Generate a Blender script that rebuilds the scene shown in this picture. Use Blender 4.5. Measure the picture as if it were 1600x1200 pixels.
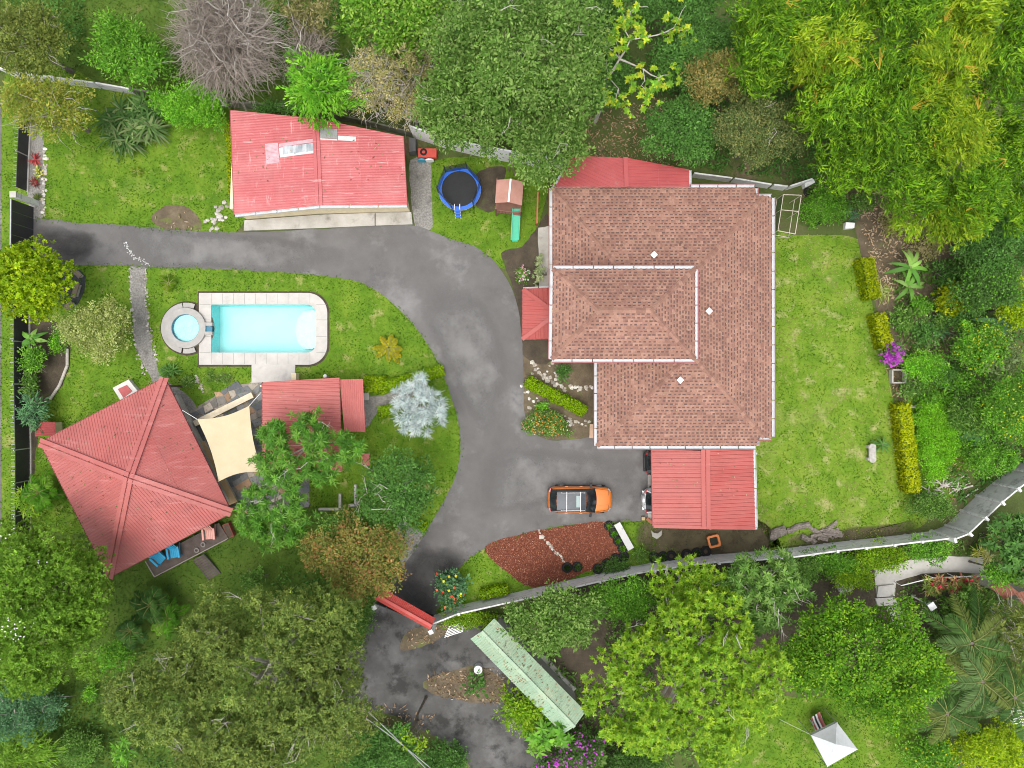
import bpy, math
import numpy as np
from mathutils import Vector, noise
from mathutils.geometry import tessellate_polygon

# ------------------------------------------------------------------ camera, sky, sun, exposure
for o in list(bpy.data.objects):
    bpy.data.objects.remove(o)
SC = bpy.context.scene
COL = SC.collection
H = 48.0                       # drone height above the ground, metres
K = 71.1 / 1600.0              # metres per photo pixel on the ground

cam_d = bpy.data.cameras.new('camera')
cam_d.sensor_width = 36.0
cam_d.lens = 36.0 * H / 71.1
cam_d.clip_start = 0.5
cam_d.clip_end = 3000.0
cam = bpy.data.objects.new('camera', cam_d)
cam.location = (0, 0, H)
COL.objects.link(cam)
SC.camera = cam

SUN_EL, SUN_AZ = math.radians(76), math.radians(205)      # azimuth clockwise from north (+Y)
wd = bpy.data.worlds.new('World')
SC.world = wd
wd.use_nodes = True
nt = wd.node_tree
nt.nodes.clear()
sky = nt.nodes.new('ShaderNodeTexSky')
sky.sky_type = 'NISHITA'
sky.sun_disc = False
sky.sun_elevation = SUN_EL
sky.sun_rotation = SUN_AZ
sky.dust_density = 4.0
sky.air_density = 1.0
hs = nt.nodes.new('ShaderNodeHueSaturation')
hs.inputs['Saturation'].default_value = 0.30               # cloud-whitened daylight
bg = nt.nodes.new('ShaderNodeBackground')
bg.inputs['Strength'].default_value = 0.15
wo = nt.nodes.new('ShaderNodeOutputWorld')
nt.links.new(sky.outputs[0], hs.inputs['Color'])
nt.links.new(hs.outputs[0], bg.inputs['Color'])
nt.links.new(bg.outputs[0], wo.inputs['Surface'])

sun_d = bpy.data.lights.new('sun', 'SUN')
sun_d.energy = 0.95
sun_d.angle = math.radians(50)
sun_d.color = (1.0, 0.955, 0.89)
sun = bpy.data.objects.new('sun', sun_d)
sv = Vector((math.sin(SUN_AZ) * math.cos(SUN_EL), math.cos(SUN_AZ) * math.cos(SUN_EL), math.sin(SUN_EL)))
sun.rotation_euler = sv.to_track_quat('Z', 'Y').to_euler()
sun.location = sv * 80
COL.objects.link(sun)

vs = SC.view_settings
vs.view_transform = 'Standard'
vs.look = 'None'
vs.gamma = 1.0
vs.use_curve_mapping = False
vs.exposure = 0.80
SC.cycles.filter_width = 1.0

# ------------------------------------------------------------------ helpers
def P(px, py, z=0.0):
    s = K * (H - z) / H
    return Vector(((px - 800) * s, (600 - py) * s, z))

def S(px, z=0.0):
    return px * K * (H - z) / H

def rng_of(i):
    return np.random.default_rng(i)

def props(o, label=None, cat=None, group=None, kind=None):
    if label: o['label'] = label
    if cat: o['category'] = cat
    if group: o['group'] = group
    if kind: o['kind'] = kind
    return o

def thing(name, label, cat, loc=(0, 0, 0), group=None):
    o = bpy.data.objects.new(name, None)
    o.empty_display_size = 0.3
    o.location = loc
    COL.objects.link(o)
    return props(o, label, cat, group)

def root_loc(p):
    while p.parent: p = p.parent
    return np.array(p.location)

def add(name, V, F, mat, parent=None, label=None, cat=None, kind=None, group=None, cols=None, smooth=False):
    """V world coordinates; F a list of index tuples or an (n,4) array."""
    V = np.asarray(V, dtype=np.float64).reshape(-1, 3)
    if parent is not None:
        off = root_loc(parent)
    elif kind == 'structure' or kind == 'stuff':
        off = np.zeros(3)
    else:
        off = np.array([(V[:, 0].min() + V[:, 0].max()) / 2, (V[:, 1].min() + V[:, 1].max()) / 2, V[:, 2].min()])
    V = V - off
    me = bpy.data.meshes.new(name)
    if isinstance(F, np.ndarray):
        n, k = F.shape
        me.vertices.add(len(V))
        me.vertices.foreach_set('co', V.astype(np.float32).ravel())
        me.loops.add(n * k)
        me.loops.foreach_set('vertex_index', F.astype(np.int32).ravel())
        me.polygons.add(n)
        me.polygons.foreach_set('loop_start', np.arange(0, n * k, k, dtype=np.int32))
        me.update(calc_edges=True)
    else:
        me.from_pydata([tuple(v) for v in V], [], F)
        me.update()
    if cols is not None:
        c = np.asarray(cols, dtype=np.float32)
        if c.shape[1] == 3:
            c = np.concatenate([c, np.ones((len(c), 1), np.float32)], 1)
        a = me.attributes.new('col', 'FLOAT_COLOR', 'FACE')
        a.data.foreach_set('color', c.ravel())
    if smooth:
        me.polygons.foreach_set('use_smooth', np.ones(len(me.polygons), dtype=bool))
    me.materials.append(mat)
    o = bpy.data.objects.new(name, me)
    COL.objects.link(o)
    if parent is not None:
        o.parent = parent
    else:
        o.location = off
    return props(o, label, cat, group, kind)

def copy_tree(o, parent=None):
    c = o.copy()
    COL.objects.link(c)
    c.parent = parent
    for ch in list(o.children):
        copy_tree(ch, c)
    return c

class MB:
    def __init__(s):
        s.v, s.f, s.c = [], [], {}
    def quad(s, *p):
        n = len(s.v)
        s.v += [tuple(q) for q in p]
        s.f.append(tuple(range(n, n + len(p))))
        return s
    def box(s, c, size, rz=0.0):
        cx, cy, cz = c
        a, b, h = size[0] / 2, size[1] / 2, size[2] / 2
        co, si = math.cos(rz), math.sin(rz)
        n = len(s.v)
        for z in (-h, h):
            for x, y in ((-a, -b), (a, -b), (a, b), (-a, b)):
                s.v.append((cx + x * co - y * si, cy + x * si + y * co, cz + z))
        for q in ((3, 2, 1, 0), (4, 5, 6, 7), (0, 1, 5, 4), (1, 2, 6, 5), (2, 3, 7, 6), (3, 0, 4, 7)):
            s.f.append(tuple(n + i for i in q))
        return s
    def bar(s, a, b, w, h=None):
        """square bar from a to b"""
        h = h or w
        a, b = Vector(a), Vector(b)
        d = (b - a).normalized()
        up = Vector((0, 0, 1)) if abs(d.z) < 0.95 else Vector((0, 1, 0))
        x = d.cross(up).normalized() * (w / 2)
        y = x.normalized().cross(d) * (h / 2)
        n = len(s.v)
        for q in (a, b):
            for k in (-x - y, x - y, x + y, -x + y):
                s.v.append(tuple(q + k))
        for q in ((0, 1, 2, 3), (7, 6, 5, 4), (0, 4, 5, 1), (1, 5, 6, 2), (2, 6, 7, 3), (3, 7, 4, 0)):
            s.f.append(tuple(n + i for i in q))
        return s
    def tube(s, pts, rad, k=8, cap=True):
        pts = [Vector(p) for p in pts]
        if not hasattr(rad, '__len__'): rad = [rad] * len(pts)
        base = len(s.v)
        for i, p in enumerate(pts):
            d = (pts[min(i + 1, len(pts) - 1)] - pts[max(i - 1, 0)]).normalized()
            up = Vector((0, 0, 1)) if abs(d.z) < 0.95 else Vector((1, 0, 0))
            x = d.cross(up).normalized()
            y = x.cross(d)
            for j in range(k):
                a = 2 * math.pi * j / k
                s.v.append(tuple(p + (x * math.cos(a) + y * math.sin(a)) * rad[i]))
        for i in range(len(pts) - 1):
            for j in range(k):
                a, b = base + i * k + j, base + i * k + (j + 1) % k
                s.f.append((a, b, b + k, a + k))
        if cap:
            s.f.append(tuple(base + j for j in range(k))[::-1])
            s.f.append(tuple(base + (len(pts) - 1) * k + j for j in range(k)))
        return s
    def prism(s, xy, z0, z1):
        n, m = len(s.v), len(xy)
        for z in (z0, z1):
            s.v += [(p[0], p[1], z) for p in xy]
        tris = tessellate_polygon([[Vector((p[0], p[1], 0)) for p in xy]])
        for t in tris:
            s.f.append(tuple(n + m + i for i in t))
            s.f.append(tuple(n + i for i in t[::-1]))
        for i in range(m):
            j = (i + 1) % m
            s.f.append((n + i, n + j, n + m + j, n + m + i))
        return s
    def ring(s, c, r0, r1, z0, z1, k=48, a0=0.0, a1=2 * math.pi):
        full = abs(a1 - a0 - 2 * math.pi) < 1e-6
        m = k if full else k + 1
        n = len(s.v)
        for i in range(m):
            a = a0 + (a1 - a0) * i / k
            for r, z in ((r0, z0), (r1, z0), (r1, z1), (r0, z1)):
                s.v.append((c[0] + r * math.cos(a), c[1] + r * math.sin(a), z))
        for i in range(k):
            j = (i + 1) % m
            for q in range(4):
                p = (q + 1) % 4
                s.f.append((n + 4 * i + q, n + 4 * j + q, n + 4 * j + p, n + 4 * i + p))
        return s
    def build(s, name, mat, parent=None, **kw):
        if mat.get('tinted'):
            kw['cols'] = [s.c.get(i, (1, 1, 1)) for i in range(len(s.f))]
        return add(name, s.v, s.f, mat, parent, **kw)

# ------------------------------------------------------------------ materials
def new_mat(name):
    m = bpy.data.materials.new(name)
    m.use_nodes = True
    t = m.node_tree
    return m, t, t.nodes['Principled BSDF']

def tex_noise(t, scale, detail=4.0, rough=0.6, mapping=None, dist=0.0):
    co = t.nodes.new('ShaderNodeTexCoord')
    n = t.nodes.new('ShaderNodeTexNoise')
    n.inputs['Scale'].default_value = scale
    n.inputs['Detail'].default_value = detail
    n.inputs['Roughness'].default_value = rough
    n.inputs['Distortion'].default_value = dist
    if mapping:
        mp = t.nodes.new('ShaderNodeMapping')
        mp.inputs['Scale'].default_value = mapping[:3]
        if len(mapping) > 3: mp.inputs['Rotation'].default_value[2] = mapping[3]
        t.links.new(co.outputs['Object'], mp.inputs['Vector'])
        t.links.new(mp.outputs[0], n.inputs['Vector'])
    else:
        t.links.new(co.outputs['Object'], n.inputs['Vector'])
    return n.outputs['Fac']

def ramp(t, fac, stops):
    r = t.nodes.new('ShaderNodeValToRGB')
    e = r.color_ramp.elements
    e[0].position, e[0].color = stops[0][0], (*stops[0][1], 1)
    e[1].position, e[1].color = stops[-1][0], (*stops[-1][1], 1)
    for p, c in stops[1:-1]:
        x = e.new(p)
        x.color = (*c, 1)
    t.links.new(fac, r.inputs['Fac'])
    return r.outputs['Color']

def mix(t, fac, a, b, mode='MIX'):
    m = t.nodes.new('ShaderNodeMix')
    m.data_type = 'RGBA'
    m.blend_type = mode
    for sock, val in ((m.inputs['Factor'], fac), (m.inputs['A'], a), (m.inputs['B'], b)):
        pass
    ins = {i.identifier: i for i in m.inputs}
    for idn, val in (('Factor_Float', fac), ('A_Color', a), ('B_Color', b)):
        if isinstance(val, (int, float)): ins[idn].default_value = val
        elif isinstance(val, tuple): ins[idn].default_value = (*val, 1)
        else: t.links.new(val, ins[idn])
    return [o for o in m.outputs if o.identifier == 'Result_Color'][0]

def mask(t, fac, lo, hi):
    m = t.nodes.new('ShaderNodeMapRange')
    m.inputs['From Min'].default_value = lo
    m.inputs['From Max'].default_value = hi
    t.links.new(fac, m.inputs['Value'])
    return m.outputs['Result']

def bump(t, b, fac, dist, strength=1.0):
    n = t.nodes.new('ShaderNodeBump')
    n.inputs['Distance'].default_value = dist
    n.inputs['Strength'].default_value = strength
    t.links.new(fac, n.inputs['Height'])
    t.links.new(n.outputs[0], b.inputs['Normal'])

def pmat(name, stops, scale=2.0, detail=5, rough=0.8, over=(), bmp=None, mapping=None, spec=0.3, metal=0.0, tint=False):
    """noise-ramped colour; over = [(colour, scale, lo, hi, mapping)] patches with shapes of their own."""
    m, t, b = new_mat(name)
    c = ramp(t, tex_noise(t, scale, detail, 0.62, mapping), stops)
    for o in over:
        col, sc, lo, hi = o[:4]
        f = mask(t, tex_noise(t, sc, 6, 0.65, o[4] if len(o) > 4 else None), lo, hi)
        if len(o) > 5:
            mu = t.nodes.new('ShaderNodeMath'); mu.operation = 'MULTIPLY'
            t.links.new(f, mu.inputs[0]); mu.inputs[1].default_value = o[5]
            f = mu.outputs[0]
        c = mix(t, f, c, col)
    if tint:                                               # each laid sheet has weathered a little differently
        at = t.nodes.new('ShaderNodeAttribute'); at.attribute_name = 'col'
        c = mix(t, 1.0, c, at.outputs['Color'], 'MULTIPLY')
        m['tinted'] = 1
    t.links.new(c, b.inputs['Base Color'])
    b.inputs['Roughness'].default_value = rough
    b.inputs['Specular IOR Level'].default_value = spec
    b.inputs['Metallic'].default_value = metal
    if bmp: bump(t, b, tex_noise(t, bmp[0], 6, 0.7), bmp[1])
    return m

def plain(name, col, rough=0.5, spec=0.4, metal=0.0, var=0.12, scale=3.0):
    a = tuple(c * (1 - var) for c in col)
    d = tuple(min(1, c * (1 + var)) for c in col)
    return pmat(name, [(0.3, a), (0.7, d)], scale, 5, rough, spec=spec, metal=metal)

def leaf_mat(name, trans=0.38, rough=0.6, spec=0.10):
    m, t, b = new_mat(name)
    at = t.nodes.new('ShaderNodeAttribute')
    at.attribute_name = 'col'
    t.links.new(at.outputs['Color'], b.inputs['Base Color'])
    b.inputs['Roughness'].default_value = rough
    b.inputs['Specular IOR Level'].default_value = spec
    if trans:
        tr = t.nodes.new('ShaderNodeBsdfTranslucent')
        t.links.new(at.outputs['Color'], tr.inputs['Color'])
        mx = t.nodes.new('ShaderNodeMixShader')
        mx.inputs[0].default_value = trans
        out = t.nodes['Material Output']
        t.links.new(b.outputs[0], mx.inputs[1])
        t.links.new(tr.outputs[0], mx.inputs[2])
        t.links.new(mx.outputs[0], out.inputs['Surface'])
    return m

def attr_mat(name, rough=0.85, spec=0.2, nscale=6.0, amt=0.35, bmp=None, stain=0.0):
    m, t, b = new_mat(name)
    at = t.nodes.new('ShaderNodeAttribute')
    at.attribute_name = 'col'
    f = ramp(t, tex_noise(t, nscale, 6, 0.7), [(0.25, (1 - amt,) * 3), (0.75, (1.0, 1.0, 1.0))])
    c = mix(t, 1.0, at.outputs['Color'], f, 'MULTIPLY')
    if stain:
        f2 = ramp(t, tex_noise(t, .45, 7, .65), [(0.30, (1 - stain,) * 3), (0.62, (1.0, 1.0, 1.0))])
        c = mix(t, 1.0, c, f2, 'MULTIPLY')
        c = mix(t, mask(t, tex_noise(t, 1.3, 7, .65), .60, .95), c, (.20, .15, .115))
    t.links.new(c, b.inputs['Base Color'])
    b.inputs['Roughness'].default_value = rough
    b.inputs['Specular IOR Level'].default_value = spec
    if bmp: bump(t, b, tex_noise(t, bmp[0], 5, 0.7), bmp[1])
    return m

LEAF = leaf_mat('leaf')
LEAFW = leaf_mat('waxy_leaf', 0.32, 0.45, 0.16)
CHIP = attr_mat('chip', 0.9)
STONEC = attr_mat('flagstone', 0.8, 0.25, 5.0, 0.4, (14, 0.006))
SHING = attr_mat('shingle', 0.92, 0.15, 9.0, 0.3, stain=.2)
M = {}
M['ground'] = pmat('undergrowth_soil', [(0.3, (0.06, 0.08, 0.022)), (0.5, (0.08, 0.11, 0.026)), (0.7, (0.11, 0.095, 0.05))], 0.5, 8, 0.95,
                   [((0.16, 0.12, 0.075), 0.22, 0.56, 0.66)], (6, 0.05))
M['soil'] = pmat('garden_soil', [(0.3, (0.09, 0.07, 0.045)), (0.55, (0.14, 0.11, 0.07)), (0.75, (0.20, 0.16, 0.11))], 1.3, 8, 0.95,
                 [((0.12, 0.16, 0.03), 0.9, 0.56, 0.68)], (9, 0.04))
M['darksoil'] = pmat('dark_soil', [(0.3, (0.05, 0.04, 0.028)), (0.7, (0.10, 0.08, 0.055))], 1.6, 8, 0.95,
                     [((0.07, 0.10, 0.02), 0.8, 0.58, 0.7)], (9, 0.04))
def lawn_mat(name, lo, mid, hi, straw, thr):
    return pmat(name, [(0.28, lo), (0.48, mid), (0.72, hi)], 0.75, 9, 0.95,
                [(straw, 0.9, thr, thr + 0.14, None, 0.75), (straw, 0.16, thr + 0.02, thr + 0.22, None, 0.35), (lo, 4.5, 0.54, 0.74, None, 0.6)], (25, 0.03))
M['lawn'] = lawn_mat('lawn_grass', (0.066, 0.152, 0.008), (0.102, 0.20, 0.011), (0.17, 0.255, 0.024), (0.35, 0.32, 0.12), 0.56)
M['lawn_e'] = lawn_mat('dry_lawn_grass', (0.082, 0.175, 0.009), (0.13, 0.23, 0.015), (0.21, 0.285, 0.036), (0.38, 0.36, 0.15), 0.54)
M['rough'] = lawn_mat('rough_shade_grass', (0.045, 0.095, 0.010), (0.068, 0.125, 0.013), (0.10, 0.15, 0.022), (0.20, 0.17, 0.07), 0.60)  # lawn greens darkened, so the lower-left shade is in the colour
M['asphalt'] = pmat('worn_asphalt', [(0.25, (0.100, 0.095, 0.092)), (0.5, (0.133, 0.127, 0.123)), (0.75, (0.168, 0.162, 0.157))], 0.35, 8, 0.88,
                    [((0.25, 0.247, 0.242), 0.30, 0.53, 0.72, None, 0.8), ((0.075, 0.072, 0.075), 0.45, 0.58, 0.72, None, 0.6), ((0.20, 0.196, 0.192), 14.0, 0.60, 0.72, None, 0.5),
                     ((0.08, 0.08, 0.08), 22.0, 0.60, 0.72, None, 0.5)], (60, 0.004))
M['asphalt_wet'] = pmat('damp_asphalt', [(0.25, (0.045, 0.043, 0.040)), (0.5, (0.085, 0.082, 0.078)), (0.75, (0.17, 0.165, 0.16))], 0.42, 8, 0.75,
                        [((0.022, 0.022, 0.02), 0.7, 0.50, 0.62, None, 0.8), ((0.2, 0.19, 0.18), 9.0, 0.66, 0.76, None, 0.6)], (40, 0.005))
M['gravel'] = pmat('grey_gravel', [(0.3, (0.16, 0.15, 0.135)), (0.5, (0.25, 0.24, 0.22)), (0.72, (0.36, 0.34, 0.31))], 9.0, 8, 0.95,
                   [((0.10, 0.095, 0.085), 1.0, 0.55, 0.7, None, 0.7)], (22, 0.04))
M['concrete'] = pmat('weathered_concrete', [(0.3, (0.34, 0.32, 0.28)), (0.55, (0.46, 0.44, 0.40)), (0.75, (0.56, 0.54, 0.50))], 0.8, 8, 0.9,
                     [((0.17, 0.15, 0.12), 1.1, 0.56, 0.72, None, 0.7)], (20, 0.006))
M['pooldeck'] = pmat('pale_pool_concrete', [(0.3, (0.43, 0.41, 0.38)), (0.7, (0.53, 0.51, 0.475))], 1.4, 8, 0.85,
                     [((0.31, 0.295, 0.275), 1.8, 0.56, 0.75, None, 0.6)], (30, 0.003))
M['spadeck'] = pmat('grey_spa_stone', [(0.3, (0.31, 0.30, 0.28)), (0.7, (0.41, 0.395, 0.37))], 2.2, 8, 0.85,
                    [((0.28, 0.27, 0.25), 2.4, 0.57, 0.75, None, 0.6)], (30, 0.003))
M['wallwhite'] = pmat('streaked_white_concrete', [(0.3, (0.55, 0.55, 0.54)), (0.7, (0.72, 0.72, 0.70))], 0.9, 8, 0.9,
                      [((0.16, 0.155, 0.14), 1.6, 0.53, 0.70, (1, 1, 3), 0.75)], (14, 0.01))
M['cream'] = plain('cream_paint', (0.72, 0.62, 0.42), 0.8, 0.2)
M['white'] = plain('white_paint', (0.78, 0.78, 0.77), 0.5, 0.4, var=0.05)
M['gutter'] = pmat('white_gutter_metal', [(0.3, (0.47, 0.485, 0.50)), (0.7, (0.57, 0.58, 0.59))], 1.2, 6, 0.55,
                   [((0.35, 0.34, 0.32), 3.0, 0.60, 0.75, None, 0.6)])
M['maroon'] = plain('maroon_fascia', (0.30, 0.07, 0.07), 0.6)
M['black'] = plain('black_metal', (0.034, 0.035, 0.038), 0.55, 0.4)
M['rubber'] = plain('tyre_rubber', (0.02, 0.02, 0.021), 0.85, 0.2)
M['steel'] = plain('grey_steel', (0.42, 0.43, 0.44), 0.4, 0.5, 0.4)
M['wood'] = pmat('weathered_wood', [(0.3, (0.16, 0.12, 0.09)), (0.7, (0.28, 0.22, 0.17))], 3.0, 7, 0.85, mapping=(1, 1, 1), bmp=(20, 0.01))
M['darkwood'] = pmat('dark_deck_wood', [(0.3, (0.075, 0.055, 0.048)), (0.7, (0.14, 0.11, 0.10))], 2.5, 7, 0.8)
M['tan'] = pmat('tan_timber', [(0.3, (0.42, 0.29, 0.15)), (0.7, (0.55, 0.41, 0.24))], 2.0, 7, 0.8)
M['bark'] = pmat('bark', [(0.3, (0.10, 0.085, 0.065)), (0.7, (0.21, 0.185, 0.15))], 5.0, 7, 0.95, bmp=(15, 0.02))
M['palebark'] = pmat('pale_bark', [(0.3, (0.33, 0.30, 0.26)), (0.7, (0.52, 0.49, 0.44))], 5.0, 7, 0.9, bmp=(15, 0.02))
M['log'] = pmat('grey_dead_wood', [(0.3, (0.11, 0.09, 0.075)), (0.55, (0.22, 0.19, 0.165)), (0.75, (0.38, 0.35, 0.31))], 6.0, 8, 0.95, mapping=(1, 3, 1), bmp=(20, 0.03))

def red_roof(name, lo, hi, fade, ang=0.0, thr=0.60, amt=0.5, rough=0.5):
    return pmat(name, [(0.3, lo), (0.7, hi)], 0.5, 7, rough,
                [(fade, 0.8, thr, thr + 0.14, (0.5, 4.5, 1, ang), amt), (tuple(c * 0.55 for c in lo), 0.9, 0.54, 0.8, None, 0.45), ((.30, .22, .18), 2.2, .60, .74, None, .35)], spec=0.4, tint=True)
M['red_pav'] = red_roof('faded_red_metal', (0.37, 0.10, 0.09), (0.44, 0.135, 0.122), (0.56, 0.26, 0.245), 0.5, 0.56, 0.5)
M['red_shop'] = pmat('chalky_red_metal', [(0.3, (0.40, 0.088, 0.09)), (0.7, (0.46, 0.12, 0.122))], 0.5, 7, 0.55,
                     [((0.66, 0.42, 0.40), 1.3, 0.60, 0.70, (0.5, 5.0, 1), 0.6), ((0.66, 0.42, 0.40), 1.1, 0.60, 0.70, (4.0, 0.8, 1), 0.5), ((0.54, 0.21, 0.20), 0.35, 0.45, 0.7, None, 0.6), ((.30, .07, .07), .8, .56, .8, None, .35)], spec=0.4, tint=True)
M['red_car'] = red_roof('bright_red_metal', (0.355, 0.075, 0.065), (0.41, 0.10, 0.085), (0.50, 0.20, 0.18), 0, 0.60, 0.35)
M['red_pat'] = red_roof('rosy_red_metal', (0.37, 0.085, 0.076), (0.44, 0.115, 0.10), (0.58, 0.25, 0.24), 0, 0.60, 0.4)
M['red_gate'] = red_roof('strong_red_metal', (0.44, 0.055, 0.045), (0.52, 0.08, 0.065), (0.6, 0.22, 0.2), 0, 0.62, 0.3)
M['red_dull'] = red_roof('dull_red_metal', (0.31, 0.052, 0.052), (0.37, 0.072, 0.07), (0.48, 0.16, 0.15), 0, 0.62, 0.4)
M['green_roof'] = pmat('pale_green_metal', [(0.3, (0.24, 0.35, 0.24)), (0.7, (0.34, 0.44, 0.30))], 0.7, 7, 0.5,
                       [((0.48, 0.50, 0.33), 0.9, 0.54, 0.72, None, 0.6), ((0.09, 0.11, 0.08), 1.6, 0.58, 0.68, (3, 3, 1), 0.6)], tint=True)
M['brown_roof'] = pmat('rusty_brown_metal', [(0.3, (0.20, 0.075, 0.045)), (0.7, (0.28, 0.11, 0.07))], 1.0, 7, 0.6, tint=True)

# ------------------------------------------------------------------ polygons
def smooth_line(pts, closed, step=0.35, curve=True):
    pts = [np.array(p[:2], float) for p in pts]
    n = len(pts)
    out = []
    rngi = range(n if closed else n - 1)
    for i in rngi:
        p1, p2 = pts[i], pts[(i + 1) % n]
        p0 = pts[(i - 1) % n] if closed or i > 0 else p1
        p3 = pts[(i + 2) % n] if closed or i + 2 < n else p2
        m = max(1, int(np.linalg.norm(p2 - p1) / step))
        for j in range(m):
            t = j / m
            if curve:
                q = 0.5 * ((2 * p1) + (p2 - p0) * t + (2 * p0 - 5 * p1 + 4 * p2 - p3) * t * t + (3 * p1 - p0 - 3 * p2 + p3) * t ** 3)
            else:
                q = p1 + (p2 - p1) * t
            out.append(q)
    if not closed: out.append(pts[-1])
    return out

def outline(pts_px, curve=True, jit=0.06, step=0.35, seed=0, z=0.0):
    pts = [P(x, y, z) for x, y in pts_px]
    line = smooth_line(pts, True, step, curve)
    res = []
    for q in line:
        n1 = noise.noise(Vector((q[0] * 1.3, q[1] * 1.3, seed + 0.5)))
        n2 = noise.noise(Vector((q[0] * 1.3, q[1] * 1.3, seed + 40.5)))
        n3 = noise.noise(Vector((q[0] * 5.1, q[1] * 5.1, seed + 9.5)))
        res.append((q[0] + jit * (n1 + 0.6 * n3), q[1] + jit * (n2 - 0.6 * n3)))
    return res

def sheet(name, pts_px, z, mat, curve=True, jit=0.06, seed=0, step=0.35, **kw):
    xy = outline(pts_px, curve, jit, step, seed)
    tris = tessellate_polygon([[Vector((p[0], p[1], 0)) for p in xy]])
    F = []
    for a, b, c in tris:
        ar = (xy[b][0] - xy[a][0]) * (xy[c][1] - xy[a][1]) - (xy[c][0] - xy[a][0]) * (xy[b][1] - xy[a][1])
        F.append((a, b, c) if ar > 0 else (a, c, b))
    kw.setdefault('kind', 'structure')
    return add(name, [(p[0], p[1], z) for p in xy], F, mat, **kw), np.array(xy)

def inside(pts, poly):
    x, y = pts[:, 0], pts[:, 1]
    poly = np.asarray(poly)
    res = np.zeros(len(pts), bool)
    j = len(poly) - 1
    for i in range(len(poly)):
        xi, yi, xj, yj = poly[i][0], poly[i][1], poly[j][0], poly[j][1]
        c = ((yi > y) != (yj > y)) & (x < (xj - xi) * (y - yi) / (yj - yi + 1e-12) + xi)
        res ^= c
        j = i
    return res

def scatter(poly, n, rng, avoid=()):
    poly = np.asarray(poly)
    lo, hi = poly.min(0), poly.max(0)
    A = np.prod(hi - lo)
    pts = lo + rng.random((n, 2)) * (hi - lo)
    k = inside(pts, poly)
    for a in avoid: k &= ~inside(pts, a)
    return pts[k]

def ppoly(pts_px):
    return np.array([P(x, y)[:2] for x, y in pts_px])

# ------------------------------------------------------------------ leaves
def unit(a):
    return a / (np.linalg.norm(a, axis=-1, keepdims=True) + 1e-9)

def leaf_quads(p, axis, nrm, L, W, fold=0.12, droop=0.0):
    axis = unit(axis)
    side = unit(np.cross(nrm, axis))
    up = np.cross(axis, side)
    n = len(p)
    L = np.broadcast_to(L, (n,))[:, None]
    W = np.broadcast_to(W, (n,))[:, None]
    mid = p + axis * L * 0.45
    V = np.empty((n, 4, 3))
    V[:, 0] = p
    V[:, 1] = mid + side * W * 0.5 + up * W * fold
    V[:, 2] = p + axis * L - np.array([0, 0, 1.0]) * L * droop
    V[:, 3] = mid - side * W * 0.5 + up * W * fold
    return V.reshape(-1, 3)

def quads(n):
    return np.arange(n * 4, dtype=np.int32).reshape(n, 4)

PAL = {
    'lime': [(.12, .225, .010), (.085, .175, .009), (.185, .28, .017)],
    'bright': [(.08, .205, .018), (.055, .15, .014), (.13, .27, .028)],
    'mid': [(.075, .16, .024), (.05, .115, .018), (.125, .215, .045)],
    'midpale': [(.09, .17, .030), (.06, .125, .020), (.155, .235, .060)],
    'dark': [(.05, .11, .022), (.065, .135, .028), (.04, .085, .018)],
    'deep': [(.058, .14, .026), (.08, .175, .034), (.045, .11, .022)],
    'olive': [(.115, .15, .028), (.08, .11, .022), (.16, .19, .042)],
    'pine': [(.125, .175, .038), (.092, .14, .032), (.16, .205, .044)],
    'cauli': [(.115, .22, .022), (.085, .175, .018), (.15, .25, .030)],
    'ficus': [(.19, .285, .009), (.13, .22, .009), (.27, .35, .013)],
    'orange': [(.20, .165, .042), (.135, .155, .033), (.095, .135, .025), (.255, .145, .055), (.165, .17, .042)],
    'silver': [(.36, .41, .40), (.24, .29, .285), (.45, .50, .485)],
    'pale':   [(.22, .25, .07), (.14, .19, .035), (.30, .33, .13)],
    'yellow': [(.30, .32, .015), (.22, .28, .015), (.38, .36, .02)],
    'straw':  [(.36, .32, .16), (.26, .23, .10), (.20, .21, .05)],
    'tangle': [(.19, .18, .07), (.13, .14, .04), (.25, .22, .11)],
    'bamboo': [(.095, .20, .009), (.06, .145, .009), (.16, .27, .015), (.042, .10, .008)],
    'bamgold': [(.15, .235, .010), (.10, .185, .010), (.23, .30, .018)],
    'fern':   [(.10, .27, .016), (.065, .19, .014), (.16, .33, .03)],
    'palm': [(.085, .175, .04), (.055, .125, .028), (.13, .22, .07), (.15, .20, .045)],
    'banana': [(.11, .25, .035), (.07, .18, .03), (.19, .33, .07)],
    'bluegreen': [(.06, .14, .06), (.045, .10, .045), (.09, .19, .08)],
    'hedge': [(.17, .28, .006), (.13, .235, .006), (.22, .32, .008), (.10, .18, .006)],
    'hedgey': [(.20, .25, .005), (.15, .21, .005), (.255, .285, .007), (.11, .165, .005)],
    'purple': [(.26, .03, .29), (.20, .022, .23), (.33, .06, .34)],
    'reds':   [(.22, .03, .035), (.30, .05, .05), (.12, .03, .025)],
    'croton': [(.45, .42, .10), (.25, .28, .03), (.55, .50, .20), (.08, .13, .02)],
    'litter': [(.30, .21, .13), (.22, .15, .09), (.40, .30, .20), (.14, .10, .06)],
}

def leaf_cols(rng, pal, grp, n, jit=0.22):
    pal = np.array(PAL[pal] if isinstance(pal, str) else pal)
    w = rng.random((n,))
    ng = int(grp.max()) + 1 if len(grp) else 1
    bias = rng.integers(0, len(pal), ng)
    idx = np.where(w < 0.62, bias[grp], rng.integers(0, len(pal), n))
    c = pal[idx] * np.exp(rng.normal(0, jit * .45, (n, 1))) * np.exp(rng.normal(0, 0.12, (ng, 1)))[grp]
    return np.clip(c * 1.6, 0, 0.85)

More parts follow.
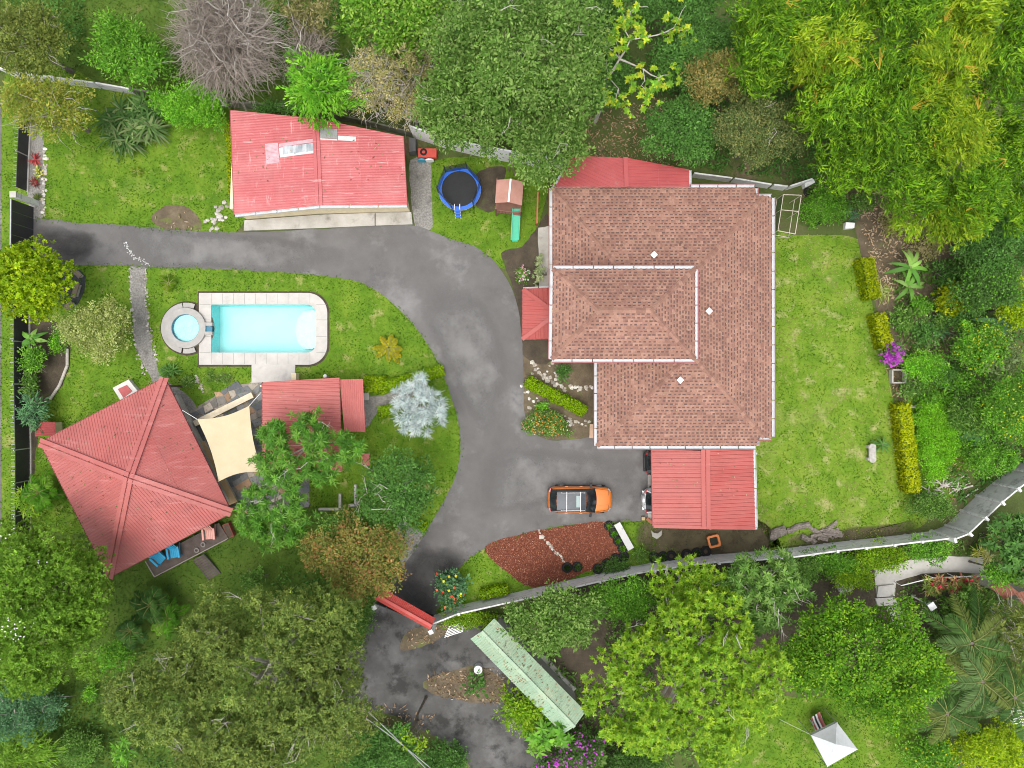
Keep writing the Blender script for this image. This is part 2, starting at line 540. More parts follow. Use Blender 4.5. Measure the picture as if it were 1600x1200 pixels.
def sphere_dirs(n, rng, low=-0.2, jit=0.25):
    i = np.arange(n) + 0.5
    z = 1 - (1 - low) * i / n
    a = i * 2.39996 + rng.random() * 6.28
    r = np.sqrt(np.clip(1 - z * z, 0, 1))
    d = np.stack([r * np.cos(a), r * np.sin(a), z], 1)
    return unit(d + rng.normal(0, jit, d.shape))

def lobes_of(rng, c, rx, ry, rz, lr, cover=2.2, low=-0.15, wa=1.0):
    """lobe centres filling the outer part of a crown"""
    area = 2 * math.pi * max(rx, 0.1) * max(ry, 0.1)
    n = max(6, int(cover * area / (math.pi * lr * lr)))
    d = sphere_dirs(n, rng, low, 0.16)
    ang = np.arctan2(d[:, 1], d[:, 0])
    ph = rng.random(4) * 6.28
    wob = 1 + wa * (0.10 * np.sin(2 * ang + ph[0]) + 0.10 * np.sin(3 * ang + ph[1]) + 0.09 * np.sin(5 * ang + ph[2]) + .06 * np.sin(8 * ang + ph[3]))
    f = (1 - rng.random(n) ** 1.8 * 0.45)
    R = np.array([max(rx - lr * .7, rx * .4), max(ry - lr * .7, ry * .4), rz])
    cc = np.asarray(c) + d * R * (f * wob)[:, None]
    cc[:, 2] += rng.normal(0, .38 * lr * wa, n)
    r = lr * np.exp(rng.normal(0, 0.28, n))
    return cc, r, d

def foliage(rng, cc, r, d, n, style, L, W, pal, squash=0.75):
    """leaves gathered in tufts, tufts gathered on lobes; returns V, cols"""
    up = np.array([0, 0, 1.0])
    k = {'needle': 12, 'plume': 14}.get(style, 11)
    m = max(4, n // k)
    pr = r ** 2 / (r ** 2).sum()
    gl = rng.choice(len(cc), m, p=pr)
    u = unit(rng.normal(0, 1, (m, 3)) + up * (0.8 if style == 'needle' else 0.7))
    lo = 0.92 if style == 'needle' else 0.55
    rad = r[gl] * (lo + (1 - lo) * rng.random(m) ** 0.6)
    tc = cc[gl] + u * rad[:, None] * np.array([1, 1, squash])
    g = np.repeat(np.arange(m), k)
    n = m * k
    rnd = unit(rng.normal(0, 1, (n, 3)))
    ls = np.exp(rng.normal(0, 0.2, n)) * np.exp(rng.normal(0, .15, m))[g]
    ut = u[g]
    if style == 'plume':
        h = unit(unit(d * np.array([1, 1, .15]))[gl] + rng.normal(0, .5, (m, 3)) * np.array([1, 1, .4]) + np.array([0, 0, -.2]))
        along = rng.uniform(-1, 1, n)
        off = h[g] * (along * L * 1.6)[:, None] + rng.normal(0, L * .3, (n, 3)) * np.array([1, 1, .5]) - up * (np.clip(along, 0, 1) ** 2 * L * .6)[:, None]
        axis = unit(h[g] + rnd * 0.55)
        nrm = unit(up * 0.8 + rnd[::-1] * 0.5)
    elif style == 'needle':
        off = rng.normal(0, L * .35, (n, 3)) * np.array([1, 1, .6])
        nrm = unit(ut + rnd * .3)
        axis = np.cross(nrm, unit(rng.normal(0, 1, (n, 3)))) + ut * .45
    else:
        off = rng.normal(0, L * .8, (n, 3)) * np.array([1, 1, .45])
        axis = unit(off / L + rnd * .5 + ut * .25)
        nrm = unit(up * .8 + ut * .35 + rnd[::-1] * .5)
    V = leaf_quads(tc[g] + off, axis, nrm, L * ls, W * ls)
    lobe = np.exp(rng.normal(0, .10, (len(cc), 1)))[gl][g]
    return V, np.clip(leaf_cols(rng, pal, g, n) * lobe, 0, .85)

def rosettes(rng, pts, out, nl, L, W, pal, tilt=0.35, jit=0.22):
    n = len(pts)
    a = (np.arange(nl)[None, :] * (2 * math.pi / nl) + rng.random((n, 1)) * 6.28 + rng.normal(0, 0.12, (n, nl)))
    ax0 = unit(np.cross(out, np.array([0.3, 0.8, 0.2])))
    ay0 = np.cross(out, ax0)
    t = tilt + rng.normal(0, 0.25, (n, nl))
    axis = (ax0[:, None] * np.cos(a)[..., None] + ay0[:, None] * np.sin(a)[..., None]) * np.cos(t)[..., None] + out[:, None] * np.sin(t)[..., None]
    axis = axis.reshape(-1, 3)
    p = np.repeat(pts, nl, 0)
    nrm = unit(np.repeat(out, nl, 0) + rng.normal(0, 0.25, axis.shape))
    ls = np.exp(rng.normal(0, 0.16, len(p)))
    V = leaf_quads(p, axis, nrm, L * ls, W * ls, droop=0.12)
    g = np.repeat(np.arange(n), nl)
    return V, leaf_cols(rng, pal, g, len(p), jit)

def straps(rng, base, axis, L, W, droop, pal, seg=4, jit=0.2, g=None, taper=1.0):
    """arching strips: base (n,3), axis (n,3) start directions"""
    n = len(base)
    axis = unit(axis)
    L = np.broadcast_to(L, (n,)); W = np.broadcast_to(W, (n,)); droop = np.broadcast_to(droop, (n,))
    side = unit(np.cross(axis, np.array([0, 0, 1.0])) + 1e-4)
    V = np.empty((n, seg + 1, 2, 3))
    for i in range(seg + 1):
        t = i / seg
        c = base + axis * (L * t)[:, None] - np.array([0, 0, 1.0]) * (droop * L * t * t)[:, None]
        w = W * (0.55 + 1.6 * t - 2.1 * t ** 2.2) if taper > 0.5 else W * (1 - 0.9 * t)
        w = np.maximum(w, 0.01)[:, None]
        V[:, i, 0] = c + side * w * 0.5
        V[:, i, 1] = c - side * w * 0.5
    F = []
    b = np.arange(n)[:, None] * (2 * (seg + 1))
    for i in range(seg):
        F.append(np.concatenate([b + 2 * i, b + 2 * i + 1, b + 2 * i + 3, b + 2 * i + 2], 1))
    F = np.stack(F, 1).reshape(-1, 4).astype(np.int32)
    c = leaf_cols(rng, pal, np.arange(n) if g is None else g, n, jit)
    return V.reshape(-1, 3), F, np.repeat(c, seg, 0)

def fronds(rng, base, az, el, L, droop, leaflet, lw, nlf, pal):
    """feather palm fronds -> leaflets (V, cols) and rachis tubes"""
    Vs, Cs, mb = [], [], MB()
    pal_a = np.array(PAL[pal] if isinstance(pal, str) else pal)
    for b, a, e, l, dr in zip(base, az, el, L, droop):
        t = np.linspace(0.06, 1, nlf)
        h = np.array([math.cos(a), math.sin(a), 0])
        c = b + h * (l * math.cos(e) * t)[:, None] + np.array([0, 0, 1.0]) * (l * math.sin(e) * t - dr * l * t ** 2.2)[:, None]
        tan = unit(np.gradient(c, axis=0))
        side = unit(np.cross(tan, np.array([0, 0, 1.0])))
        size = leaflet * np.sin(np.clip(t * 2.7 + 0.35, 0, 3.05)) ** 0.6
        col = pal_a[rng.integers(len(pal_a))]
        for s in (-1, 1):
            ax = unit(side * s * 0.85 + tan * 0.55 + np.array([0, 0, -0.25]) + rng.normal(0, 0.09, c.shape))
            nr = unit(np.cross(ax, tan) * s + np.array([0, 0, 0.6]))
            V = leaf_quads(c, ax, nr, size, lw, 0.05, 0.25)
            Vs.append(V)
            Cs.append(np.clip(col * np.exp(rng.normal(0, 0.18, (nlf, 1))), 0, .9))
        mb.tube([tuple(x) for x in c[::max(1, nlf // 5)]], [0.03 * (1 - k * 0.15) for k in range(len(c[::max(1, nlf // 5)]))], 4, False)
    return np.concatenate(Vs), np.concatenate(Cs), mb

def limbs(rng, base, top, ends, r0, mb=None, k=6):
    mb = mb or MB()
    base, top = Vector(base), Vector(top)
    mid = base.lerp(top, 0.5) + Vector((rng.normal(0, .15), rng.normal(0, .15), 0))
    mb.tube([base, base.lerp(mid, .25) + Vector((0, 0, .02)), mid, top], [r0 * 1.35, r0, r0 * 0.85, r0 * 0.6], k + 2)
    for e in ends:
        e = Vector(e)
        s = base.lerp(top, 0.55 + 0.45 * rng.random())
        q = s.lerp(e, 0.5) + Vector((rng.normal(0, .3), rng.normal(0, .3), 0.25 * rng.random()))
        mb.tube([s, q, e], [r0 * 0.42, r0 * 0.27, r0 * 0.07], k - 1, False)
    return mb

def twigs(rng, n, c, R, seglen, seg, r0, out=0.6):
    """tangle of bare curved twigs -> V,F"""
    st = unit(rng.normal(0, 1, (n, 3)) + np.array([0, 0, .3])) * (rng.random((n, 1)) ** 0.5)
    p = np.asarray(c) + st * R * 0.9
    d = unit(st * out * 2 + rng.normal(0, 0.8, (n, 3)))
    k = 3
    V = np.empty((n, seg + 1, k, 3))
    for i in range(seg + 1):
        x = unit(np.cross(d, np.array([0.2, 0.4, 0.9])))
        y = np.cross(d, x)
        r = r0 * (1 - 0.8 * i / seg) * (0.6 + 0.8 * np.random.default_rng(5).random((n, 1)))
        for j in range(k):
            a = 2 * math.pi * j / k
            V[:, i, j] = p + (x * math.cos(a) + y * math.sin(a)) * r
        p = p + d * seglen
        d = unit(d + rng.normal(0, 0.33, (n, 3)) - np.array([0, 0, 0.06]))
    F = []
    b = np.arange(n)[:, None] * (k * (seg + 1))
    for i in range(seg):
        for j in range(k):
            q = (j + 1) % k
            F.append(np.concatenate([b + i * k + j, b + i * k + q, b + (i + 1) * k + q, b + (i + 1) * k + j], 1))
    F = np.stack(F, 1).reshape(-1, 4).astype(np.int32)
    return V.reshape(-1, 3), F

# ------------------------------------------------------------------ the ground and everything laid on it
g = 700
def holed_faces(out_, in_):
    n = len(out_)
    tr = tessellate_polygon([[Vector((p[0], p[1], 0)) for p in out_], [Vector((p[0], p[1], 0)) for p in in_]])
    allp = list(out_) + list(in_)
    F = []
    for a, b, c in tr:
        ar = (allp[b][0] - allp[a][0]) * (allp[c][1] - allp[a][1]) - (allp[c][0] - allp[a][0]) * (allp[b][1] - allp[a][1])
        F.append((a, b, c) if ar > 0 else (a, c, b))
    return allp, F
POOL_HOLE = [(P(x, y).x, P(x, y).y) for x, y in ((327, 471), (500, 471), (500, 556), (327, 556))]     # excavation under the pool
gp, gf = holed_faces([(-g, -g), (g, -g), (g, g), (-g, g)], POOL_HOLE)
add('ground', [(x, y, 0) for x, y in gp], gf, M['ground'], kind='structure')
DRIVE = [(46, 345), (130, 349), (200, 352), (235, 357), (310, 361), (380, 363), (440, 361), (520, 357), (590, 354), (645, 352), (675, 362), (702, 372), (738, 384),
         (766, 402), (786, 426), (800, 452), (811, 490), (815, 530), (819, 590), (819, 640), (827, 668), (845, 683), (872, 688), (905, 685),
         (940, 680), (1000, 685), (1100, 690), (1110, 800), (1010, 813), (960, 816), (880, 821), (820, 836), (768, 852), (735, 871), (712, 895), (692, 925), (676, 968),
         (632, 960), (588, 940), (604, 918), (628, 885), (648, 860), (663, 835), (680, 806), (699, 773), (714, 735), (719, 695), (716, 662), (706, 623), (690, 580),
         (668, 538), (640, 500), (602, 464), (560, 441), (520, 433), (430, 425), (320, 420), (200, 416), (110, 413), (46, 411)]
LAWN_W = [(40, 395), (110, 405), (200, 410), (320, 413), (430, 418), (520, 426), (565, 434), (610, 460), (650, 498), (680, 538), (700, 580), (716, 622),
          (726, 662), (729, 695), (724, 737), (708, 778), (690, 810), (672, 838), (640, 862), (590, 850), (520, 800), (460, 790), (380, 790), (300, 800), (180, 830), (90, 830), (50, 800), (44, 600)]
LAWN_NW = [(62, 110), (160, 130), (260, 150), (360, 168), (375, 250), (372, 360), (230, 362), (130, 356), (58, 350)]
LAWN_N = [(672, 255), (760, 245), (850, 262), (842, 350), (815, 395), (790, 420), (760, 405), (735, 390), (702, 378), (675, 368), (668, 300)]
LAWN_E = [(1190, 378), (1250, 368), (1335, 372), (1350, 420), (1368, 500), (1388, 590), (1404, 660), (1425, 760), (1448, 815), (1380, 836), (1290, 846), (1210, 855), (1170, 850), (1170, 600)]
LAWN_SE = [(1120, 1075), (1250, 1090), (1400, 1080), (1440, 1150), (1470, 1230), (1120, 1230)]
SHADE_GRASS_SW = [(30, 790), (180, 800), (300, 780), (380, 770), (560, 780), (640, 850), (590, 945), (575, 1010), (560, 1120), (560, 1240), (-40, 1240), (-40, 900)]  # lower-left lawn, its shade painted as a darker grass sheet
ROUGH_N = [(-40, -40), (520, -40), (540, 140), (480, 180), (360, 162), (215, 140), (100, 115), (-40, 100)]
STRIP_W = [(4, 150), (46, 150), (46, 860), (4, 860)]
COVER_E = [(1395, 600), (1440, 590), (1500, 640), (1510, 740), (1480, 790), (1445, 780), (1425, 700)]
MULCH_GRASS = [(700, 900), (760, 852), (860, 822), (960, 812), (1010, 810), (1115, 800), (1190, 815), (1215, 865), (1100, 875), (1000, 888), (850, 920), (700, 965), (676, 968)]
BED_HOUSE = [(808, 530), (830, 528), (940, 535), (950, 690), (905, 688), (850, 686), (822, 665), (814, 600)]
BED_NHOUSE = [(782, 395), (815, 385), (835, 360), (862, 345), (868, 550), (815, 552), (806, 470), (795, 430)]
BED_W = [(44, 500), (80, 500), (105, 520), (110, 560), (98, 600), (75, 628), (62, 660), (44, 830)]
BED_NW = [(40, 190), (66, 190), (68, 345), (48, 345)]
SLOPE_E = [(1335, 300), (1420, 290), (1500, 400), (1500, 560), (1440, 600), (1395, 600), (1370, 480), (1345, 400)]
BED_SE = [(880, 925), (1040, 890), (1300, 870), (1480, 880), (1480, 970), (1350, 1000), (1230, 1060), (940, 1180), (870, 1060)]

lawns = []
for nm, pts, z, mt in (('rough_shade_grass', SHADE_GRASS_SW, .004, 'rough'), ('rough_shade_grass', ROUGH_N, .004, 'rough'), ('grass_verge', STRIP_W, .005, 'lawn'),
                       ('lawn', LAWN_W, .010, 'lawn'), ('lawn', LAWN_NW, .010, 'lawn'), ('lawn', LAWN_N, .010, 'lawn'), ('lawn', LAWN_E, .010, 'lawn_e'),
                       ('lawn', LAWN_SE, .010, 'lawn'), ('lawn', MULCH_GRASS, .010, 'lawn'), ('ground_cover', COVER_E, .012, 'lawn')):
    if pts is LAWN_W:
        xy = outline(pts, seed=len(lawns))
        ap_, af_ = holed_faces(xy, POOL_HOLE)
        add(nm, [(x, y, z) for x, y in ap_], af_, M[mt], kind='structure')
        xy = np.array(xy)
    else:
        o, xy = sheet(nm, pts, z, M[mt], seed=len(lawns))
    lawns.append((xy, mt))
_, drive_xy = sheet('driveway', DRIVE, 0.030, M['asphalt'], jit=0.05, seed=77)
_, road_xy = sheet('lane', [(575, 945), (640, 965), (690, 985), (742, 972), (790, 1020), (830, 1075), (800, 1110), (835, 1160), (870, 1240), (770, 1240), (715, 1175), (650, 1135),
                            (590, 1112), (480, 1110), (420, 1060), (560, 1010)], 0.022, M['asphalt_wet'], jit=0.12, seed=78)
beds = []
for nm, pts, z, mt in (('flower_bed', BED_HOUSE, .016, 'soil'), ('flower_bed', BED_NHOUSE, .020, 'darksoil'), ('flower_bed', BED_W, .016, 'darksoil'),
                       ('gravel_bed', BED_NW, .016, 'gravel'), ('bare_slope', SLOPE_E, .016, 'soil'), ('bare_ground', BED_SE, .012, 'darksoil'),
                       ('bare_ground', [(1035, 822), (1180, 826), (1195, 860), (1110, 866), (1040, 850)], .018, 'darksoil'),
                       ('gravel_strip', [(641, 250), (672, 252), (674, 300), (676, 355), (668, 360), (648, 352), (642, 300)], .018, 'gravel'),
                       ('gravel_path', [(203, 414), (227, 416), (228, 470), (234, 520), (244, 565), (256, 592), (300, 625), (330, 690), (300, 660), (250, 620), (236, 592), (214, 545), (206, 480)], .018, 'gravel'),
                       ('gravel_path', [(566, 625), (600, 616), (640, 600), (668, 588), (668, 602), (625, 632), (590, 645), (572, 668)], .018, 'gravel'),
                       ('gravel_patch', [(625, 815), (660, 832), (652, 862), (632, 885), (618, 850)], .018, 'gravel'),
                       ('bare_patch', [(235, 345), (250, 325), (280, 320), (308, 335), (315, 358), (270, 362)], .018, 'soil'),
                       ('bare_patch', [(748, 268), (790, 262), (780, 300), (772, 330), (745, 325), (742, 300)], .018, 'darksoil'),
                       ('leaf_litter_patch', [(660, 1065), (700, 1050), (745, 1040), (785, 1060), (790, 1085), (750, 1098), (700, 1088), (668, 1080)], .030, 'soil'),
                       ('leaf_litter_patch', [(640, 985), (700, 975), (745, 975), (700, 990), (660, 1010), (625, 1015)], .036, 'soil'),
                       ('concrete_path', [(841, 355), (862, 352), (864, 452), (842, 452)], .024, 'concrete')):
    o, xy = sheet(nm, pts, z, M[mt], nm != 'concrete_path', jit=0.09, seed=100 + len(beds))
    beds.append(xy)
_, mulch_xy = sheet('mulch_bed', [(757, 855), (795, 839), (850, 827), (900, 820), (944, 815), (956, 838), (969, 862), (945, 880), (915, 893), (880, 908), (850, 914), (822, 915), (795, 895), (772, 876)],
                    0.040, pmat('red_mulch', [(0.3, (0.11, 0.032, 0.018)), (0.7, (0.20, 0.065, 0.036))], 12, 6, 0.95, bmp=(30, 0.04)), seed=9)
def patchy(name, base, scale):
    """film that thins out toward its border in blotches (weight 'w' on the mesh)"""
    m = pmat(name, base, 0.8, 8, .9, bmp=(40, .004))
    t = m.node_tree
    tr = t.nodes.new('ShaderNodeBsdfTransparent'); mx = t.nodes.new('ShaderNodeMixShader')
    at = t.nodes.new('ShaderNodeAttribute'); at.attribute_name = 'w'
    ad = t.nodes.new('ShaderNodeMath'); ad.operation = 'ADD'
    t.links.new(at.outputs['Fac'], ad.inputs[0]); t.links.new(tex_noise(t, scale, 7, .65), ad.inputs[1])
    t.links.new(mask(t, ad.outputs[0], .62, 1.25), mx.inputs[0])
    t.links.new(tr.outputs[0], mx.inputs[1]); t.links.new(t.nodes['Principled BSDF'].outputs[0], mx.inputs[2])
    t.links.new(mx.outputs[0], t.nodes['Material Output'].inputs['Surface'])
    return m
def soft_patch(name, pts, z, mat, core=.5):
    xy = np.array(outline(pts, True, .05, .5, 3))
    n = len(xy)
    c = xy.mean(0)
    V = [(x, y, z) for x, y in xy] + [(x, y, z) for x, y in c + (xy - c) * core] + [(c[0], c[1], z)]
    F = [(i, (i + 1) % n, n + (i + 1) % n, n + i) for i in range(n)] + [(n + i, n + (i + 1) % n, 2 * n) for i in range(n)]
    o = add(name, V, F, mat, kind='structure')
    a_ = o.data.attributes.new('w', 'FLOAT', 'POINT')
    a_.data.foreach_set('value', np.array([0.0] * n + [.62] * n + [.7]))
    return o
dust = patchy('dusty_film', [(.3, (.155, .150, .145)), (.7, (.195, .19, .184))], .7)
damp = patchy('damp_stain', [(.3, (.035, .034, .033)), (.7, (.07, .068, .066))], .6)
soft_patch('dust_film', [(180, 352), (300, 358), (420, 365), (560, 395), (480, 432), (330, 425), (190, 418)], .034, dust)
soft_patch('dust_film', [(650, 470), (720, 430), (790, 520), (800, 640), (760, 700), (715, 620)], .034, dust)
soft_patch('dust_film', [(760, 700), (900, 700), (1000, 720), (1000, 790), (850, 800), (740, 800)], .034, dust)
earth = patchy('bare_earth', [(.3, (.075, .062, .035)), (.7, (.14, .115, .065))], .9)
soft_patch('bare_earth', [(985, 815), (1060, 812), (1200, 815), (1210, 862), (1100, 870), (1000, 872)], .019, earth, .75)
soft_patch('bare_earth', [(1230, 835), (1300, 825), (1420, 815), (1455, 805), (1450, 832), (1330, 848), (1220, 858)], .019, earth, .5)
soft_patch('bare_earth', [(1385, 560), (1410, 570), (1425, 625), (1405, 640), (1390, 600)], .019, earth, .6)
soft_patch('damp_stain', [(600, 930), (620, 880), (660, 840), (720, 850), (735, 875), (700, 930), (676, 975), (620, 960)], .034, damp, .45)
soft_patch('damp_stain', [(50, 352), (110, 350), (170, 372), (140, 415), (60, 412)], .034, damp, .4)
SOLID = [drive_xy, mulch_xy] + beds + [ppoly([(308, 455), (514, 455), (514, 572), (308, 572)]), ppoly([(252, 478), (330, 478), (330, 556), (252, 556)]), ppoly([(394, 568), (462, 568), (462, 598), (394, 598)])]

# tufts of grass over the lawns (nobody could count them)
rng = rng_of(1)
VS, CS = [], []
gcol = {'lawn': [(.084, .185, .009), (.118, .23, .013), (.18, .27, .027), (.062, .14, .008)],
        'lawn_e': [(.10, .20, .011), (.145, .245, .02), (.215, .29, .044), (.33, .32, .11), (.078, .16, .010)],
        'rough': [(.055, .115, .010), (.08, .14, .014), (.11, .165, .022), (.04, .085, .008)]}  # last set of blades carries the same painted-in shade
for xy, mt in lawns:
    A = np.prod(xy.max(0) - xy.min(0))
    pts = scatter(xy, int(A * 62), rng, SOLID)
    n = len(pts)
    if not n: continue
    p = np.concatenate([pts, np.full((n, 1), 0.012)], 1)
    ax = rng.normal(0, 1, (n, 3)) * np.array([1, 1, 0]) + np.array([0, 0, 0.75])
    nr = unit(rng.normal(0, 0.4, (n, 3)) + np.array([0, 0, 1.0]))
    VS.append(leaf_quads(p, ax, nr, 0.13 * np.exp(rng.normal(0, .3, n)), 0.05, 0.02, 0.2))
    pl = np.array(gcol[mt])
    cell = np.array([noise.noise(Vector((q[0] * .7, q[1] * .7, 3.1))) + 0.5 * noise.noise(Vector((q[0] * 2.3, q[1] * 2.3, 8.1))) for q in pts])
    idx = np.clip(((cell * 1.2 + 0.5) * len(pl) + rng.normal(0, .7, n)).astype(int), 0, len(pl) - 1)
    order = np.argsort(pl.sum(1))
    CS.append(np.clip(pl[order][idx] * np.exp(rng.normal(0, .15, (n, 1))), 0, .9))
V, C = np.concatenate(VS), np.concatenate(CS)
# ragged grass along the edge of the drive
e_ = np.repeat(drive_xy, 7, 0); e_ = e_ + rng.normal(0, .10, e_.shape)
k_ = np.zeros(len(e_), bool)
for xy, mt in lawns: k_ |= inside(e_, xy)
k_ &= np.array([noise.noise(Vector((q[0] * .9, q[1] * .9, 2.2))) > -.12 for q in e_])
e_ = e_[k_]; n = len(e_)
p = np.concatenate([e_, np.full((n, 1), .02)], 1)
V = np.concatenate([V, leaf_quads(p, rng.normal(0, 1, (n, 3)) * np.array([1, 1, 0]) + np.array([0, 0, .5]), unit(rng.normal(0, .4, (n, 3)) + np.array([0, 0, 1.0])), .17, .06, .02, .2)])
C = np.concatenate([C, np.array(gcol['lawn'])[rng.integers(0, 4, n)] * 1.1])
add('grass_tufts', V, quads(len(C)), LEAF, cols=C, kind='stuff', label='short mown grass covering the lawns', cat='grass')

# red bark chips
pts = scatter(mulch_xy, 9000, rng)
n = len(pts)
p = np.concatenate([pts, 0.045 + 0.03 * rng.random((n, 1))], 1)
pl = np.array([(.29, .095, .055), (.20, .06, .036), (.37, .145, .09), (.13, .045, .028), (.48, .27, .18)])
V = leaf_quads(p, rng.normal(0, 1, (n, 3)) * np.array([1, 1, .15]), unit(rng.normal(0, .35, (n, 3)) + np.array([0, 0, 1])), 0.11, 0.06, 0.0)
add('bark_chips', V, quads(n), CHIP, cols=pl[rng.choice(5, n, p=[.36, .3, .2, .1, .04])], kind='stuff', label='red bark chips spread over the mulch bed', cat='mulch')

def rocks(name, pts_px, n, size, cols, parent=None, spread=0.12, seed=0, z=0.02, **kw):
    """little stones, an irregular octahedron each, strung along a line"""
    r = rng_of(seed + 500)
    line = np.array(smooth_line([P(*q) for q in pts_px], False, 0.1))
    mbV, mbF, mbC = [], [], []
    idx = np.linspace(0, len(line) - 1, n).astype(int)
    for i, k in enumerate(idx):
        c = np.array([*line[k], z]) + np.array([*r.normal(0, spread, 2), 0])
        s = size * np.exp(r.normal(0, .25))
        b = len(mbV)
        for q in ((1, 0, .15), (.3, .8, .15), (-.8, .5, .15), (-.7, -.6, .15), (.4, -.8, .15), (.1, .1, .62)):
            mbV.append(c + np.array(q) * s * np.exp(r.normal(0, .15, 3)) * 0.5)
        base = [(b + j, b + (j + 1) % 5, b + 5) for j in range(5)]
        col = np.array(cols[r.integers(len(cols))]) * np.exp(r.normal(0, .12))
        mbF += base
        mbC += [col] * 5
    return add(name, mbV, mbF, CHIP, parent, cols=np.clip(mbC, 0, .9), **kw)
WS = [(.62, .58, .50), (.50, .44, .36), (.70, .68, .63), (.40, .36, .31)]
GS = [(.45, .42, .37), (.33, .30, .26), (.55, .52, .47)]
rocks('stone_edging', [(843, 828), (848, 840), (855, 846), (862, 856), (872, 866), (880, 876), (888, 884)], 34, .19, WS, spread=.045, seed=1, z=.045, kind='stuff', label='line of pale stones crossing the red mulch bed', cat='stones')
rocks('stone_edging', [(203, 420), (206, 480), (214, 545), (228, 585)], 60, .15, GS, spread=.08, seed=2, kind='stuff', label='small stones along the left edge of the gravel path', cat='stones')
rocks('stone_edging', [(228, 420), (229, 470), (235, 520), (246, 565)], 60, .15, GS, spread=.08, seed=3, kind='stuff', label='small stones along the right edge of the gravel path', cat='stones')
rocks('stone_edging', [(832, 565), (838, 572), (846, 585), (858, 592), (872, 600), (888, 608), (905, 606), (926, 607)], 44, .26, WS, seed=4, kind='stuff', label='row of pale stones edging the bed by the house', cat='stones')
rocks('stone_edging', [(858, 650), (875, 655), (893, 660), (905, 661), (918, 663)], 24, .24, WS, seed=5, kind='stuff', label='pale stones between the flower hedge and the house', cat='stones')
rocks('scattered_stones', [(823, 610), (826, 628), (835, 640), (855, 575), (870, 580), (880, 590)], 34, .24, WS, spread=.35, seed=6, kind='stuff', label='loose stones lying on the soil near the clipped hedge', cat='stones')
rocks('stone_edging', [(71, 236), (71, 270), (69, 300), (68, 335)], 34, .22, WS, spread=.08, seed=7, kind='stuff', label='white stones along the gravel bed at the black fence', cat='stones')
rocks('stone_edging', [(306, 588), (312, 600), (318, 612)], 14, .22, WS, spread=.05, seed=8, kind='stuff', label='short row of stones in the grass by the patio', cat='stones')
rocks('rubble', [(325, 352), (335, 345), (345, 330), (352, 322)], 22, .30, GS, spread=.3, seed=9, kind='stuff', label='stepping rubble at the corner of the red workshop', cat='stones')
rocks('chalk_scrape', [(198, 380), (201, 392), (212, 402), (222, 408), (232, 414)], 60, .10, [(.6, .6, .58), (.5, .5, .48)], spread=.10, seed=10, z=.028, kind='stuff', label='white crumbs spilled across the left driveway', cat='debris')

# dry leaf litter on the bare slopes
VS, CS = [], []
for poly, dn in (([(905, 175), (1060, 150), (1080, 260), (960, 262), (900, 240)], 26), ([(1338, 300), (1430, 300), (1440, 420), (1380, 480), (1350, 380)], 34),
                 ([(655, 1055), (790, 1040), (795, 1100), (690, 1090)], 30), ([(1490, 690), (1520, 760), (1480, 790), (1470, 740)], 30), ([(1255, 285), (1345, 285), (1340, 340), (1260, 330)], 14),
                 ([(1400, 440), (1500, 480), (1480, 600), (1420, 600)], 16), ([(640, 985), (740, 975), (690, 1000), (630, 1015)], 20), ([(235, 330), (310, 325), (312, 358), (240, 358)], 3),
                 ([(1380, 570), (1400, 570), (1420, 625), (1400, 628)], 20), ([(560, 1090), (690, 1120), (640, 1140), (560, 1130)], 14)):
    xy = ppoly(poly)
    pts = scatter(xy, int(np.prod(xy.max(0) - xy.min(0)) * dn), rng)
    n = len(pts)
    p = np.concatenate([pts, 0.04 + 0.06 * rng.random((n, 1))], 1)
    V = leaf_quads(p, rng.normal(0, 1, (n, 3)) * np.array([1, 1, .2]), unit(rng.normal(0, .4, (n, 3)) + np.array([0, 0, 1])), 0.24 * np.exp(rng.normal(0, .3, n)), 0.09, .1)
    VS.append(V)
    CS.append(leaf_cols(rng, 'litter', np.zeros(n, int), n, .3))
add('leaf_litter', np.concatenate(VS), quads(sum(len(c) for c in CS)), LEAF, cols=np.concatenate(CS), kind='stuff', label='dry brown leaves lying on bare ground', cat='leaf litter')

# ------------------------------------------------------------------ roofs
def axes(poly):
    e = (poly[1] - poly[0]).normalized()
    n = Vector((0, 0, 0))
    for i in range(len(poly)):
        n += (poly[i] - poly[0]).cross(poly[(i + 1) % len(poly)] - poly[0])
    n.normalize()
    if n.z < 0: n = -n
    return e, n.cross(e).normalized(), n

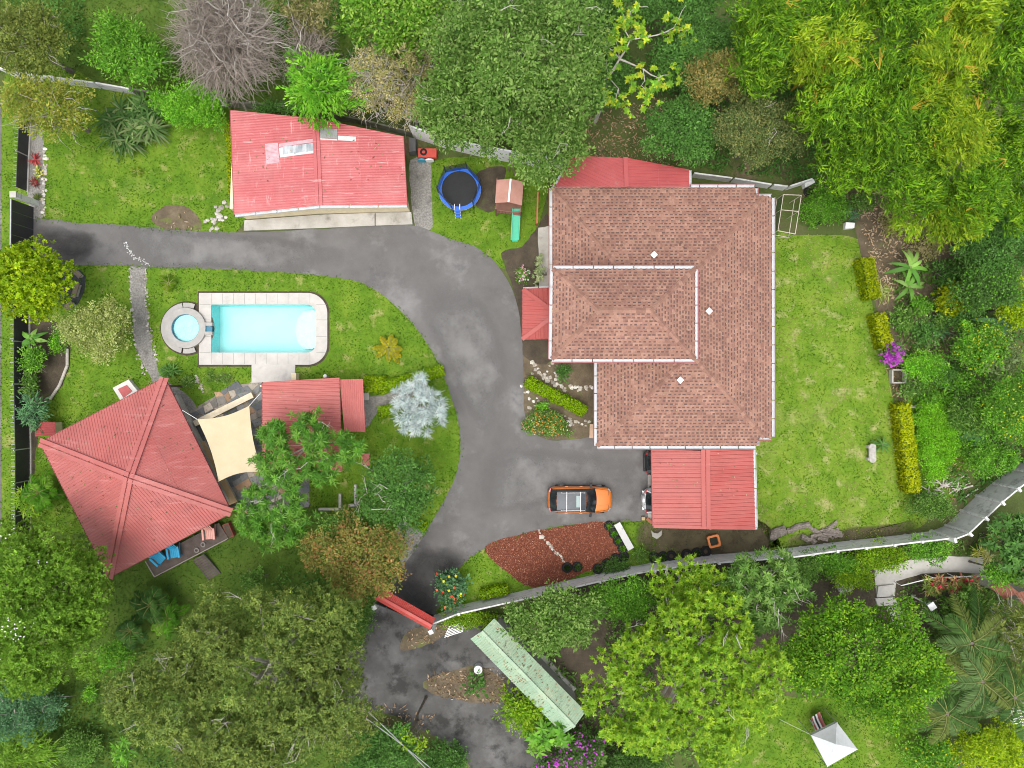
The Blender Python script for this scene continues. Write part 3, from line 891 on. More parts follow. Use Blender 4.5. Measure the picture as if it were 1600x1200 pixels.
TR = rng_of(31)
LAP = 2.7
def corr(mb, poly, pitch=0.24, amp=0.03, prof='rib'):
    """profiled sheet over a convex planar face; first edge is the eave, ribs run up the slope"""
    poly = [Vector(p) for p in poly]
    u, v, n = axes(poly)
    o = poly[0]
    uv = [((p - o).dot(u), (p - o).dot(v)) for p in poly]
    lo, hi = min(a for a, b in uv), max(a for a, b in uv)
    if prof == 'rib': fr = ((0, 0), (.5, 0), (.58, 1), (.86, 1), (.94, 0))
    else: fr = tuple((i / 6, 0.5 - 0.5 * math.cos(2 * math.pi * i / 6)) for i in range(6))
    us = []
    tints = {}
    k = 0
    while lo + k * pitch < hi:
        us += [(lo + (k + f) * pitch, h) for f, h in fr if lo + (k + f) * pitch < hi]
        k += 1
    us.append((hi - 1e-4, 0))
    prev = None
    vlo = min(q[1] for q in uv); vhi = max(q[1] for q in uv)
    ns = max(1, round((vhi - vlo) / LAP))
    cuts = [vlo + (vhi - vlo) * s / ns + (.0 if s in (0, ns) else .25 * TR.normal()) for s in range(ns + 1)]
    for x, h in us:
        vs_ = []
        x = min(max(x, lo + 1e-4), hi - 1e-4)
        for i in range(len(uv)):
            (a, b), (c, d) = uv[i], uv[(i + 1) % len(uv)]
            if (a - x) * (c - x) <= 0 and abs(a - c) > 1e-9:
                vs_.append(b + (d - b) * (x - a) / (c - a))
        if len(vs_) < 2: continue
        v0, v1 = min(vs_), max(vs_)
        i = len(mb.v)
        ln = []
        for s in range(ns):                                # lower edge of every sheet laps over the one below it
            p, q = min(max(cuts[s], v0), v1), min(max(cuts[s + 1], v0), v1)
            mb.v.append(tuple(o + u * x + v * p + n * (h * amp + (.012 if s else 0)))); mb.v.append(tuple(o + u * x + v * q + n * (h * amp)))
            ln.append(q - p)
        if prev is not None:
            for s in range(ns):
                if max(ln[s], prev[1][s]) < 1e-4: continue
                mb.f.append((prev[0] + 2 * s, i + 2 * s, i + 2 * s + 1, prev[0] + 2 * s + 1))
                k_ = (int((x - lo) / .82), s)
                if k_ not in tints:
                    w_ = TR.normal(0, 1, 2)
                    tints[k_] = (math.exp(.03 * w_[0]), math.exp(.03 * w_[0] + .035 * w_[1]), math.exp(.03 * w_[0] + .035 * w_[1]))
                mb.c[len(mb.f) - 1] = tints[k_]
        prev = (i, ln)
    return mb

def fallen(parent, faces, n, seed, pal='litter', lift=.05):
    """leaves that have dropped on a roof"""
    r = rng_of(seed)
    V, C = [], []
    for f in faces:
        f = [Vector(p) for p in f]
        u, v, nn = axes(f)
        for _ in range(n):
            w = r.random(len(f)) ** 1.5; w /= w.sum()
            p = sum((q * float(x) for q, x in zip(f, w)), Vector()) + nn * lift
            ax = r.normal(0, 1, 3); nz = np.array(nn)
            V.append(leaf_quads(np.array(p)[None], np.cross(nz, ax)[None], nz[None], .10 + .14 * r.random(), .05 + .04 * r.random(), 0.0)); C.append(np.array(PAL[pal][r.integers(len(PAL[pal]))]) * 1.2)
    return add('fallen_leaves', np.concatenate(V), quads(len(C)), LEAF, parent, cols=np.array(C), kind='stuff')

def rid(mb, a, b, w=0.3, h=0.05, lift=0.05):
    z = Vector((0, 0, lift))
    return mb.bar(Vector(a) + z, Vector(b) + z, w, h)

def shrink(poly, d):
    """inset a 2-D polygon about its centroid by roughly d metres"""
    c = sum((Vector(p[:2]) for p in poly), Vector((0, 0))) / len(poly)
    out = []
    for p in poly:
        q = Vector(p[:2]) - c
        out.append(c + q * max(0.2, (q.length - d * 1.3) / q.length))
    return out

def window(parent, c, w, h, rz, frame=None):
    """window standing on a wall plane: c centre, rz the angle of the outward normal"""
    nx, ny = math.cos(rz), math.sin(rz)
    f = MB()
    f.box((c[0] + nx * .03, c[1] + ny * .03, c[2] + h / 2), (.08, w + .1, .08), rz).box((c[0] + nx * .03, c[1] + ny * .03, c[2] - h / 2), (.08, w + .1, .08), rz)
    for s in (-1, 1):
        f.box((c[0] + nx * .03 - ny * s * w / 2, c[1] + ny * .03 + nx * s * w / 2, c[2]), (.08, .08, h - .08), rz)
    fr = f.build('window', frame or M['white'], parent)
    MB().box((c[0] + nx * .012, c[1] + ny * .012, c[2]), (.02, w - .08, h - .08), rz).build('pane', M['glass'], fr)

M['glass'] = pmat('window_glass', [(0.4, (0.03, 0.04, 0.05)), (0.6, (0.06, 0.075, 0.085))], 0.6, 2, 0.08, spec=0.6)

def gutter(parent, a, b, seg=1.25, w=0.16, out=None, name='gutter_segment'):
    """open U-channel gutter laid in lengths; out = unit vector away from the roof"""
    a, b = Vector(a), Vector(b)
    d = b - a
    n = max(1, round(d.length / seg))
    t = d.normalized()
    if out is None: out = Vector((t.y, -t.x, 0))
    for i in range(n):
        p, q = a + d * (i / n) + t * .028, a + d * ((i + 1) / n) - t * .028
        m = MB()
        c = out * (w / 2)
        m.bar(p + c + Vector((0, 0, -.11)), q + c + Vector((0, 0, -.11)), w, .02)
        m.bar(p + out * (w - .012) + Vector((0, 0, -.05)), q + out * (w - .012) + Vector((0, 0, -.05)), .024, .10)
        m.bar(p + out * .012 + Vector((0, 0, -.06)), q + out * .012 + Vector((0, 0, -.06)), .024, .08)
        m.build(name, M['gutter'], parent)

# --- the main house
ZE, ZR = 3.0, 5.0
A1, A2, A3 = P(978, 432, ZR), P(1080, 432, ZR), P(1080, 552, ZR)
house = thing('house', 'large two-storey house with brown shingle hip roofs and white gutters', 'house', P(1040, 495))
def e(px, py): return P(px, py, ZE)
NWc, NEc, SEc, SWc, Wm, W2 = e(863, 293), e(1206, 293), e(1206, 697), e(933, 697), e(863, 562), e(933, 560)
faces = {'n': [NEc, NWc, A1, A2], 'e': [SEc, NEc, A2, A3], 's': [SWc, SEc, A3], 'w': [NWc, Wm, A1], 'w2': [W2, SWc, A3]}
nx0, ny0, sy0, sx0 = e(1180, 0).x, e(0, 308).y, e(0, 683).y, e(1182, 0).x
def notch(p):
    return (p.x > nx0 and p.y > ny0) or (p.x > sx0 and p.y < sy0)

def shingle_roof(parent, faces, hips, cut=None, seed=0, row=0.22, tab=0.29):
    r = rng_of(seed)
    base = MB()
    V, F, C = [], [], []
    light = np.array([(.385, .215, .16), (.355, .195, .145), (.415, .24, .18), (.325, .175, .135)])
    darkc = np.array([(.185, .112, .097), (.21, .125, .107), (.155, .098, .087)])
    for poly in faces:
        u, v, n = axes(poly)
        o = poly[0]
        uv = np.array([((p - o).dot(u), (p - o).dot(v)) for p in poly])
        lo, hi = uv.min(0), uv.max(0)
        nr = int((hi[1] - lo[1]) / row) + 1
        for i in range(nr):
            v0 = lo[1] + i * row
            x = lo[0] - tab * r.random() * 0.9 + (0.5 * tab if i % 2 else 0)
            k = 0
            while x < hi[0] + tab:
                w = tab * (0.92 + 0.16 * r.random())
                # each tab: a full-width upper strip, and below it a light lip beside a dark recessed slot
                dw = .165 * (.75 + .5 * r.random())
                dh = row * .46
                lc = light[r.integers(4)] * (0.94 + 0.12 * r.random())
                for x0, ww, vv, hh, dark in ((x, w, v0 + dh, row - dh, False), (x, w - dw, v0, dh, False), (x + w - dw, dw, v0, dh, True)):
                    cu, cv = x0 + ww / 2, vv + hh / 2
                    if not inside(np.array([[cu, cv]]), uv)[0]: continue
                    c = o + u * cu + v * cv
                    if cut and cut(c): continue
                    h0 = 0.004 if dark else 0.012 + 0.024 * (1 - (vv - v0) / row)
                    h1 = 0.004 if dark else 0.012 + 0.024 * (1 - (vv + hh - v0) / row)
                    b = len(V)
                    p = [o + u * x0 + v * vv + n * h0, o + u * (x0 + ww) + v * vv + n * h0,
                         o + u * (x0 + ww) + v * (vv + hh) + n * h1, o + u * x0 + v * (vv + hh) + n * h1]
                    V += [tuple(q) for q in p]
                    F.append((b, b + 1, b + 2, b + 3))
                    C.append(darkc[r.integers(3)] if dark and r.random() < .85 else lc)
                    if vv == v0 and not dark:
                        V += [tuple(o + u * x0 + v * vv), tuple(o + u * (x0 + ww) + v * vv)]
                        F.append((b + 4, b + 5, b + 1, b)); C.append(lc)
                x += w
    rf = parent
    add('shingles', V, F, SHING, rf, cols=C, kind='stuff')
    V, F, C = [], [], []
    for a, b in hips:                                           # overlapping cap pieces along hips and ridges
        d = (b - a)
        t = d.normalized()
        s = t.cross(Vector((0, 0, 1))).normalized()
        n = int(d.length / 0.26)
        for i in range(n):
            p0, p1 = a + d * (i / n), a + d * ((i + 1) / n) + t * .03
            if cut and cut(p0): continue
            k = len(V)
            hz = Vector((0, 0, .075))
            V += [tuple(p0 - s * .15 + Vector((0, 0, -.005))), tuple(p0 + hz + Vector((0, 0, .012))), tuple(p0 + s * .15 + Vector((0, 0, -.005))),
                  tuple(p1 - s * .15 + Vector((0, 0, -.015))), tuple(p1 + hz), tuple(p1 + s * .15 + Vector((0, 0, -.015)))]
            F += [(k, k + 1, k + 4, k + 3), (k + 1, k + 2, k + 5, k + 4), (k, k + 2, k + 1)]
            c = light[r.integers(4)] * (0.85 + .25 * r.random())
            C += [c, c, c * .6]
    add('hip_caps', V, F, SHING, rf, cols=C, kind='stuff')

under = pmat('roof_felt', [(0.3, (0.10, 0.06, 0.055)), (0.7, (0.14, 0.085, 0.075))], 4, 5, 0.95)
def pl(face, x, y):                                            # height of the roof plane at x,y
    u, v, n = axes(face)
    return face[0].z - (n.x * (x - face[0].x) + n.y * (y - face[0].y)) / n.z
b1 = MB()
def onp(face, x, y): return Vector((x, y, pl(face, x, y)))
# north and east faces are cut by the two stepped corners of the eaves
hipNE = lambda y: NEc + (A2 - NEc) * ((NEc.y - y) / (NEc.y - A2.y))
hn = hipNE(ny0)
b1.quad(NWc, A1, A2, hn, onp(faces['n'], nx0, ny0), Vector((nx0, NEc.y, ZE)))
hipSE = lambda y: SEc + (A3 - SEc) * ((y - SEc.y) / (A3.y - SEc.y))
hs_ = hipSE(sy0)
b1.quad(Vector((NEc.x, ny0, ZE)), hn, A2, A3, hs_, Vector((SEc.x, sy0, ZE)))
b1.quad(SWc, Vector((sx0, SEc.y, ZE)), onp(faces['s'], sx0, sy0), hs_, A3)
b1.quad(NWc, Wm, A1)
b1.quad(Wm, W2, A3, A2, A1)
b1.quad(W2, SWc, A3)
lower = b1.build('lower_roof', under, house)
shingle_roof(lower, list(faces.values()), [(NWc, A1), (hn, A2), (SWc, A3), (hs_, A3), (A1, A2), (A2, A3)], notch, 3)
ZU, ZUR = 5.9, 7.3
U = [P(864, 420, ZU), P(1086, 420, ZU), P(1086, 561, ZU), P(862, 561, ZU)]
R1, R2 = P(936, 485, ZUR), P(1016, 485, ZUR)
uf = [[U[1], U[0], R1, R2], [U[2], U[1], R2], [U[3], U[2], R2, R1], [U[0], U[3], R1]]
b2 = MB()
for f in uf: b2.quad(*f)
upper = b2.build('upper_roof', under, house)
fallen(lower, list(faces.values()), 26, 61)
fallen(upper, uf, 8, 62)
shingle_roof(upper, uf, [(U[0], R1), (U[1], R2), (U[2], R2), (U[3], R1), (R1, R2)], None, 4)
wallc = plain('pale_render', (0.62, 0.52, 0.42), 0.85, 0.2)
Lw = [P(872, 302, 3), P(1172, 302, 3), P(1172, 316, 3), P(1197, 316, 3), P(1197, 675, 3), P(1174, 675, 3), P(1174, 688, 3), P(942, 688, 3), P(942, 553, 3), P(872, 553, 3)]
MB().prism([(p.x, p.y) for p in Lw], 0.0, 2.97).build('wall', wallc, house)
Uw = [P(874, 429, 6), P(1076, 429, 6), P(1076, 552, 6), P(873, 552, 6)]
MB().prism([(p.x, p.y) for p in Uw], 2.975, 5.86).build('upper_wall', wallc, house)
dz = Vector((0, 0, .0))
def gl(pts):
    for (a, b) in zip(pts[:-1], pts[1:]): gutter(house, a, b, 1.22, 0.19)
n_ = Vector((nx0, NEc.y, ZE)); n2_ = Vector((nx0, ny0, ZE)); n3_ = Vector((NEc.x, ny0, ZE))
s_ = Vector((SEc.x, sy0, ZE)); s2_ = Vector((sx0, sy0, ZE)); s3_ = Vector((sx0, SEc.y, ZE))
def goutline(pts, closed=True):
    """pts anticlockwise seen from above gives outward normals to the right of travel"""
    m = len(pts)
    for i in range(m if closed else m - 1):
        a, b = pts[i], pts[(i + 1) % m]
        gutter(house, a, b, 1.22, 0.19)
goutline([W2, SWc, s3_, s2_, s_, n3_, n2_, n_, NWc, Wm], False)
goutline([U[3], U[2], U[1], U[0]])
def fascia(parent, pts, off=0.195, closed=True, z=-.05, mat=None, h=.16):
    m = len(pts)
    f = MB()
    for i in range(m if closed else m - 1):
        a, b = pts[i], pts[(i + 1) % m]
        t = (b - a).normalized()
        o_ = Vector((t.y, -t.x, 0)) * (off + .02)
        f.bar(a + o_ + Vector((0, 0, z)), b + o_ + Vector((0, 0, z)), .03, h)
    return f.build('fascia', mat or M['maroon'], parent)
fascia(house, [W2, SWc, s3_, s2_, s_, n3_, n2_, n_, NWc, Wm], closed=False)
fascia(house, [U[3], U[2], U[1], U[0]])
for px, py, fc in ((1022, 398, 'n'), (1108, 486, 'e'), (1063, 594, 's')):
    p = P(px, py, 4.6)
    z = pl(faces[fc], p.x, p.y)
    p = P(px, py, z + .35)
    v_ = MB().tube([(p.x, p.y, z - .05), (p.x, p.y, z + .26)], .10, 10).build('vent_pipe', M['steel'], house)
    MB().box((p.x, p.y, z + .33), (.32, .32, .10), math.pi / 4).box((p.x, p.y, z + .40), (.24, .24, .04), math.pi / 4).build('vent_cap', M['white'], v_)
for y in (340, 390):
    q = P(872, y, 1.5); window(house, (q.x, q.y, 1.5), 1.5, 1.2, math.pi)
for y in (585, 640):
    q = P(942, y, 1.5); window(house, (q.x, q.y, 1.5), 1.6, 1.2, math.pi)
for x in (905, 960):
    q = P(x, 429, 4.4); window(house, (q.x, Uw[0].y, 4.5), 1.4, 1.1, math.pi / 2)
    window(house, (q.x, Uw[2].y, 4.5), 1.4, 1.1, -math.pi / 2)
for y in (400, 520, 610):
    q = P(1197, y, 1.5); window(house, (Lw[3].x, q.y, 1.5), 1.8, 1.3, 0.0)

# porch with the small red hip roof
pz, pr = 2.9, 3.75
c4 = [P(817, 452, pz), P(866, 450, pz), P(866, 529, pz), P(816, 530, pz)]
ap1, ap2 = P(862, 485, pr), P(862, 496, pr)
porch = thing('entry_porch', 'small red hipped metal porch roof beside the driveway', 'porch', P(838, 490))
r_ = MB()
corr(r_, [c4[0], c4[3], ap2, ap1], .30, .035); corr(r_, [c4[1], c4[0], ap1], .30, .035); corr(r_, [c4[3], c4[2], ap2], .30, .035)
rf = r_.build('roof', M['red_car'], porch)
h_ = MB(); rid(h_, c4[0], ap1, .26); rid(h_, c4[3], ap2, .26); h_.build('hip_cap', M['red_car'], rf)
gutter(porch, c4[1], c4[0], 1.3, .13)
fascia(porch, [c4[1], c4[0], c4[3], c4[2]], 0.0, False)
for q in (c4[0], c4[3]):
    MB().box((q.x + .35, q.y + (-.3 if q is c4[0] else .3), 1.44), (.22, .22, 2.82)).build('post', M['cream'], porch)
MB().prism([(p.x, p.y) for p in [P(823, 455), P(862, 455), P(862, 526), P(823, 526)]], 0.0, 0.16).build('step', M['concrete'], porch)

# red rear lean-to north of the house
z0, z1 = 3.0, 3.45
q = [P(893, 243, z0), P(977, 246, z1), P(1077, 265, z0), P(1077, 292, z0), P(979, 292, z1), P(868, 292, z0)]
ann = thing('rear_annex', 'dark red metal roofed annex behind the shingled house', 'annex', P(975, 270))
r_ = MB(); corr(r_, [q[5], q[0], q[1], q[4]], .22, .02); corr(r_, [q[2], q[3], q[4], q[1]], .22, .02)
rf = r_.build('roof', M['red_dull'], ann)
m_ = MB(); rid(m_, q[1], q[4], .28, .04); m_.build('ridge_cap', M['red_dull'], rf)
gutter(ann, q[3] , q[2], 1.2, .14); gutter(ann, q[0], q[5], 1.2, .14)
MB().prism([(p.x, p.y) for p in [P(884, 296, 3), P(899, 250, 3), P(977, 253, 3), P(1068, 270, 3), P(1068, 296, 3)]], 0, 2.95).build('wall', wallc, ann)

# carport
z0, z1 = 2.55, 2.95
q = [P(1019, 702, z0), P(1102, 702, z1), P(1177, 702, z0), P(1180, 825, z0), P(1103, 824, z1), P(1021, 822, z0)]
cp = thing('carport', 'red ribbed metal carport against the south side of the house', 'carport', P(1100, 765))
r_ = MB(); corr(r_, [q[0], q[5], q[4], q[1]], .245, .045); corr(r_, [q[3], q[2], q[1], q[4]], .245, .045)
rf = r_.build('roof', M['red_car'], cp)
m_ = MB()
for s in (-1, 1):
    o_ = Vector((s * .16, 0, -.01)); rid(m_, q[1] + o_, q[4] + o_, .27, .03, .06)
m_.build('ridge_cap', M['red_car'], rf)
m_ = MB(); rid(m_, q[5], q[4], .22, .04, .03); rid(m_, q[4], q[3], .22, .04, .03); rid(m_, q[0], q[5], .10, .04, .0); m_.build('edge_trim', M['red_car'], rf)
gutter(cp, q[3], q[2], 1.4, .17)
fallen(rf, [[q[0], q[5], q[4], q[1]], [q[3], q[2], q[1], q[4]]], 16, 70)
fascia(cp, [q[0], q[5]], 0.05, False)
for px, py in ((1024, 818), (1102, 820), (1172, 820), (1024, 706), (1172, 706)):
    p = P(px, py, 1.3)
    MB().box((p.x, p.y, 1.25), (.12, .12, 2.5)).build('post', M['steel'], cp)
xy = [P(1012, 702), P(1178, 702), P(1178, 815), P(1012, 812)]
MB().prism([(p.x, p.y) for p in xy], 0.0, 0.055).build('slab', M['concrete'], cp)

# workshop
z0, z1 = 3.0, 3.55
q = [P(360, 172, z0), P(493, 185, z1), P(630, 213, z0), P(636, 320, z0), P(499, 321, z1), P(366, 335, z0)]
ws = thing('workshop', 'long building with chalky faded red roof and cream walls', 'workshop', P(505, 265))
r_ = MB(); corr(r_, [q[0], q[5], q[4], q[1]], .17, .018, 'sine'); corr(r_, [q[3], q[2], q[1], q[4]], .17, .018, 'sine')
rf = r_.build('roof', M['red_shop'], ws)
m_ = MB()
for s in (-1, 1):
    o_ = Vector((s * .12, 0, -.01)); rid(m_, q[1] + o_, q[4] + o_, .20, .03, .05)
m_.build('ridge_cap', M['red_shop'], rf)
def patch(parent, name, pts, face, mat, lift=.035):
    m = MB()
    w_ = []
    for px, py in pts:
        p = P(px, py, 3.3)
        for _ in range(3):
            z = pl(face, p.x, p.y) + lift
            p = P(px, py, z)
        w_.append(p)
    corr(m, w_, .085, .012, 'sine') if name == 'roof_sheet' else m.quad(*w_)
    return m.build(name, mat, parent)
FW, FE = [q[0], q[5], q[4], q[1]], [q[3], q[2], q[1], q[4]]
pinks = pmat('pink_translucent_sheet', [(0.3, (0.44, 0.25, 0.28)), (0.7, (0.54, 0.38, 0.40))], 3, 5, 0.6)
skyw = plain('dull_white_sheet', (.52, .52, .52), .6)
glz = pmat('clear_roof_sheet', [(0.3, (0.20, 0.23, 0.25)), (0.5, (0.36, 0.39, 0.41)), (0.7, (0.50, 0.52, 0.53))], 1.4, 4, 0.25, mapping=(2.5, .6, 1))
patch(rf, 'roof_sheet', [(414, 224.5), (416, 257), (436.5, 254), (434.5, 223)], FW, pinks)
patch(rf, 'roof_sheet', [(436, 224.5), (436, 230), (491, 222), (490.5, 216.5)], FW, pinks)
patch(rf, 'skylight', [(436, 231), (437.5, 246), (491.5, 239), (491, 223)], FW, skyw)
for a, b in ((442, 457), (458.5, 476), (477.5, 490)):
    t = lambda x: 227.5 - (x - 442) * 0.115
    patch(rf, 'skylight_pane', [(a, t(a) + 1.5), (a, t(a) + 14), (b, t(b) + 13), (b, t(b) + 1.5)], FW, glz, .05)
patch(rf, 'roof_sheet', [(527, 201.5), (500, 200), (500, 215.5), (527, 217)], FE, pmat('grey_roof_sheet', [(0.3, (0.20, 0.21, 0.20)), (0.7, (0.34, 0.34, 0.33))], 2, 5, .6))
patch(rf, 'skylight', [(556, 213.5), (528, 212), (528, 219), (556, 221)], FE, skyw, .04)
patch(rf, 'skylight', [(527, 217.5), (500, 216), (500, 218), (527, 219.5)], FE, skyw, .04)
fallen(rf, [FW, FE], 26, 65); fallen(rf, [[q[1].lerp(q[0], .3), q[1], q[4].lerp(q[1], .85)]], 40, 66, 'fern')
gutter(ws, q[5], q[4], 1.6, .17); gutter(ws, q[4], q[3], 1.6, .17)
fascia(ws, [q[0], q[5]], 0.0, False); fascia(ws, [q[3], q[2]], 0.0, False)
wl = [P(392, 205), P(502, 215), P(624, 240), P(641, 331), P(501, 334.5), P(386, 343)]
MB().prism([(p.x, p.y) for p in wl], 0.0, 2.96).build('wall', M['cream'], ws)
for pts in ([(383, 345), (501, 336), (586, 333.2), (586, 353), (520, 356), (382, 361)], [(587.5, 333.1), (643, 332), (645, 351), (587.5, 353)]):
    MB().prism([(P(*p).x, P(*p).y) for p in pts], 0.0, 0.14).build('apron_slab', M['concrete'], ws)

# pavilion with the pyramid roof
z0, z1 = 2.8, 5.1
pc = [P(62, 691, z0), P(170, 903, z0), P(362, 801, z0), P(257, 590, z0)]
ap = P(201, 746, z1)
pv = thing('pavilion', 'square pavilion with a big faded red pyramid metal roof', 'pavilion', (*(P(210, 745)[:2]), 0))
r_ = MB()
for i in range(4):
    corr(r_, [pc[i], pc[(i + 1) % 4], ap], .19, .028)
rf = r_.build('roof', M['red_pav'], pv)
for i in range(4):
    d = (ap - pc[i]).normalized()
    s_v = Vector((-d.y, d.x, 0)).normalized()
    m_ = MB()
    for s in (-1, 1):
        rid(m_, pc[i] + s_v * s * .17, ap - d * .05 + s_v * s * .17, .26, .03, .03)
    m_.build('hip_cap', M['red_pav'], rf)
fallen(rf, [[pc[i], pc[(i + 1) % 4], ap] for i in range(4)], 24, 63)
fallen(rf, [[pc[0], pc[1], ap]], 40, 67, 'mid')
fascia(pv, [Vector(p) for p in pc], 0.0, True, -.03, plain('dark_red_edge', (.16, .035, .035), .6), .10)
ws_ = shrink([(p.x, p.y) for p in pc], 1.5)
cc_ = [(w.x, w.y) for w in ws_]
MB().prism(cc_, 0.505, 2.6).build('wall', plain('ochre_render', (.45, .33, .19), .85), pv)
MB().prism([(w.x, w.y) for w in shrink([(p.x, p.y) for p in pc], .9)], 0.0, 0.50).build('floor_plinth', M['concrete'], pv)
for p in shrink([(p.x, p.y) for p in pc], .45):
    MB().box((p.x, p.y, 1.36), (.16, .16, 2.72)).build('post', M['darkwood'], pv)
# timber terrace on its south-east side: every board its own piece
dk = [P(228, 877, .5), P(342, 817, .5), P(357, 841, .5), P(242, 901, .5)]
deck = thing('timber_deck', 'dark brown timber deck along the pyramid-roofed pavilion', 'deck', (*(P(292, 860)[:2]), 0))
nb = 13
for i in range(nb):
    t0, t1 = i / nb + .006, (i + 1) / nb - .006
    qd = [dk[0].lerp(dk[3], t0), dk[1].lerp(dk[2], t0), dk[1].lerp(dk[2], t1), dk[0].lerp(dk[3], t1)]
    MB().prism([(p.x, p.y) for p in qd], .45, .50 + .004 * (i % 3)).build('board', M['darkwood'], deck)
m_ = MB()
for t in (.05, .35, .65, .95):
    for a, b in ((dk[0], dk[1]), (dk[3], dk[2])):
        p = a.lerp(b, t); m_.box((p.x, p.y, .22), (.12, .12, .44))
m_.build('support_posts', M['darkwood'], deck, kind='stuff')
m_ = MB(); m_.bar(dk[3] + Vector((0, 0, .04)), dk[2] + Vector((0, 0, .04)), .05, .08); m_.bar(dk[0] + Vector((0, 0, .04)), dk[3] + Vector((0, 0, .04)), .05, .08)
m_.build('edge_rail', plain('pale_edge', (.32, .28, .25), .8), deck)
st = thing('deck_steps', 'dark slatted wooden steps leading down from the deck to the grass', 'steps', (*(P(322, 887)[:2]), 0))
a0, a1, b0, b1_ = P(301, 875, .4), P(318, 866, .4), P(327, 906, .05), P(345, 896, .05)
for i in range(10):
    t = i / 10
    l0, l1 = a0.lerp(b0, t), a0.lerp(b0, t + .075)
    r0, r1 = a1.lerp(b1_, t), a1.lerp(b1_, t + .075)
    m_ = MB(); m_.prism([(l0.x, l0.y), (l1.x, l1.y), (r1.x, r1.y), (r0.x, r0.y)], l0.z - .04, l0.z); m_.build('tread', M['darkwood'], st)
for a, b in ((a0, b0), (a1, b1_)):
    MB().bar(a + Vector((0, 0, -.1)), b + Vector((0, 0, -.03)), .06, .1).build('stringer', M['black'], st)

# pool house roof, two ribbed parts
z0, z1 = 2.5, 2.7
ph = thing('pool_house_roof', 'rosy red ribbed patio roof partly under the star-leaved tree', 'patio roof', (*(P(480, 665)[:2]), 0))
qa = [P(410, 597, z1), P(530, 590, z0), P(534, 735, z0), P(411, 742, z1)]
r_ = MB(); corr(r_, [qa[1], qa[2], qa[3], qa[0]], .255, .05); rf = r_.build('roof', M['red_pat'], ph)
fallen(rf, [qa], 60, 64); fallen(rf, [[qa[0].lerp(qa[3], .45), qa[1].lerp(qa[2], .45), qa[2], qa[3]]], 90, 68, 'mid')
qb = [P(531, 593, 2.42), P(567, 592, 2.25), P(571, 675, 2.25), P(538, 674, 2.42)]
r_ = MB(); corr(r_, [qb[0], qb[1], qb[2], qb[3]], .12, .015, 'sine'); r_.build('side_roof', M['red_pat'], ph)
fascia(ph, [qa[0], qa[3], qa[2], qa[1]], .0, False, -.03, M['maroon'], .08)
for px, py in ((416, 603), (522, 598), (416, 735), (526, 728), (560, 600), (564, 668)):
    p = P(px, py, 1.2)
    MB().box((p.x, p.y, 1.12 if px < 550 else 1.05), (.11, .11, 2.24 if px < 550 else 2.1)).build('post', M['cream'], ph)

# roofed entrance gate on the lane
z0, z1 = 2.6, 2.95
gc = [P(601, 921, z0), P(680, 966, z0), P(672, 984, z0), P(585, 936, z0)]
g0, g1 = gc[0].lerp(gc[3], .52), gc[1].lerp(gc[2], .52)
g0.z = g1.z = z1
gt = thing('entrance_gate', 'black street gate under a narrow strong red tiled canopy', 'gate', (*(P(632, 955)[:2]), 0))
r_ = MB(); corr(r_, [gc[1], gc[0], g0, g1], .12, .025, 'sine'); corr(r_, [gc[3], gc[2], g1, g0], .12, .012, 'sine')
rf = r_.build('roof', M['red_gate'], gt)
m_ = MB(); rid(m_, g0, g1, .2, .04, .04); m_.build('ridge_cap', M['red_gate'], rf)
ga, gb = P(596, 926), P(680, 962)
for i in range(5):
    p, r2 = ga.lerp(gb, i / 5 + .004), ga.lerp(gb, (i + 1) / 5 - .004)
    MB().bar(p + Vector((0, 0, 1.2)), r2 + Vector((0, 0, 1.2)), .05, 2.3).build('gate_panel', M['black'], gt)
for p in (ga, gb):
    MB().box((p.x, p.y - .22, 1.3), (.3, .3, 2.6), .5).build('pillar', M['wallwhite'], gt)

# green roofed shed beside the lane
z0, z1 = 2.5, 2.95
sc_ = [P(735, 998, z0), P(772, 966, z0), P(915, 1112, z0), P(880, 1147, z0)]
s0, s1 = sc_[0].lerp(sc_[1], .48), sc_[3].lerp(sc_[2], .48)
s0.z = s1.z = z1
gs = thing('green_shed', 'long narrow shed with a pale green corrugated gable roof', 'shed', (*(P(825, 1057)[:2]), 0))
r_ = MB(); corr(r_, [sc_[3], sc_[0], s0, s1], .17, .03, 'sine'); corr(r_, [sc_[1], sc_[2], s1, s0], .17, .03, 'sine')
rf = r_.build('roof', M['green_roof'], gs)
m_ = MB(); rid(m_, s0, s1, .22, .04, .05); m_.build('ridge_cap', M['green_roof'], rf)
fallen(rf, [[sc_[3], sc_[0], s0, s1], [sc_[1], sc_[2], s1, s0]], 60, 69)
MB().prism([(p.x, p.y) for p in shrink([(p.x, p.y) for p in sc_], .5)], 0, 2.45).build('wall', plain('grey_block', (.3, .29, .27), .9), gs)

# small red-roofed things
def little_hut(name, label, cat, pts, z0, z1, mat, wall_mat, ridge_h=True):
    c = [P(x, y, z0) for x, y in pts]
    t = thing(name, label, cat, (*((c[0] + c[2]) / 2)[:2], 0))
    a, b = c[0].lerp(c[1], .62), c[3].lerp(c[2], .62)
    a.z = b.z = z1
    r = MB(); corr(r, [c[3], c[0], a, b], .16, .02); corr(r, [c[1], c[2], b, a], .16, .02)
    r.build('roof', mat, t)
    MB().prism([(p.x, p.y) for p in shrink([(p.x, p.y) for p in c], .15)], 0.0, z0 - .03).build('wall', wall_mat, t)
    return t
little_hut('dog_kennel', 'little red-roofed kennel between the black fence and the pavilion', 'kennel', [(55, 659), (86, 658), (87, 681), (55, 682)], 1.0, 1.4, M['red_dull'], M['cream'])
bh = thing('bird_house', 'tiny red-roofed bird house standing on the lawn', 'bird house', P(571, 718))
c = P(571, 718, 1.3)
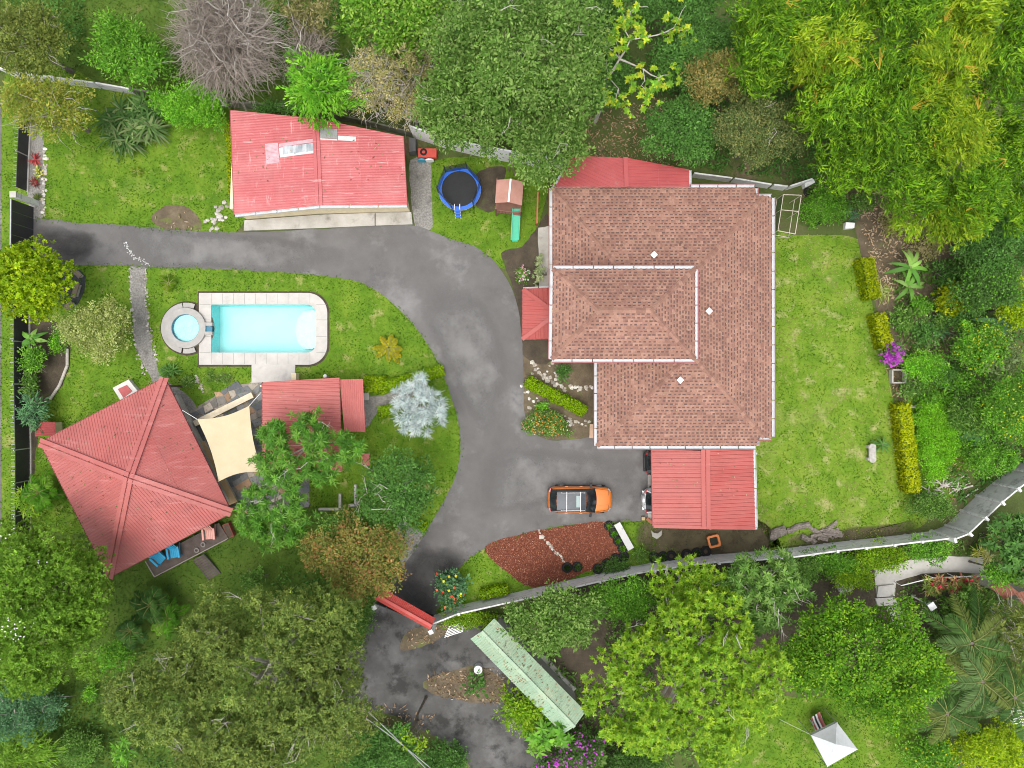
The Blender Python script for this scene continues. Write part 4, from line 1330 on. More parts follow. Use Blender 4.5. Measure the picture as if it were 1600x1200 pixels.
m_ = MB(); m_.box((c.x, c.y, 1.16), (.3, .62, .34)); m_.build('box', M['cream'], bh)
m_ = MB(); m_.quad((c.x - .28, c.y - .4, 1.32), (c.x, c.y - .4, 1.5), (c.x, c.y + .4, 1.5), (c.x - .28, c.y + .4, 1.32)).quad((c.x, c.y - .4, 1.5), (c.x + .28, c.y - .4, 1.32), (c.x + .28, c.y + .4, 1.32), (c.x, c.y + .4, 1.5))
m_.build('roof', M['red_pav'], bh)
MB().box((c.x, c.y, .5), (.1, .1, 1.0)).build('post', M['wood'], bh)
pts = [P(172, 606), P(197, 593), P(212, 612), P(187, 630)]
tt = thing('garden_table', 'small white square table with a red top by the pavilion', 'table', (*(P(191, 610)[:2]), 0))
def lift(pts, z): return [(p.x, p.y) for p in pts]
MB().prism([(p.x * .985, p.y) for p in pts], .0, .42).build('base', plain('off_white_paint', (.58, .57, .54), .7), tt)
MB().prism([tuple(w) for w in shrink([(p.x * .985, p.y) for p in pts], .30)], .423, .46).build('top', plain('red_paint', (.42, .09, .09), .6), tt)

# distant brown roofs and the steel grille at the right edge
for i, (pts, lb) in enumerate((([(1545, 916), (1568, 906), (1592, 926), (1570, 936)], 'rusty brown metal roof peeping from trees below the wall'),
                               ([(1586, 928), (1612, 918), (1625, 935), (1600, 950)], 'second brown metal roof cut off by the right edge'))):
    c = [P(x, y, 2.6) for x, y in pts]
    t = thing('neighbour_shed', lb, 'shed', (*((c[0] + c[2]) / 2)[:2], 0))
    r = MB(); corr(r, [c[3], c[2], c[1], c[0]], .2, .03); r.build('roof', M['brown_roof'], t)
    MB().prism([(p.x, p.y) for p in shrink([(p.x, p.y) for p in c], .2)], 0.0, 2.55).build('wall', M['concrete'], t)
t = thing('steel_grille', 'white barred steel grille at the lower right edge', 'grille', (*(P(1592, 1120)[:2]), 0))
c = [P(1580, 1108, 2.3), P(1606, 1102, 2.3), P(1612, 1136, 2.3), P(1586, 1130, 2.3)]
for i in range(7):
    MB().bar(c[0].lerp(c[3], i / 6), c[1].lerp(c[2], i / 6), .05).build('bar', M['white'], t)
for i in range(4):
    MB().bar(c[0].lerp(c[1], i / 3) + Vector((0, 0, -.04)), c[3].lerp(c[2], i / 3) + Vector((0, 0, -.04)), .05).build('cross_bar', M['white'], t)
for p in c: MB().box((p.x, p.y, 1.12), (.07, .07, 2.24)).build('post', M['white'], t)

# ------------------------------------------------------------------ walls and fences
M['mossy'] = pmat('mossy_concrete', [(0.3, (.09, .095, .06)), (0.7, (.19, .185, .15))], 1.2, 8, .95, [((.06, .09, .025), .9, .48, .66, None, .8)], (14, .01))
def panel_wall(name, label, px_pts, h, mat, postmat, step=2.5, th=.10, post=True, zt=None):
    line = [P(*p) for p in px_pts]
    c = sum(line, Vector()) / len(line)
    t = thing(name, label, 'wall', (line[0].x, line[0].y, 0))
    r = rng_of(len(label))
    seg = []
    for a, b in zip(line[:-1], line[1:]):
        n = max(1, round((b - a).length / step))
        seg += [(a.lerp(b, i / n), a.lerp(b, (i + 1) / n)) for i in range(n)]
    for a, b in seg:
        d = (b - a).normalized()
        hh = h + r.normal(0, .04)
        MB().bar(a + d * .08 + Vector((0, 0, hh / 2)), b - d * .08 + Vector((0, 0, hh / 2)), th, hh).build('panel', mat, t)
    if post:
        for k, p in enumerate([s[0] for s in seg] + [seg[-1][1]]):
            q = seg[min(k, len(seg) - 1)]
            d = (q[1] - q[0])
            MB().box((p.x, p.y, (h + .14) / 2), (.16, .18 if h < 2.3 else .34, h + .14), math.atan2(d.y, d.x)).build('post', postmat, t)
    return t
panel_wall('garden_wall', 'curving streaked white concrete panel wall south of the mulch bed', [(680, 962), (720, 946), (800, 928), (870, 912), (932, 898), (985, 886), (1015, 881), (1060, 874), (1110, 868)], 1.75, M['wallwhite'], M['wallwhite'])
panel_wall('garden_wall', 'white concrete panel wall along the foot of the big lawn', [(1110, 868), (1160, 864), (1213, 860), (1287, 850), (1372, 841), (1455, 831)], 2.0, M['wallwhite'], M['wallwhite'], 1.95)
panel_wall('garden_wall', 'tall slanting grey concrete wall stepping up to the right edge', [(1455, 831), (1478, 822), (1502, 799), (1526, 776), (1550, 756), (1580, 734), (1625, 703)], 2.5, pmat('grey_concrete_panel', [(0.3, (0.48, 0.475, 0.46)), (0.7, (0.66, 0.65, 0.63))], 1.2, 8, .9, [((.10, .1, .09), 1.4, .54, .7, None, .7)]), M['wallwhite'], 1.35)
panel_wall('boundary_wall', 'weathered grey boundary wall behind the strap-leaved clump', [(-30, 95), (30, 122), (100, 130), (160, 138), (217, 148)], 1.0, M['wallwhite'], M['concrete'], 2.4, post=False)
panel_wall('boundary_wall', 'low dark boundary wall behind the red workshop', [(217, 148), (345, 166), (400, 170), (500, 181), (570, 195), (645, 214)], 1.0, M['mossy'], M['mossy'], 2.4)
panel_wall('boundary_wall', 'white painted boundary wall behind the blue trampoline', [(645, 214), (700, 232), (760, 246), (836, 260), (880, 266)], 2.2, M['white'], M['white'], 3.5, post=False)
panel_wall('boundary_wall', 'crumbling low grey wall northeast of the house roof', [(1078, 276), (1140, 284), (1200, 294), (1225, 297), (1262, 285)], .9, M['wallwhite'], M['concrete'], 2.2, post=False)

def black_fence(label, pts, h, seed):
    line = [P(*p) for p in pts]
    t = thing('mesh_fence', label, 'fence', (line[0].x, line[0].y, 0))
    sp = MB()
    for a, b in zip(line[:-1], line[1:]):
        n = max(1, round((b - a).length / 2.4))
        for i in range(n):
            p, r2 = a.lerp(b, i / n), a.lerp(b, (i + 1) / n)
            d = (r2 - p).normalized()
            MB().bar(p + d * .04 + Vector((0, 0, h / 2 + .04)), r2 - d * .04 + Vector((0, 0, h / 2 + .04)), .04, h - .06).build('panel', M['black'], t)
            MB().box((p.x, p.y, h / 2 + .08), (.07, .07, h + .16)).build('post', M['steel'], t)
            m = 9
            for j in range(m):
                s = p.lerp(r2, (j + .5) / m)
                sp.bar(s + Vector((-.03, 0, h)), s + Vector((-.20, 0, h + .10)), .025)
    sp.build('top_spikes', M['steel'], t, kind='stuff')
    m = MB()
    for a, b in zip(line[:-1], line[1:]):
        m.bar(a + Vector((.06, 0, .06)), b + Vector((.06, 0, .06)), .12, .12)
    m.build('kerb', M['concrete'], t)
    return t
black_fence('black mesh fence beside the gravel bed at the upper left', [(48, 190), (45, 245), (43, 300)], 1.1, 1)
black_fence('long black mesh fence along the lower left boundary', [(46, 470), (46, 600), (48, 700), (48, 850)], 1.5, 2)
gt = thing('sliding_gate', 'black panelled driveway gate at the left end of the drive', 'gate', (*(P(52, 350)[:2]), 0))
a, b = P(53, 324), P(52, 412)
for i in range(5):
    p, r2 = a.lerp(b, i / 5), a.lerp(b, (i + 1) / 5)
    d = (r2 - p).normalized()
    MB().bar(p + d * .01 + Vector((0, 0, 1.12)), r2 - d * .01 + Vector((0, 0, 1.12)), .05, 2.1).build('panel', M['black'], gt)
MB().bar(a + Vector((0, 0, 2.20)), b + Vector((0, 0, 2.20)), .07, .06).build('top_rail', M['steel'], gt)
p = P(58, 318)
pl_ = thing('gate_pillar', 'white concrete pillar beside the black driveway gate', 'pillar', (p.x, p.y, 0))
MB().box((p.x, p.y, 1.13), (.34, .34, 2.26)).build('shaft', M['wallwhite'], pl_)
MB().box((p.x, p.y, 2.31), (.42, .42, .09)).build('cap', M['concrete'], pl_)
sheet('kerb', [(-60, 150), (3, 150), (3, 860), (-60, 860)], .008, M['asphalt'], False, .0)

# ------------------------------------------------------------------ swimming pool and spa
pool = thing('swimming_pool', 'swimming pool full of pale turquoise water with rounded right end', 'pool', (*(P(410, 513)[:2]), 0))
def rrect(x0, y0, x1, y1, r, corners=(1, 1, 1, 1), k=10):
    """rounded rectangle in px, corners tl,tr,br,bl"""
    out = []
    for (cx, cy, a0), on in zip(((x0 + r, y0 + r, 180), (x1 - r, y0 + r, 270), (x1 - r, y1 - r, 0), (x0 + r, y1 - r, 90)), corners):
        if on: out += [(cx + r * math.cos(math.radians(a0 + 90 * i / k)), cy + r * math.sin(math.radians(a0 + 90 * i / k))) for i in range(k + 1)]
        else:
            dx, dy = (-r if a0 in (180, 90) else r), (-r if a0 in (180, 270) else r)
            out.append((cx + dx, cy + dy))
    return out
outer = [(P(*p).x, P(*p).y) for p in rrect(312, 458, 512, 570, 31, (0, 1, 1, 0))]
inner = [(P(*p).x, P(*p).y) for p in rrect(331, 476, 494, 551, 14, (0, 1, 1, 0))]
def holed(out_, in_, z):
    """flat sheet with a hole; returns verts, tris"""
    vs = [Vector((p[0], p[1], 0)) for p in out_] + [Vector((p[0], p[1], 0)) for p in in_]
    tr = tessellate_polygon([[v for v in vs[:len(out_)]], [v for v in vs[len(out_):]]])
    return [(v.x, v.y, z) for v in vs], [tuple(t) for t in tr]
V, F = holed(outer, inner, .12)
n = len(outer); m = len(inner); b = len(V)
V += [(p[0], p[1], 0.0) for p in outer] + [(p[0], p[1], .02) for p in inner]
F += [(i, (i + 1) % n, b + (i + 1) % n, b + i) for i in range(n)]
F += [(n + (i + 1) % m, n + i, b + n + i, b + n + (i + 1) % m) for i in range(m)]
add('deck', V, F, M['pooldeck'], pool)
for nm_, pts_ in (('contact_shade_ring', rrect(309, 455, 515, 573, 33, (0, 1, 1, 0))), ('contact_shade_ring', [(293 + 42.5 * math.cos(t_), 513 + 42.5 * math.sin(t_)) for t_ in np.linspace(0, 2 * math.pi, 40, endpoint=False)])):
    xy_ = [(P(*p).x, P(*p).y) for p in pts_]
    hp, hf = holed_faces(xy_, [(c_[0], c_[1]) for c_ in (POOL_HOLE if len(pts_) != 40 else [(P(293 + 20 * math.cos(t_), 513 + 20 * math.sin(t_)).x, P(293 + 20 * math.cos(t_), 513 + 20 * math.sin(t_)).y) for t_ in np.linspace(0, 2 * math.pi, 12, endpoint=False)])])
    add(nm_, [(x, y, .014 if len(pts_) != 40 else .019) for x, y in hp], hf, M['darksoil'], kind='structure')  # dark ring standing in for the contact shadow around deck and spa
jm = MB()
for x in range(332, 486, 17):
    for y0, y1 in ((459, 475), (552, 569)):
        a_, b_ = P(x, y0), P(x, y1); jm.bar(a_ + Vector((0, 0, .119)), b_ + Vector((0, 0, .119)), .022, .006)
for y in (476, 500, 526, 551):
    for x0, x1 in ((313, 330), (495, 511)):
        a_, b_ = P(x0, y), P(x1, y); jm.bar(a_ + Vector((0, 0, .119)), b_ + Vector((0, 0, .119)), .022, .006)
jm.build('coping_joints', plain('joint_mortar', (.22, .21, .19), .95), pool, kind='stuff')
tile = pmat('pool_tile', [(0.3, (0.40, 0.75, 0.745)), (0.7, (0.48, 0.80, 0.79))], .5, 4, .4)
tile_edge = pmat('turquoise_tile', [(0.3, (0.13, 0.62, 0.62)), (0.7, (0.18, 0.70, 0.69))], 3, 4, .4)
DEP = -1.35
add('basin_floor', [(x, y, DEP) for x, y in inner], [tuple(t) for t in tessellate_polygon([[Vector((p[0], p[1], 0)) for p in inner]])], tile, pool)
m_ = MB()
for i in range(len(inner)):
    p, q = inner[i], inner[(i + 1) % len(inner)]
    m_.quad((p[0], p[1], DEP), (q[0], q[1], DEP), (q[0], q[1], .02), (p[0], p[1], .02))
m_.build('basin_wall', tile_edge, pool)
for k, (dx, zt) in enumerate(((0, -.35), (-9, -.75), (-16, -1.05))):
    xy = [(P(*p).x, P(*p).y) for p in [(493, 486), (493, 541), (484 + dx, 545), (474 + dx, 534), (470 + dx, 514), (474 + dx, 494), (484 + dx, 483)]]
    MB().prism(xy, DEP + .002, zt).build('entry_step', plain('white_tile', (.56, .82, .81), .4), pool)
wm, t_, b_ = new_mat('pool_water')
b_.inputs['Base Color'].default_value = (1, 1, 1, 1)
b_.inputs['Roughness'].default_value = 0.06
trn = t_.nodes.new('ShaderNodeBsdfTransparent')
trn.inputs['Color'].default_value = (0.86, 0.985, 0.98, 1)
gls = t_.nodes.new('ShaderNodeBsdfGlossy')
gls.inputs['Roughness'].default_value = 0.05
fr_ = t_.nodes.new('ShaderNodeFresnel')
fr_.inputs['IOR'].default_value = 1.33
mxs = t_.nodes.new('ShaderNodeMixShader')
t_.links.new(fr_.outputs[0], mxs.inputs[0]); t_.links.new(trn.outputs[0], mxs.inputs[1]); t_.links.new(gls.outputs[0], mxs.inputs[2])
nb_ = t_.nodes.new('ShaderNodeBump'); nb_.inputs['Distance'].default_value = .02
t_.links.new(tex_noise(t_, 1.6, 3), nb_.inputs['Height'])
for s in (fr_, gls): t_.links.new(nb_.outputs[0], s.inputs['Normal'])
t_.links.new(mxs.outputs[0], t_.nodes['Material Output'].inputs['Surface'])
M['water'] = wm
add('water', [(x, y, .09) for x, y in inner], [tuple(t) for t in tessellate_polygon([[Vector((p[0], p[1], 0)) for p in inner]])], wm, pool)
cs = P(293, 513)
spa = thing('spa_tub', 'round grey spa tub joined to the left end of the pool', 'hot tub', (cs.x, cs.y, 0))
for a0, a1 in ((100, 258), (70, 98), (262, 292)):
    MB().ring(cs, S(32), S(39.5), 0, .18, 24, math.radians(a0), math.radians(a1)).build('seat_kerb', M['spadeck'], spa)
MB().ring(cs, S(21.5), S(31.4), 0, .34, 48).build('rim', M['spadeck'], spa)
MB().ring(cs, S(20.9), S(21.5), 0.05, .32, 48).build('tile_ring', plain('navy_tile', (.03, .12, .19), .4), spa)
MB().tube([(cs.x, cs.y, .02), (cs.x, cs.y, .06)], S(20.9), 40).build('tub_floor', plain('spa_tile', (.62, .82, .82), .4), spa)
MB().ring(cs, S(5), S(9), .062, .075, 32).build('drain_step', plain('spa_step', (.60, .80, .80), .4), spa)
MB().tube([(cs.x, cs.y, .24), (cs.x, cs.y, .245)], S(20.8), 40).build('water', wm, spa)
p = P(325.5, 514)
MB().box((p.x, p.y, .175), (S(16), S(7), .11)).build('spillway', plain('blue_tile', (.025, .16, .25), .3), spa)
for dy in (-7, 7):
    q_ = P(326, 514 + dy)
    MB().box((q_.x, q_.y, .17), (S(17), S(5), .30)).build('spillway_cheek', M['spadeck'], spa)
xy = [P(394, 568), P(462, 568), P(462, 596), P(394, 598)]
MB().prism([(p.x, p.y) for p in xy], 0.0, .11).build('pool_step_slab', M['pooldeck'], label='grey concrete slab between the pool and the patio roof', cat='slab')

# ------------------------------------------------------------------ flagstone patio
PAT = [(294, 645), (330, 622), (368, 601), (394, 598), (412, 598), (412, 740), (482, 738), (484, 792), (404, 800), (372, 800), (352, 765), (330, 722), (308, 682)]
po, pat_xy = sheet('patio', PAT, .030, pmat('patio_mortar', [(0.3, (.20, .18, .15)), (0.7, (.30, .27, .23))], 3, 6, .95), False, .03, 5)
rng = rng_of(8)
ang = math.radians(27)
cell = .50
lo, hi = pat_xy.min(0) - 2, pat_xy.max(0) + 2
cen = (lo + hi) / 2
N_ = int((hi - lo).max() / cell) + 6
J = rng.uniform(-.30, .30, (N_ + 1, N_ + 1, 2)) * cell
palS = [(.20, .21, .22), (.16, .17, .18), (.28, .28, .28), (.34, .30, .25), (.42, .27, .17), (.24, .22, .20), (.46, .40, .33)]
def node(i, j):
    x, y = (i - N_ / 2) * cell + J[i, j, 0], (j - N_ / 2) * cell + J[i, j, 1]
    return np.array([cen[0] + x * math.cos(ang) - y * math.sin(ang), cen[1] + x * math.sin(ang) + y * math.cos(ang)])
cnt = 0
used = set()
for i in range(N_ - 1):
    for j in range(N_ - 1):
        if (i, j) in used: continue
        w = 2 if rng.random() < .30 and (i + 1, j) not in used else 1
        qd = np.array([node(i, j), node(i + w, j), node(i + w, j + 1), node(i, j + 1)])
        if w == 2: used.add((i + 1, j))
        c = qd.mean(0)
        if not inside(c[None], pat_xy)[0]: continue
        k = c + (qd - c) * (1 - .07)
        z = .055 + .012 * rng.random()
        m_ = MB(); m_.prism([tuple(x) for x in k], .02, z)
        col = np.array(palS[rng.choice(7, p=[.22, .18, .17, .12, .12, .11, .08])]) * np.exp(rng.normal(0, .12))
        add('flagstone', m_.v, m_.f, STONEC, po, cols=np.tile(col, (len(m_.f), 1)))
        cnt += 1
# cream seat wall and tan board wall
sw = thing('seat_wall', 'long cream topped low wall crossing the flagstone patio', 'low wall', (*(P(350, 640)[:2]), 0))
a, b = P(303, 662, .5), P(394, 617, .5)
MB().bar(Vector((a.x, a.y, .215)), Vector((b.x, b.y, .215)), .34, .37).build('body', M['tan'], sw)
MB().bar(Vector((a.x, a.y, .44)), Vector((b.x, b.y, .44)), .40, .08).build('coping', plain('cream_coping', (.72, .63, .46), .8), sw)
sw = thing('seat_wall', 'tan board bench wall between the sail and the pavilion roof', 'low wall', (*(P(340, 735)[:2]), 0))
a, b = P(312, 692, .5), P(366, 791, .5)
MB().bar(Vector((a.x, a.y, .2)), Vector((b.x, b.y, .2)), .5, .4).build('body', M['concrete'], sw)
MB().bar(Vector((a.x, a.y, .43)), Vector((b.x, b.y, .43)), .62, .06).build('seat_board', M['tan'], sw)

# shade sail
cn = [P(310, 655, 2.7), P(388, 634, 2.9), P(411, 737, 2.6), P(340, 753, 2.75)]
N = 16
V, F = [], []
for i in range(N + 1):
    for j in range(N + 1):
        u_, v_ = i / N, j / N
        su = u_ + 0.0
        p = (cn[0] * (1 - u_) + cn[1] * u_) * (1 - v_) + (cn[3] * (1 - u_) + cn[2] * u_) * v_
        cpt = (cn[0] + cn[1] + cn[2] + cn[3]) / 4
        # edges curve inward
        eu, ev = 4 * u_ * (1 - u_), 4 * v_ * (1 - v_)
        pull = .11 * (eu * (1 - ev) * abs(2 * v_ - 1) + ev * (1 - eu) * abs(2 * u_ - 1))
        p = p.lerp(cpt, pull) + Vector((0, 0, -.18 * eu * ev + .16 * ((2 * u_ - 1) * (2 * v_ - 1))))
        V.append(tuple(p))
for i in range(N):
    for j in range(N):
        a = i * (N + 1) + j
        F.append((a, a + N + 1, a + N + 2, a + 1))
sail = thing('shade_sail', 'beige four-cornered shade sail stretched over the patio', 'shade sail', (*(P(362, 695)[:2]), 0))
add('fabric', V, F, pmat('beige_sailcloth', [(0.3, (.50, .42, .27)), (0.7, (.57, .49, .33))], .8, 5, .9, [((.55, .47, .30), 1.0, .55, .75, None, .4)]), sail, smooth=True)
ends = [P(285, 641, 2.75), P(408, 613, 2.5), P(416, 741, 2.5), P(331, 756, 2.8)]
for c, q_ in zip(cn, ends):
    cc = Vector(V[0]) if c is cn[0] else Vector(V[N * (N + 1)]) if c is cn[1] else Vector(V[-1]) if c is cn[2] else Vector(V[N])
    MB().tube([cc, q_], .018, 5).build('rope', M['white'], sail)

# ------------------------------------------------------------------ vehicles
def paint(name, col, rough=.28):
    m, t, b = new_mat(name)
    b.inputs['Base Color'].default_value = (*col, 1)
    b.inputs['Roughness'].default_value = rough
    b.inputs['Coat Weight'].default_value = .5
    b.inputs['Coat Roughness'].default_value = .08
    b.inputs['Metallic'].default_value = .15
    return m
M['carglass'] = pmat('car_glass', [(0.4, (0.012, 0.016, 0.018)), (0.6, (0.03, 0.037, 0.04))], 1.2, 2, 0.05, spec=0.8)
M['cladding'] = plain('black_plastic', (.02, .02, .021), .6)
M['chrome'] = plain('silver_trim', (.62, .63, .64), .25, .5, .6)
M['lens'] = plain('smoked_lens', (.26, .26, .26), .2, .5)
M['redlens'] = plain('red_lens', (.42, .02, .02), .15, .6)
M['clearlens'] = plain('clear_lens', (.55, .57, .58), .1, .6)
M['panoroof'] = pmat('grey_glass_roof', [(0.4, (.035, .043, .054)), (0.6, (.06, .072, .088))], .8, 3, .2, spec=.3)

def make_car(name, label, col, rails, roof_mat, spare=False, length=4.35, group=None):
    t = thing(name, label, 'car', (0, 0, 0), group)
    sx = length / 4.35
    pm = paint(name + '_paint', col)
    st = [(2.19, .34, .42, .64), (2.15, .56, .32, .74), (2.03, .74, .26, .83), (1.78, .86, .24, .90), (1.2, .905, .24, .98), (.85, .91, .24, 1.02), (0, .91, .24, 1.03), (-1.2, .91, .24, 1.05),
          (-1.70, .895, .24, 1.06), (-1.98, .81, .26, 1.02), (-2.13, .66, .32, .92), (-2.19, .44, .42, .76)]
    V, F = [], []
    for x, w, zb, zt in st:
        prof = [(w * .86, zb), (w, zb + .16), (w * 1.0, zb + (zt - zb) * .55), (w * .965, zt - .10), (w * .86, zt - .02), (w * .55, zt + .015), (0, zt + .03)]
        prof = prof + [(-y, z) for y, z in prof[-2::-1]]
        V += [(x * sx, y, z) for y, z in prof]
    k = 13
    for i in range(len(st) - 1):
        for j in range(k - 1):
            a = i * k + j
            F.append((a, a + 1, a + k + 1, a + k))
        F.append((i * k + k - 1, i * k, (i + 1) * k, (i + 1) * k + k - 1))
    F.append(tuple(range(k))); F.append(tuple(range((len(st) - 1) * k, len(st) * k))[::-1])
    body = add('body', V, F, pm, t, smooth=True)
    md = body.modifiers.new('sub', 'SUBSURF'); md.levels = 1; md.render_levels = 2
    # hood crease lines and shut lines
    m = MB()
    for s in (-1, 1):
        m.bar((.95 * sx, s * .42, 1.045), (1.95 * sx, s * .30, .895), .02, .012)
    m.build('hood_crease', pm, body)
    m = MB()
    m.bar((1.93 * sx, -.66, .868), (1.93 * sx, .66, .868), .018, .01)
    for s in (-1, 1): m.bar((1.93 * sx, s * .66, .868), (.98 * sx, s * .80, .99), .016, .01)
    m.build('shut_line', M['cladding'], body)
    # cabin
    cab = [(.98, .80, 1.02, 0), (.35, .66, 1.50, 1), (-.10, .645, 1.565, 1), (-1.30, .62, 1.555, 1), (-1.62, .60, 1.50, 1), (-2.02, .72, 1.05, 0)]
    V = []
    for x, w, z, r in cab:
        V += [(x * sx, -w, z), (x * sx, w, z)]
    def gq(name, idx, mat, par): 
        m = MB()
        for q in idx: m.quad(*[V[i] if isinstance(i, int) else i for i in q])
        return m.build(name, mat, par)
    def curved(name, x0, w0, z0, b0, x1, w1, z1, b1):
        m = MB()
        for k in range(6):
            q = []
            for (x, w, z, bb), o in (((x0, w0, z0, b0), 0), ((x0, w0, z0, b0), 1), ((x1, w1, z1, b1), 1), ((x1, w1, z1, b1), 0)):
                s_ = -1 + 2 * (k + o) / 6
                q.append(((x + bb * (1 - s_ * s_)) * sx, w * s_, z + .02 * (1 - s_ * s_)))
            m.quad(*q)
        return m.build(name, M['carglass'], t)
    curved('windshield', .98, .80, 1.02, .13, .35, .66, 1.50, .06)
    curved('rear_window', -2.02, .72, 1.05, -.07, -1.62, .60, 1.50, -.04)
    rf = gq('roof', [(2, 3, 5, 4), (4, 5, 7, 6), (6, 7, 9, 8)], roof_mat, t)
    for s, (a, b, c, d, e_, f_) in ((-1, (0, 2, 4, 6, 8, 10)), (1, (1, 3, 5, 7, 9, 11))):
        lo = [(V[a][0], s * .86, 1.02), (V[f_][0], s * .80, 1.05)]
        gq('side_window', [(a, b, c, d, e_, f_)], M['carglass'], t)
        m = MB()
        m.bar((.30 * sx, s * .675, 1.50), (-1.62 * sx, s * .63, 1.52), .06, .05)
        m.bar((.98 * sx, s * .80, 1.03), (.33 * sx, s * .672, 1.50), .07, .05)
        m.bar((-2.0 * sx, s * .73, 1.06), (-1.62 * sx, s * .61, 1.505), .09, .05)
        m.build('pillar', pm if roof_mat is not M['panoroof'] else M['cladding'], t)
        m = MB(); m.bar((.74 * sx, s * .86, 1.05), (.66 * sx, s * 1.13, 1.10), .15, .16)
        m.build('mirror', M['cladding'], t)
        m = MB(); m.box((.05 * sx, s * .915, .86), (.2, .02, .03)); m.build('door_handle', pm, t)
        m = MB(); m.box((-.95 * sx, s * .915, .88), (.2, .02, .03)); m.build('door_handle', pm, t)
        m = MB(); m.box((0, s * .89, .30), (2.6 * sx, .06, .14)); m.build('sill_cladding', M['cladding'], t)
        m = MB(); m.bar((2.07 * sx, s * .56, .74), (1.90 * sx, s * .77, .80), .07, .07); m.build('headlight', M['lens'], t)
        m = MB(); m.bar((-2.10 * sx, s * .55, .93), (-1.98 * sx, s * .80, .96), .10, .14); m.build('tail_light', M['redlens'], t)
        if rails:
            m = MB(); m.bar((.25 * sx, s * .60, 1.625), (-1.35 * sx, s * .57, 1.62), .03, .03)
            for xx in (.22, -.55, -1.32): m.box((xx * sx, s * .59, 1.59), (.08, .04, .06))
            m.build('roof_rail', plain('grey_rail', (.42, .42, .43), .4), rf)
        for xx in (1.33, -1.30):
            wv = MB().tube([(xx * sx, s * .70, .335), (xx * sx, s * .915, .335)], .335, 22).build('tyre', M['rubber'], t)
            MB().tube([(xx * sx, s * .90, .335), (xx * sx, s * .93, .335)], .22, 14).build('rim', M['chrome'], wv)
            m = MB(); m.ring((0, 0), .345, .40, -.03, .03, 14, 0, math.pi)
            vv = [(xx * sx + p[0], s * .90 + p[2] * s, .34 + p[1]) for p in m.v]
            add('wheel_arch', vv, m.f, M['cladding'], t)
    if rails:
        for xx in (-.05, -.98):
            m = MB(); m.bar((xx * sx, -.66, 1.665), (xx * sx, .66, 1.665), .05, .03); m.build('cross_bar', plain('white_bar', (.58, .58, .58), .4), rf)
        m = MB(); m.quad((.30 * sx, -.42, 1.526), (.30 * sx, .42, 1.526), (-.02 * sx, .42, 1.578), (-.02 * sx, -.42, 1.578))
        MB().box((-.2 * sx, 0, 1.575), (.26, .78, .02)).build('sunroof_blind', plain('pale_green_blind', (.24, .32, .31), .4), rf)
    m = MB(); m.box((2.15 * sx, 0, .52), (.05, .9, .16)); m.build('grille', M['cladding'], t)
    m = MB(); m.box((-2.17 * sx, 0, .70), (.03, .5, .12)); m.build('number_plate', M['white'], t)
    m = MB(); m.box((-2.15 * sx, 0, .36), (.08, 1.3, .16)); m.build('rear_bumper', M['cladding'] if not spare else M['chrome'], t)
    m = MB()
    m.bar((.99 * sx, -.35, 1.045), (.80 * sx, .30, 1.17), .02, .015); m.build('wiper', M['cladding'], t)
    if spare:
        MB().tube([(-2.17 * sx, .10, .86), (-2.32 * sx, .10, .86)], [.36, .35], 24).build('spare_wheel_cover', plain('silver_cover', (.55, .56, .57), .3, .5, .3), t)
    return t

p = P(906.5, 781, .9)
c = make_car('parked_car', 'orange SUV with dark glass roof and white roof bars on the driveway', (.62, .17, .022), True, M['panoroof'])
c.location = (p.x, p.y, .03); c.rotation_euler.z = math.radians(-0.5)
c = make_car('parked_car', 'white and silver SUV with spare wheel, tail showing under the carport', (.66, .67, .69), False, plain('white_roof', (.7, .7, .7), .3), True)
p = P(1003, 783, .9)
c.location = (p.x + 2.3, p.y, .055)
c = make_car('parked_car', 'black car whose tail shows under the carport roof beside the house', (.012, .013, .015), False, plain('black_roof', (.012, .012, .013), .2), False, 4.5)
p = P(1008, 723, .9)
c.location = (p.x + 2.25, p.y, .055)

# ------------------------------------------------------------------ play things
c = P(718, 295, .9)
tr = thing('trampoline', 'round trampoline with a bright blue pad and black mat', 'trampoline', (c.x, c.y, 0))
R = S(33.5, .9)
bp = plain('blue_pad', (.012, .12, .56), .45, .5)
for i in range(8):
    a0, a1 = math.radians(45 * i + .4), math.radians(45 * i + 44.6)
    MB().ring(c, R * .83, R, .86, .90, 6, a0, a1).build('pad_section', bp, tr)
MB().tube([(c.x, c.y, .84), (c.x, c.y, .85)], R * .85, 40).build('jump_mat', plain('black_mat', (.02, .021, .022), .8), tr)
MB().ring(c, R * .97, R * 1.005, .78, .83, 40).build('frame_ring', M['steel'], tr)
netm, t_, b_ = new_mat('safety_net')
b_.inputs['Base Color'].default_value = (.02, .022, .025, 1)
tn = t_.nodes.new('ShaderNodeBsdfTransparent'); mxs = t_.nodes.new('ShaderNodeMixShader'); mxs.inputs[0].default_value = .62
t_.links.new(tn.outputs[0], mxs.inputs[1]); t_.links.new(b_.outputs[0], mxs.inputs[2]); t_.links.new(mxs.outputs[0], t_.nodes['Material Output'].inputs['Surface'])
np_ = 6
pts = [Vector((c.x + R * 1.0 * math.cos(math.radians(60 * i + 10)), c.y + R * 1.0 * math.sin(math.radians(60 * i + 10)), 0)) for i in range(np_)]
for i in range(np_):
    p, q_ = pts[i], pts[(i + 1) % np_]
    MB().tube([p, p + Vector((0, 0, 2.35))], .03, 8).build('net_pole', M['black'], tr)
    if i == 4: continue
    m = MB(); m.quad(p + Vector((0, 0, .9)), q_ + Vector((0, 0, .9)), q_ + Vector((0, 0, 2.1)), p + Vector((0, 0, 2.1))); m.build('net_panel', netm, tr)
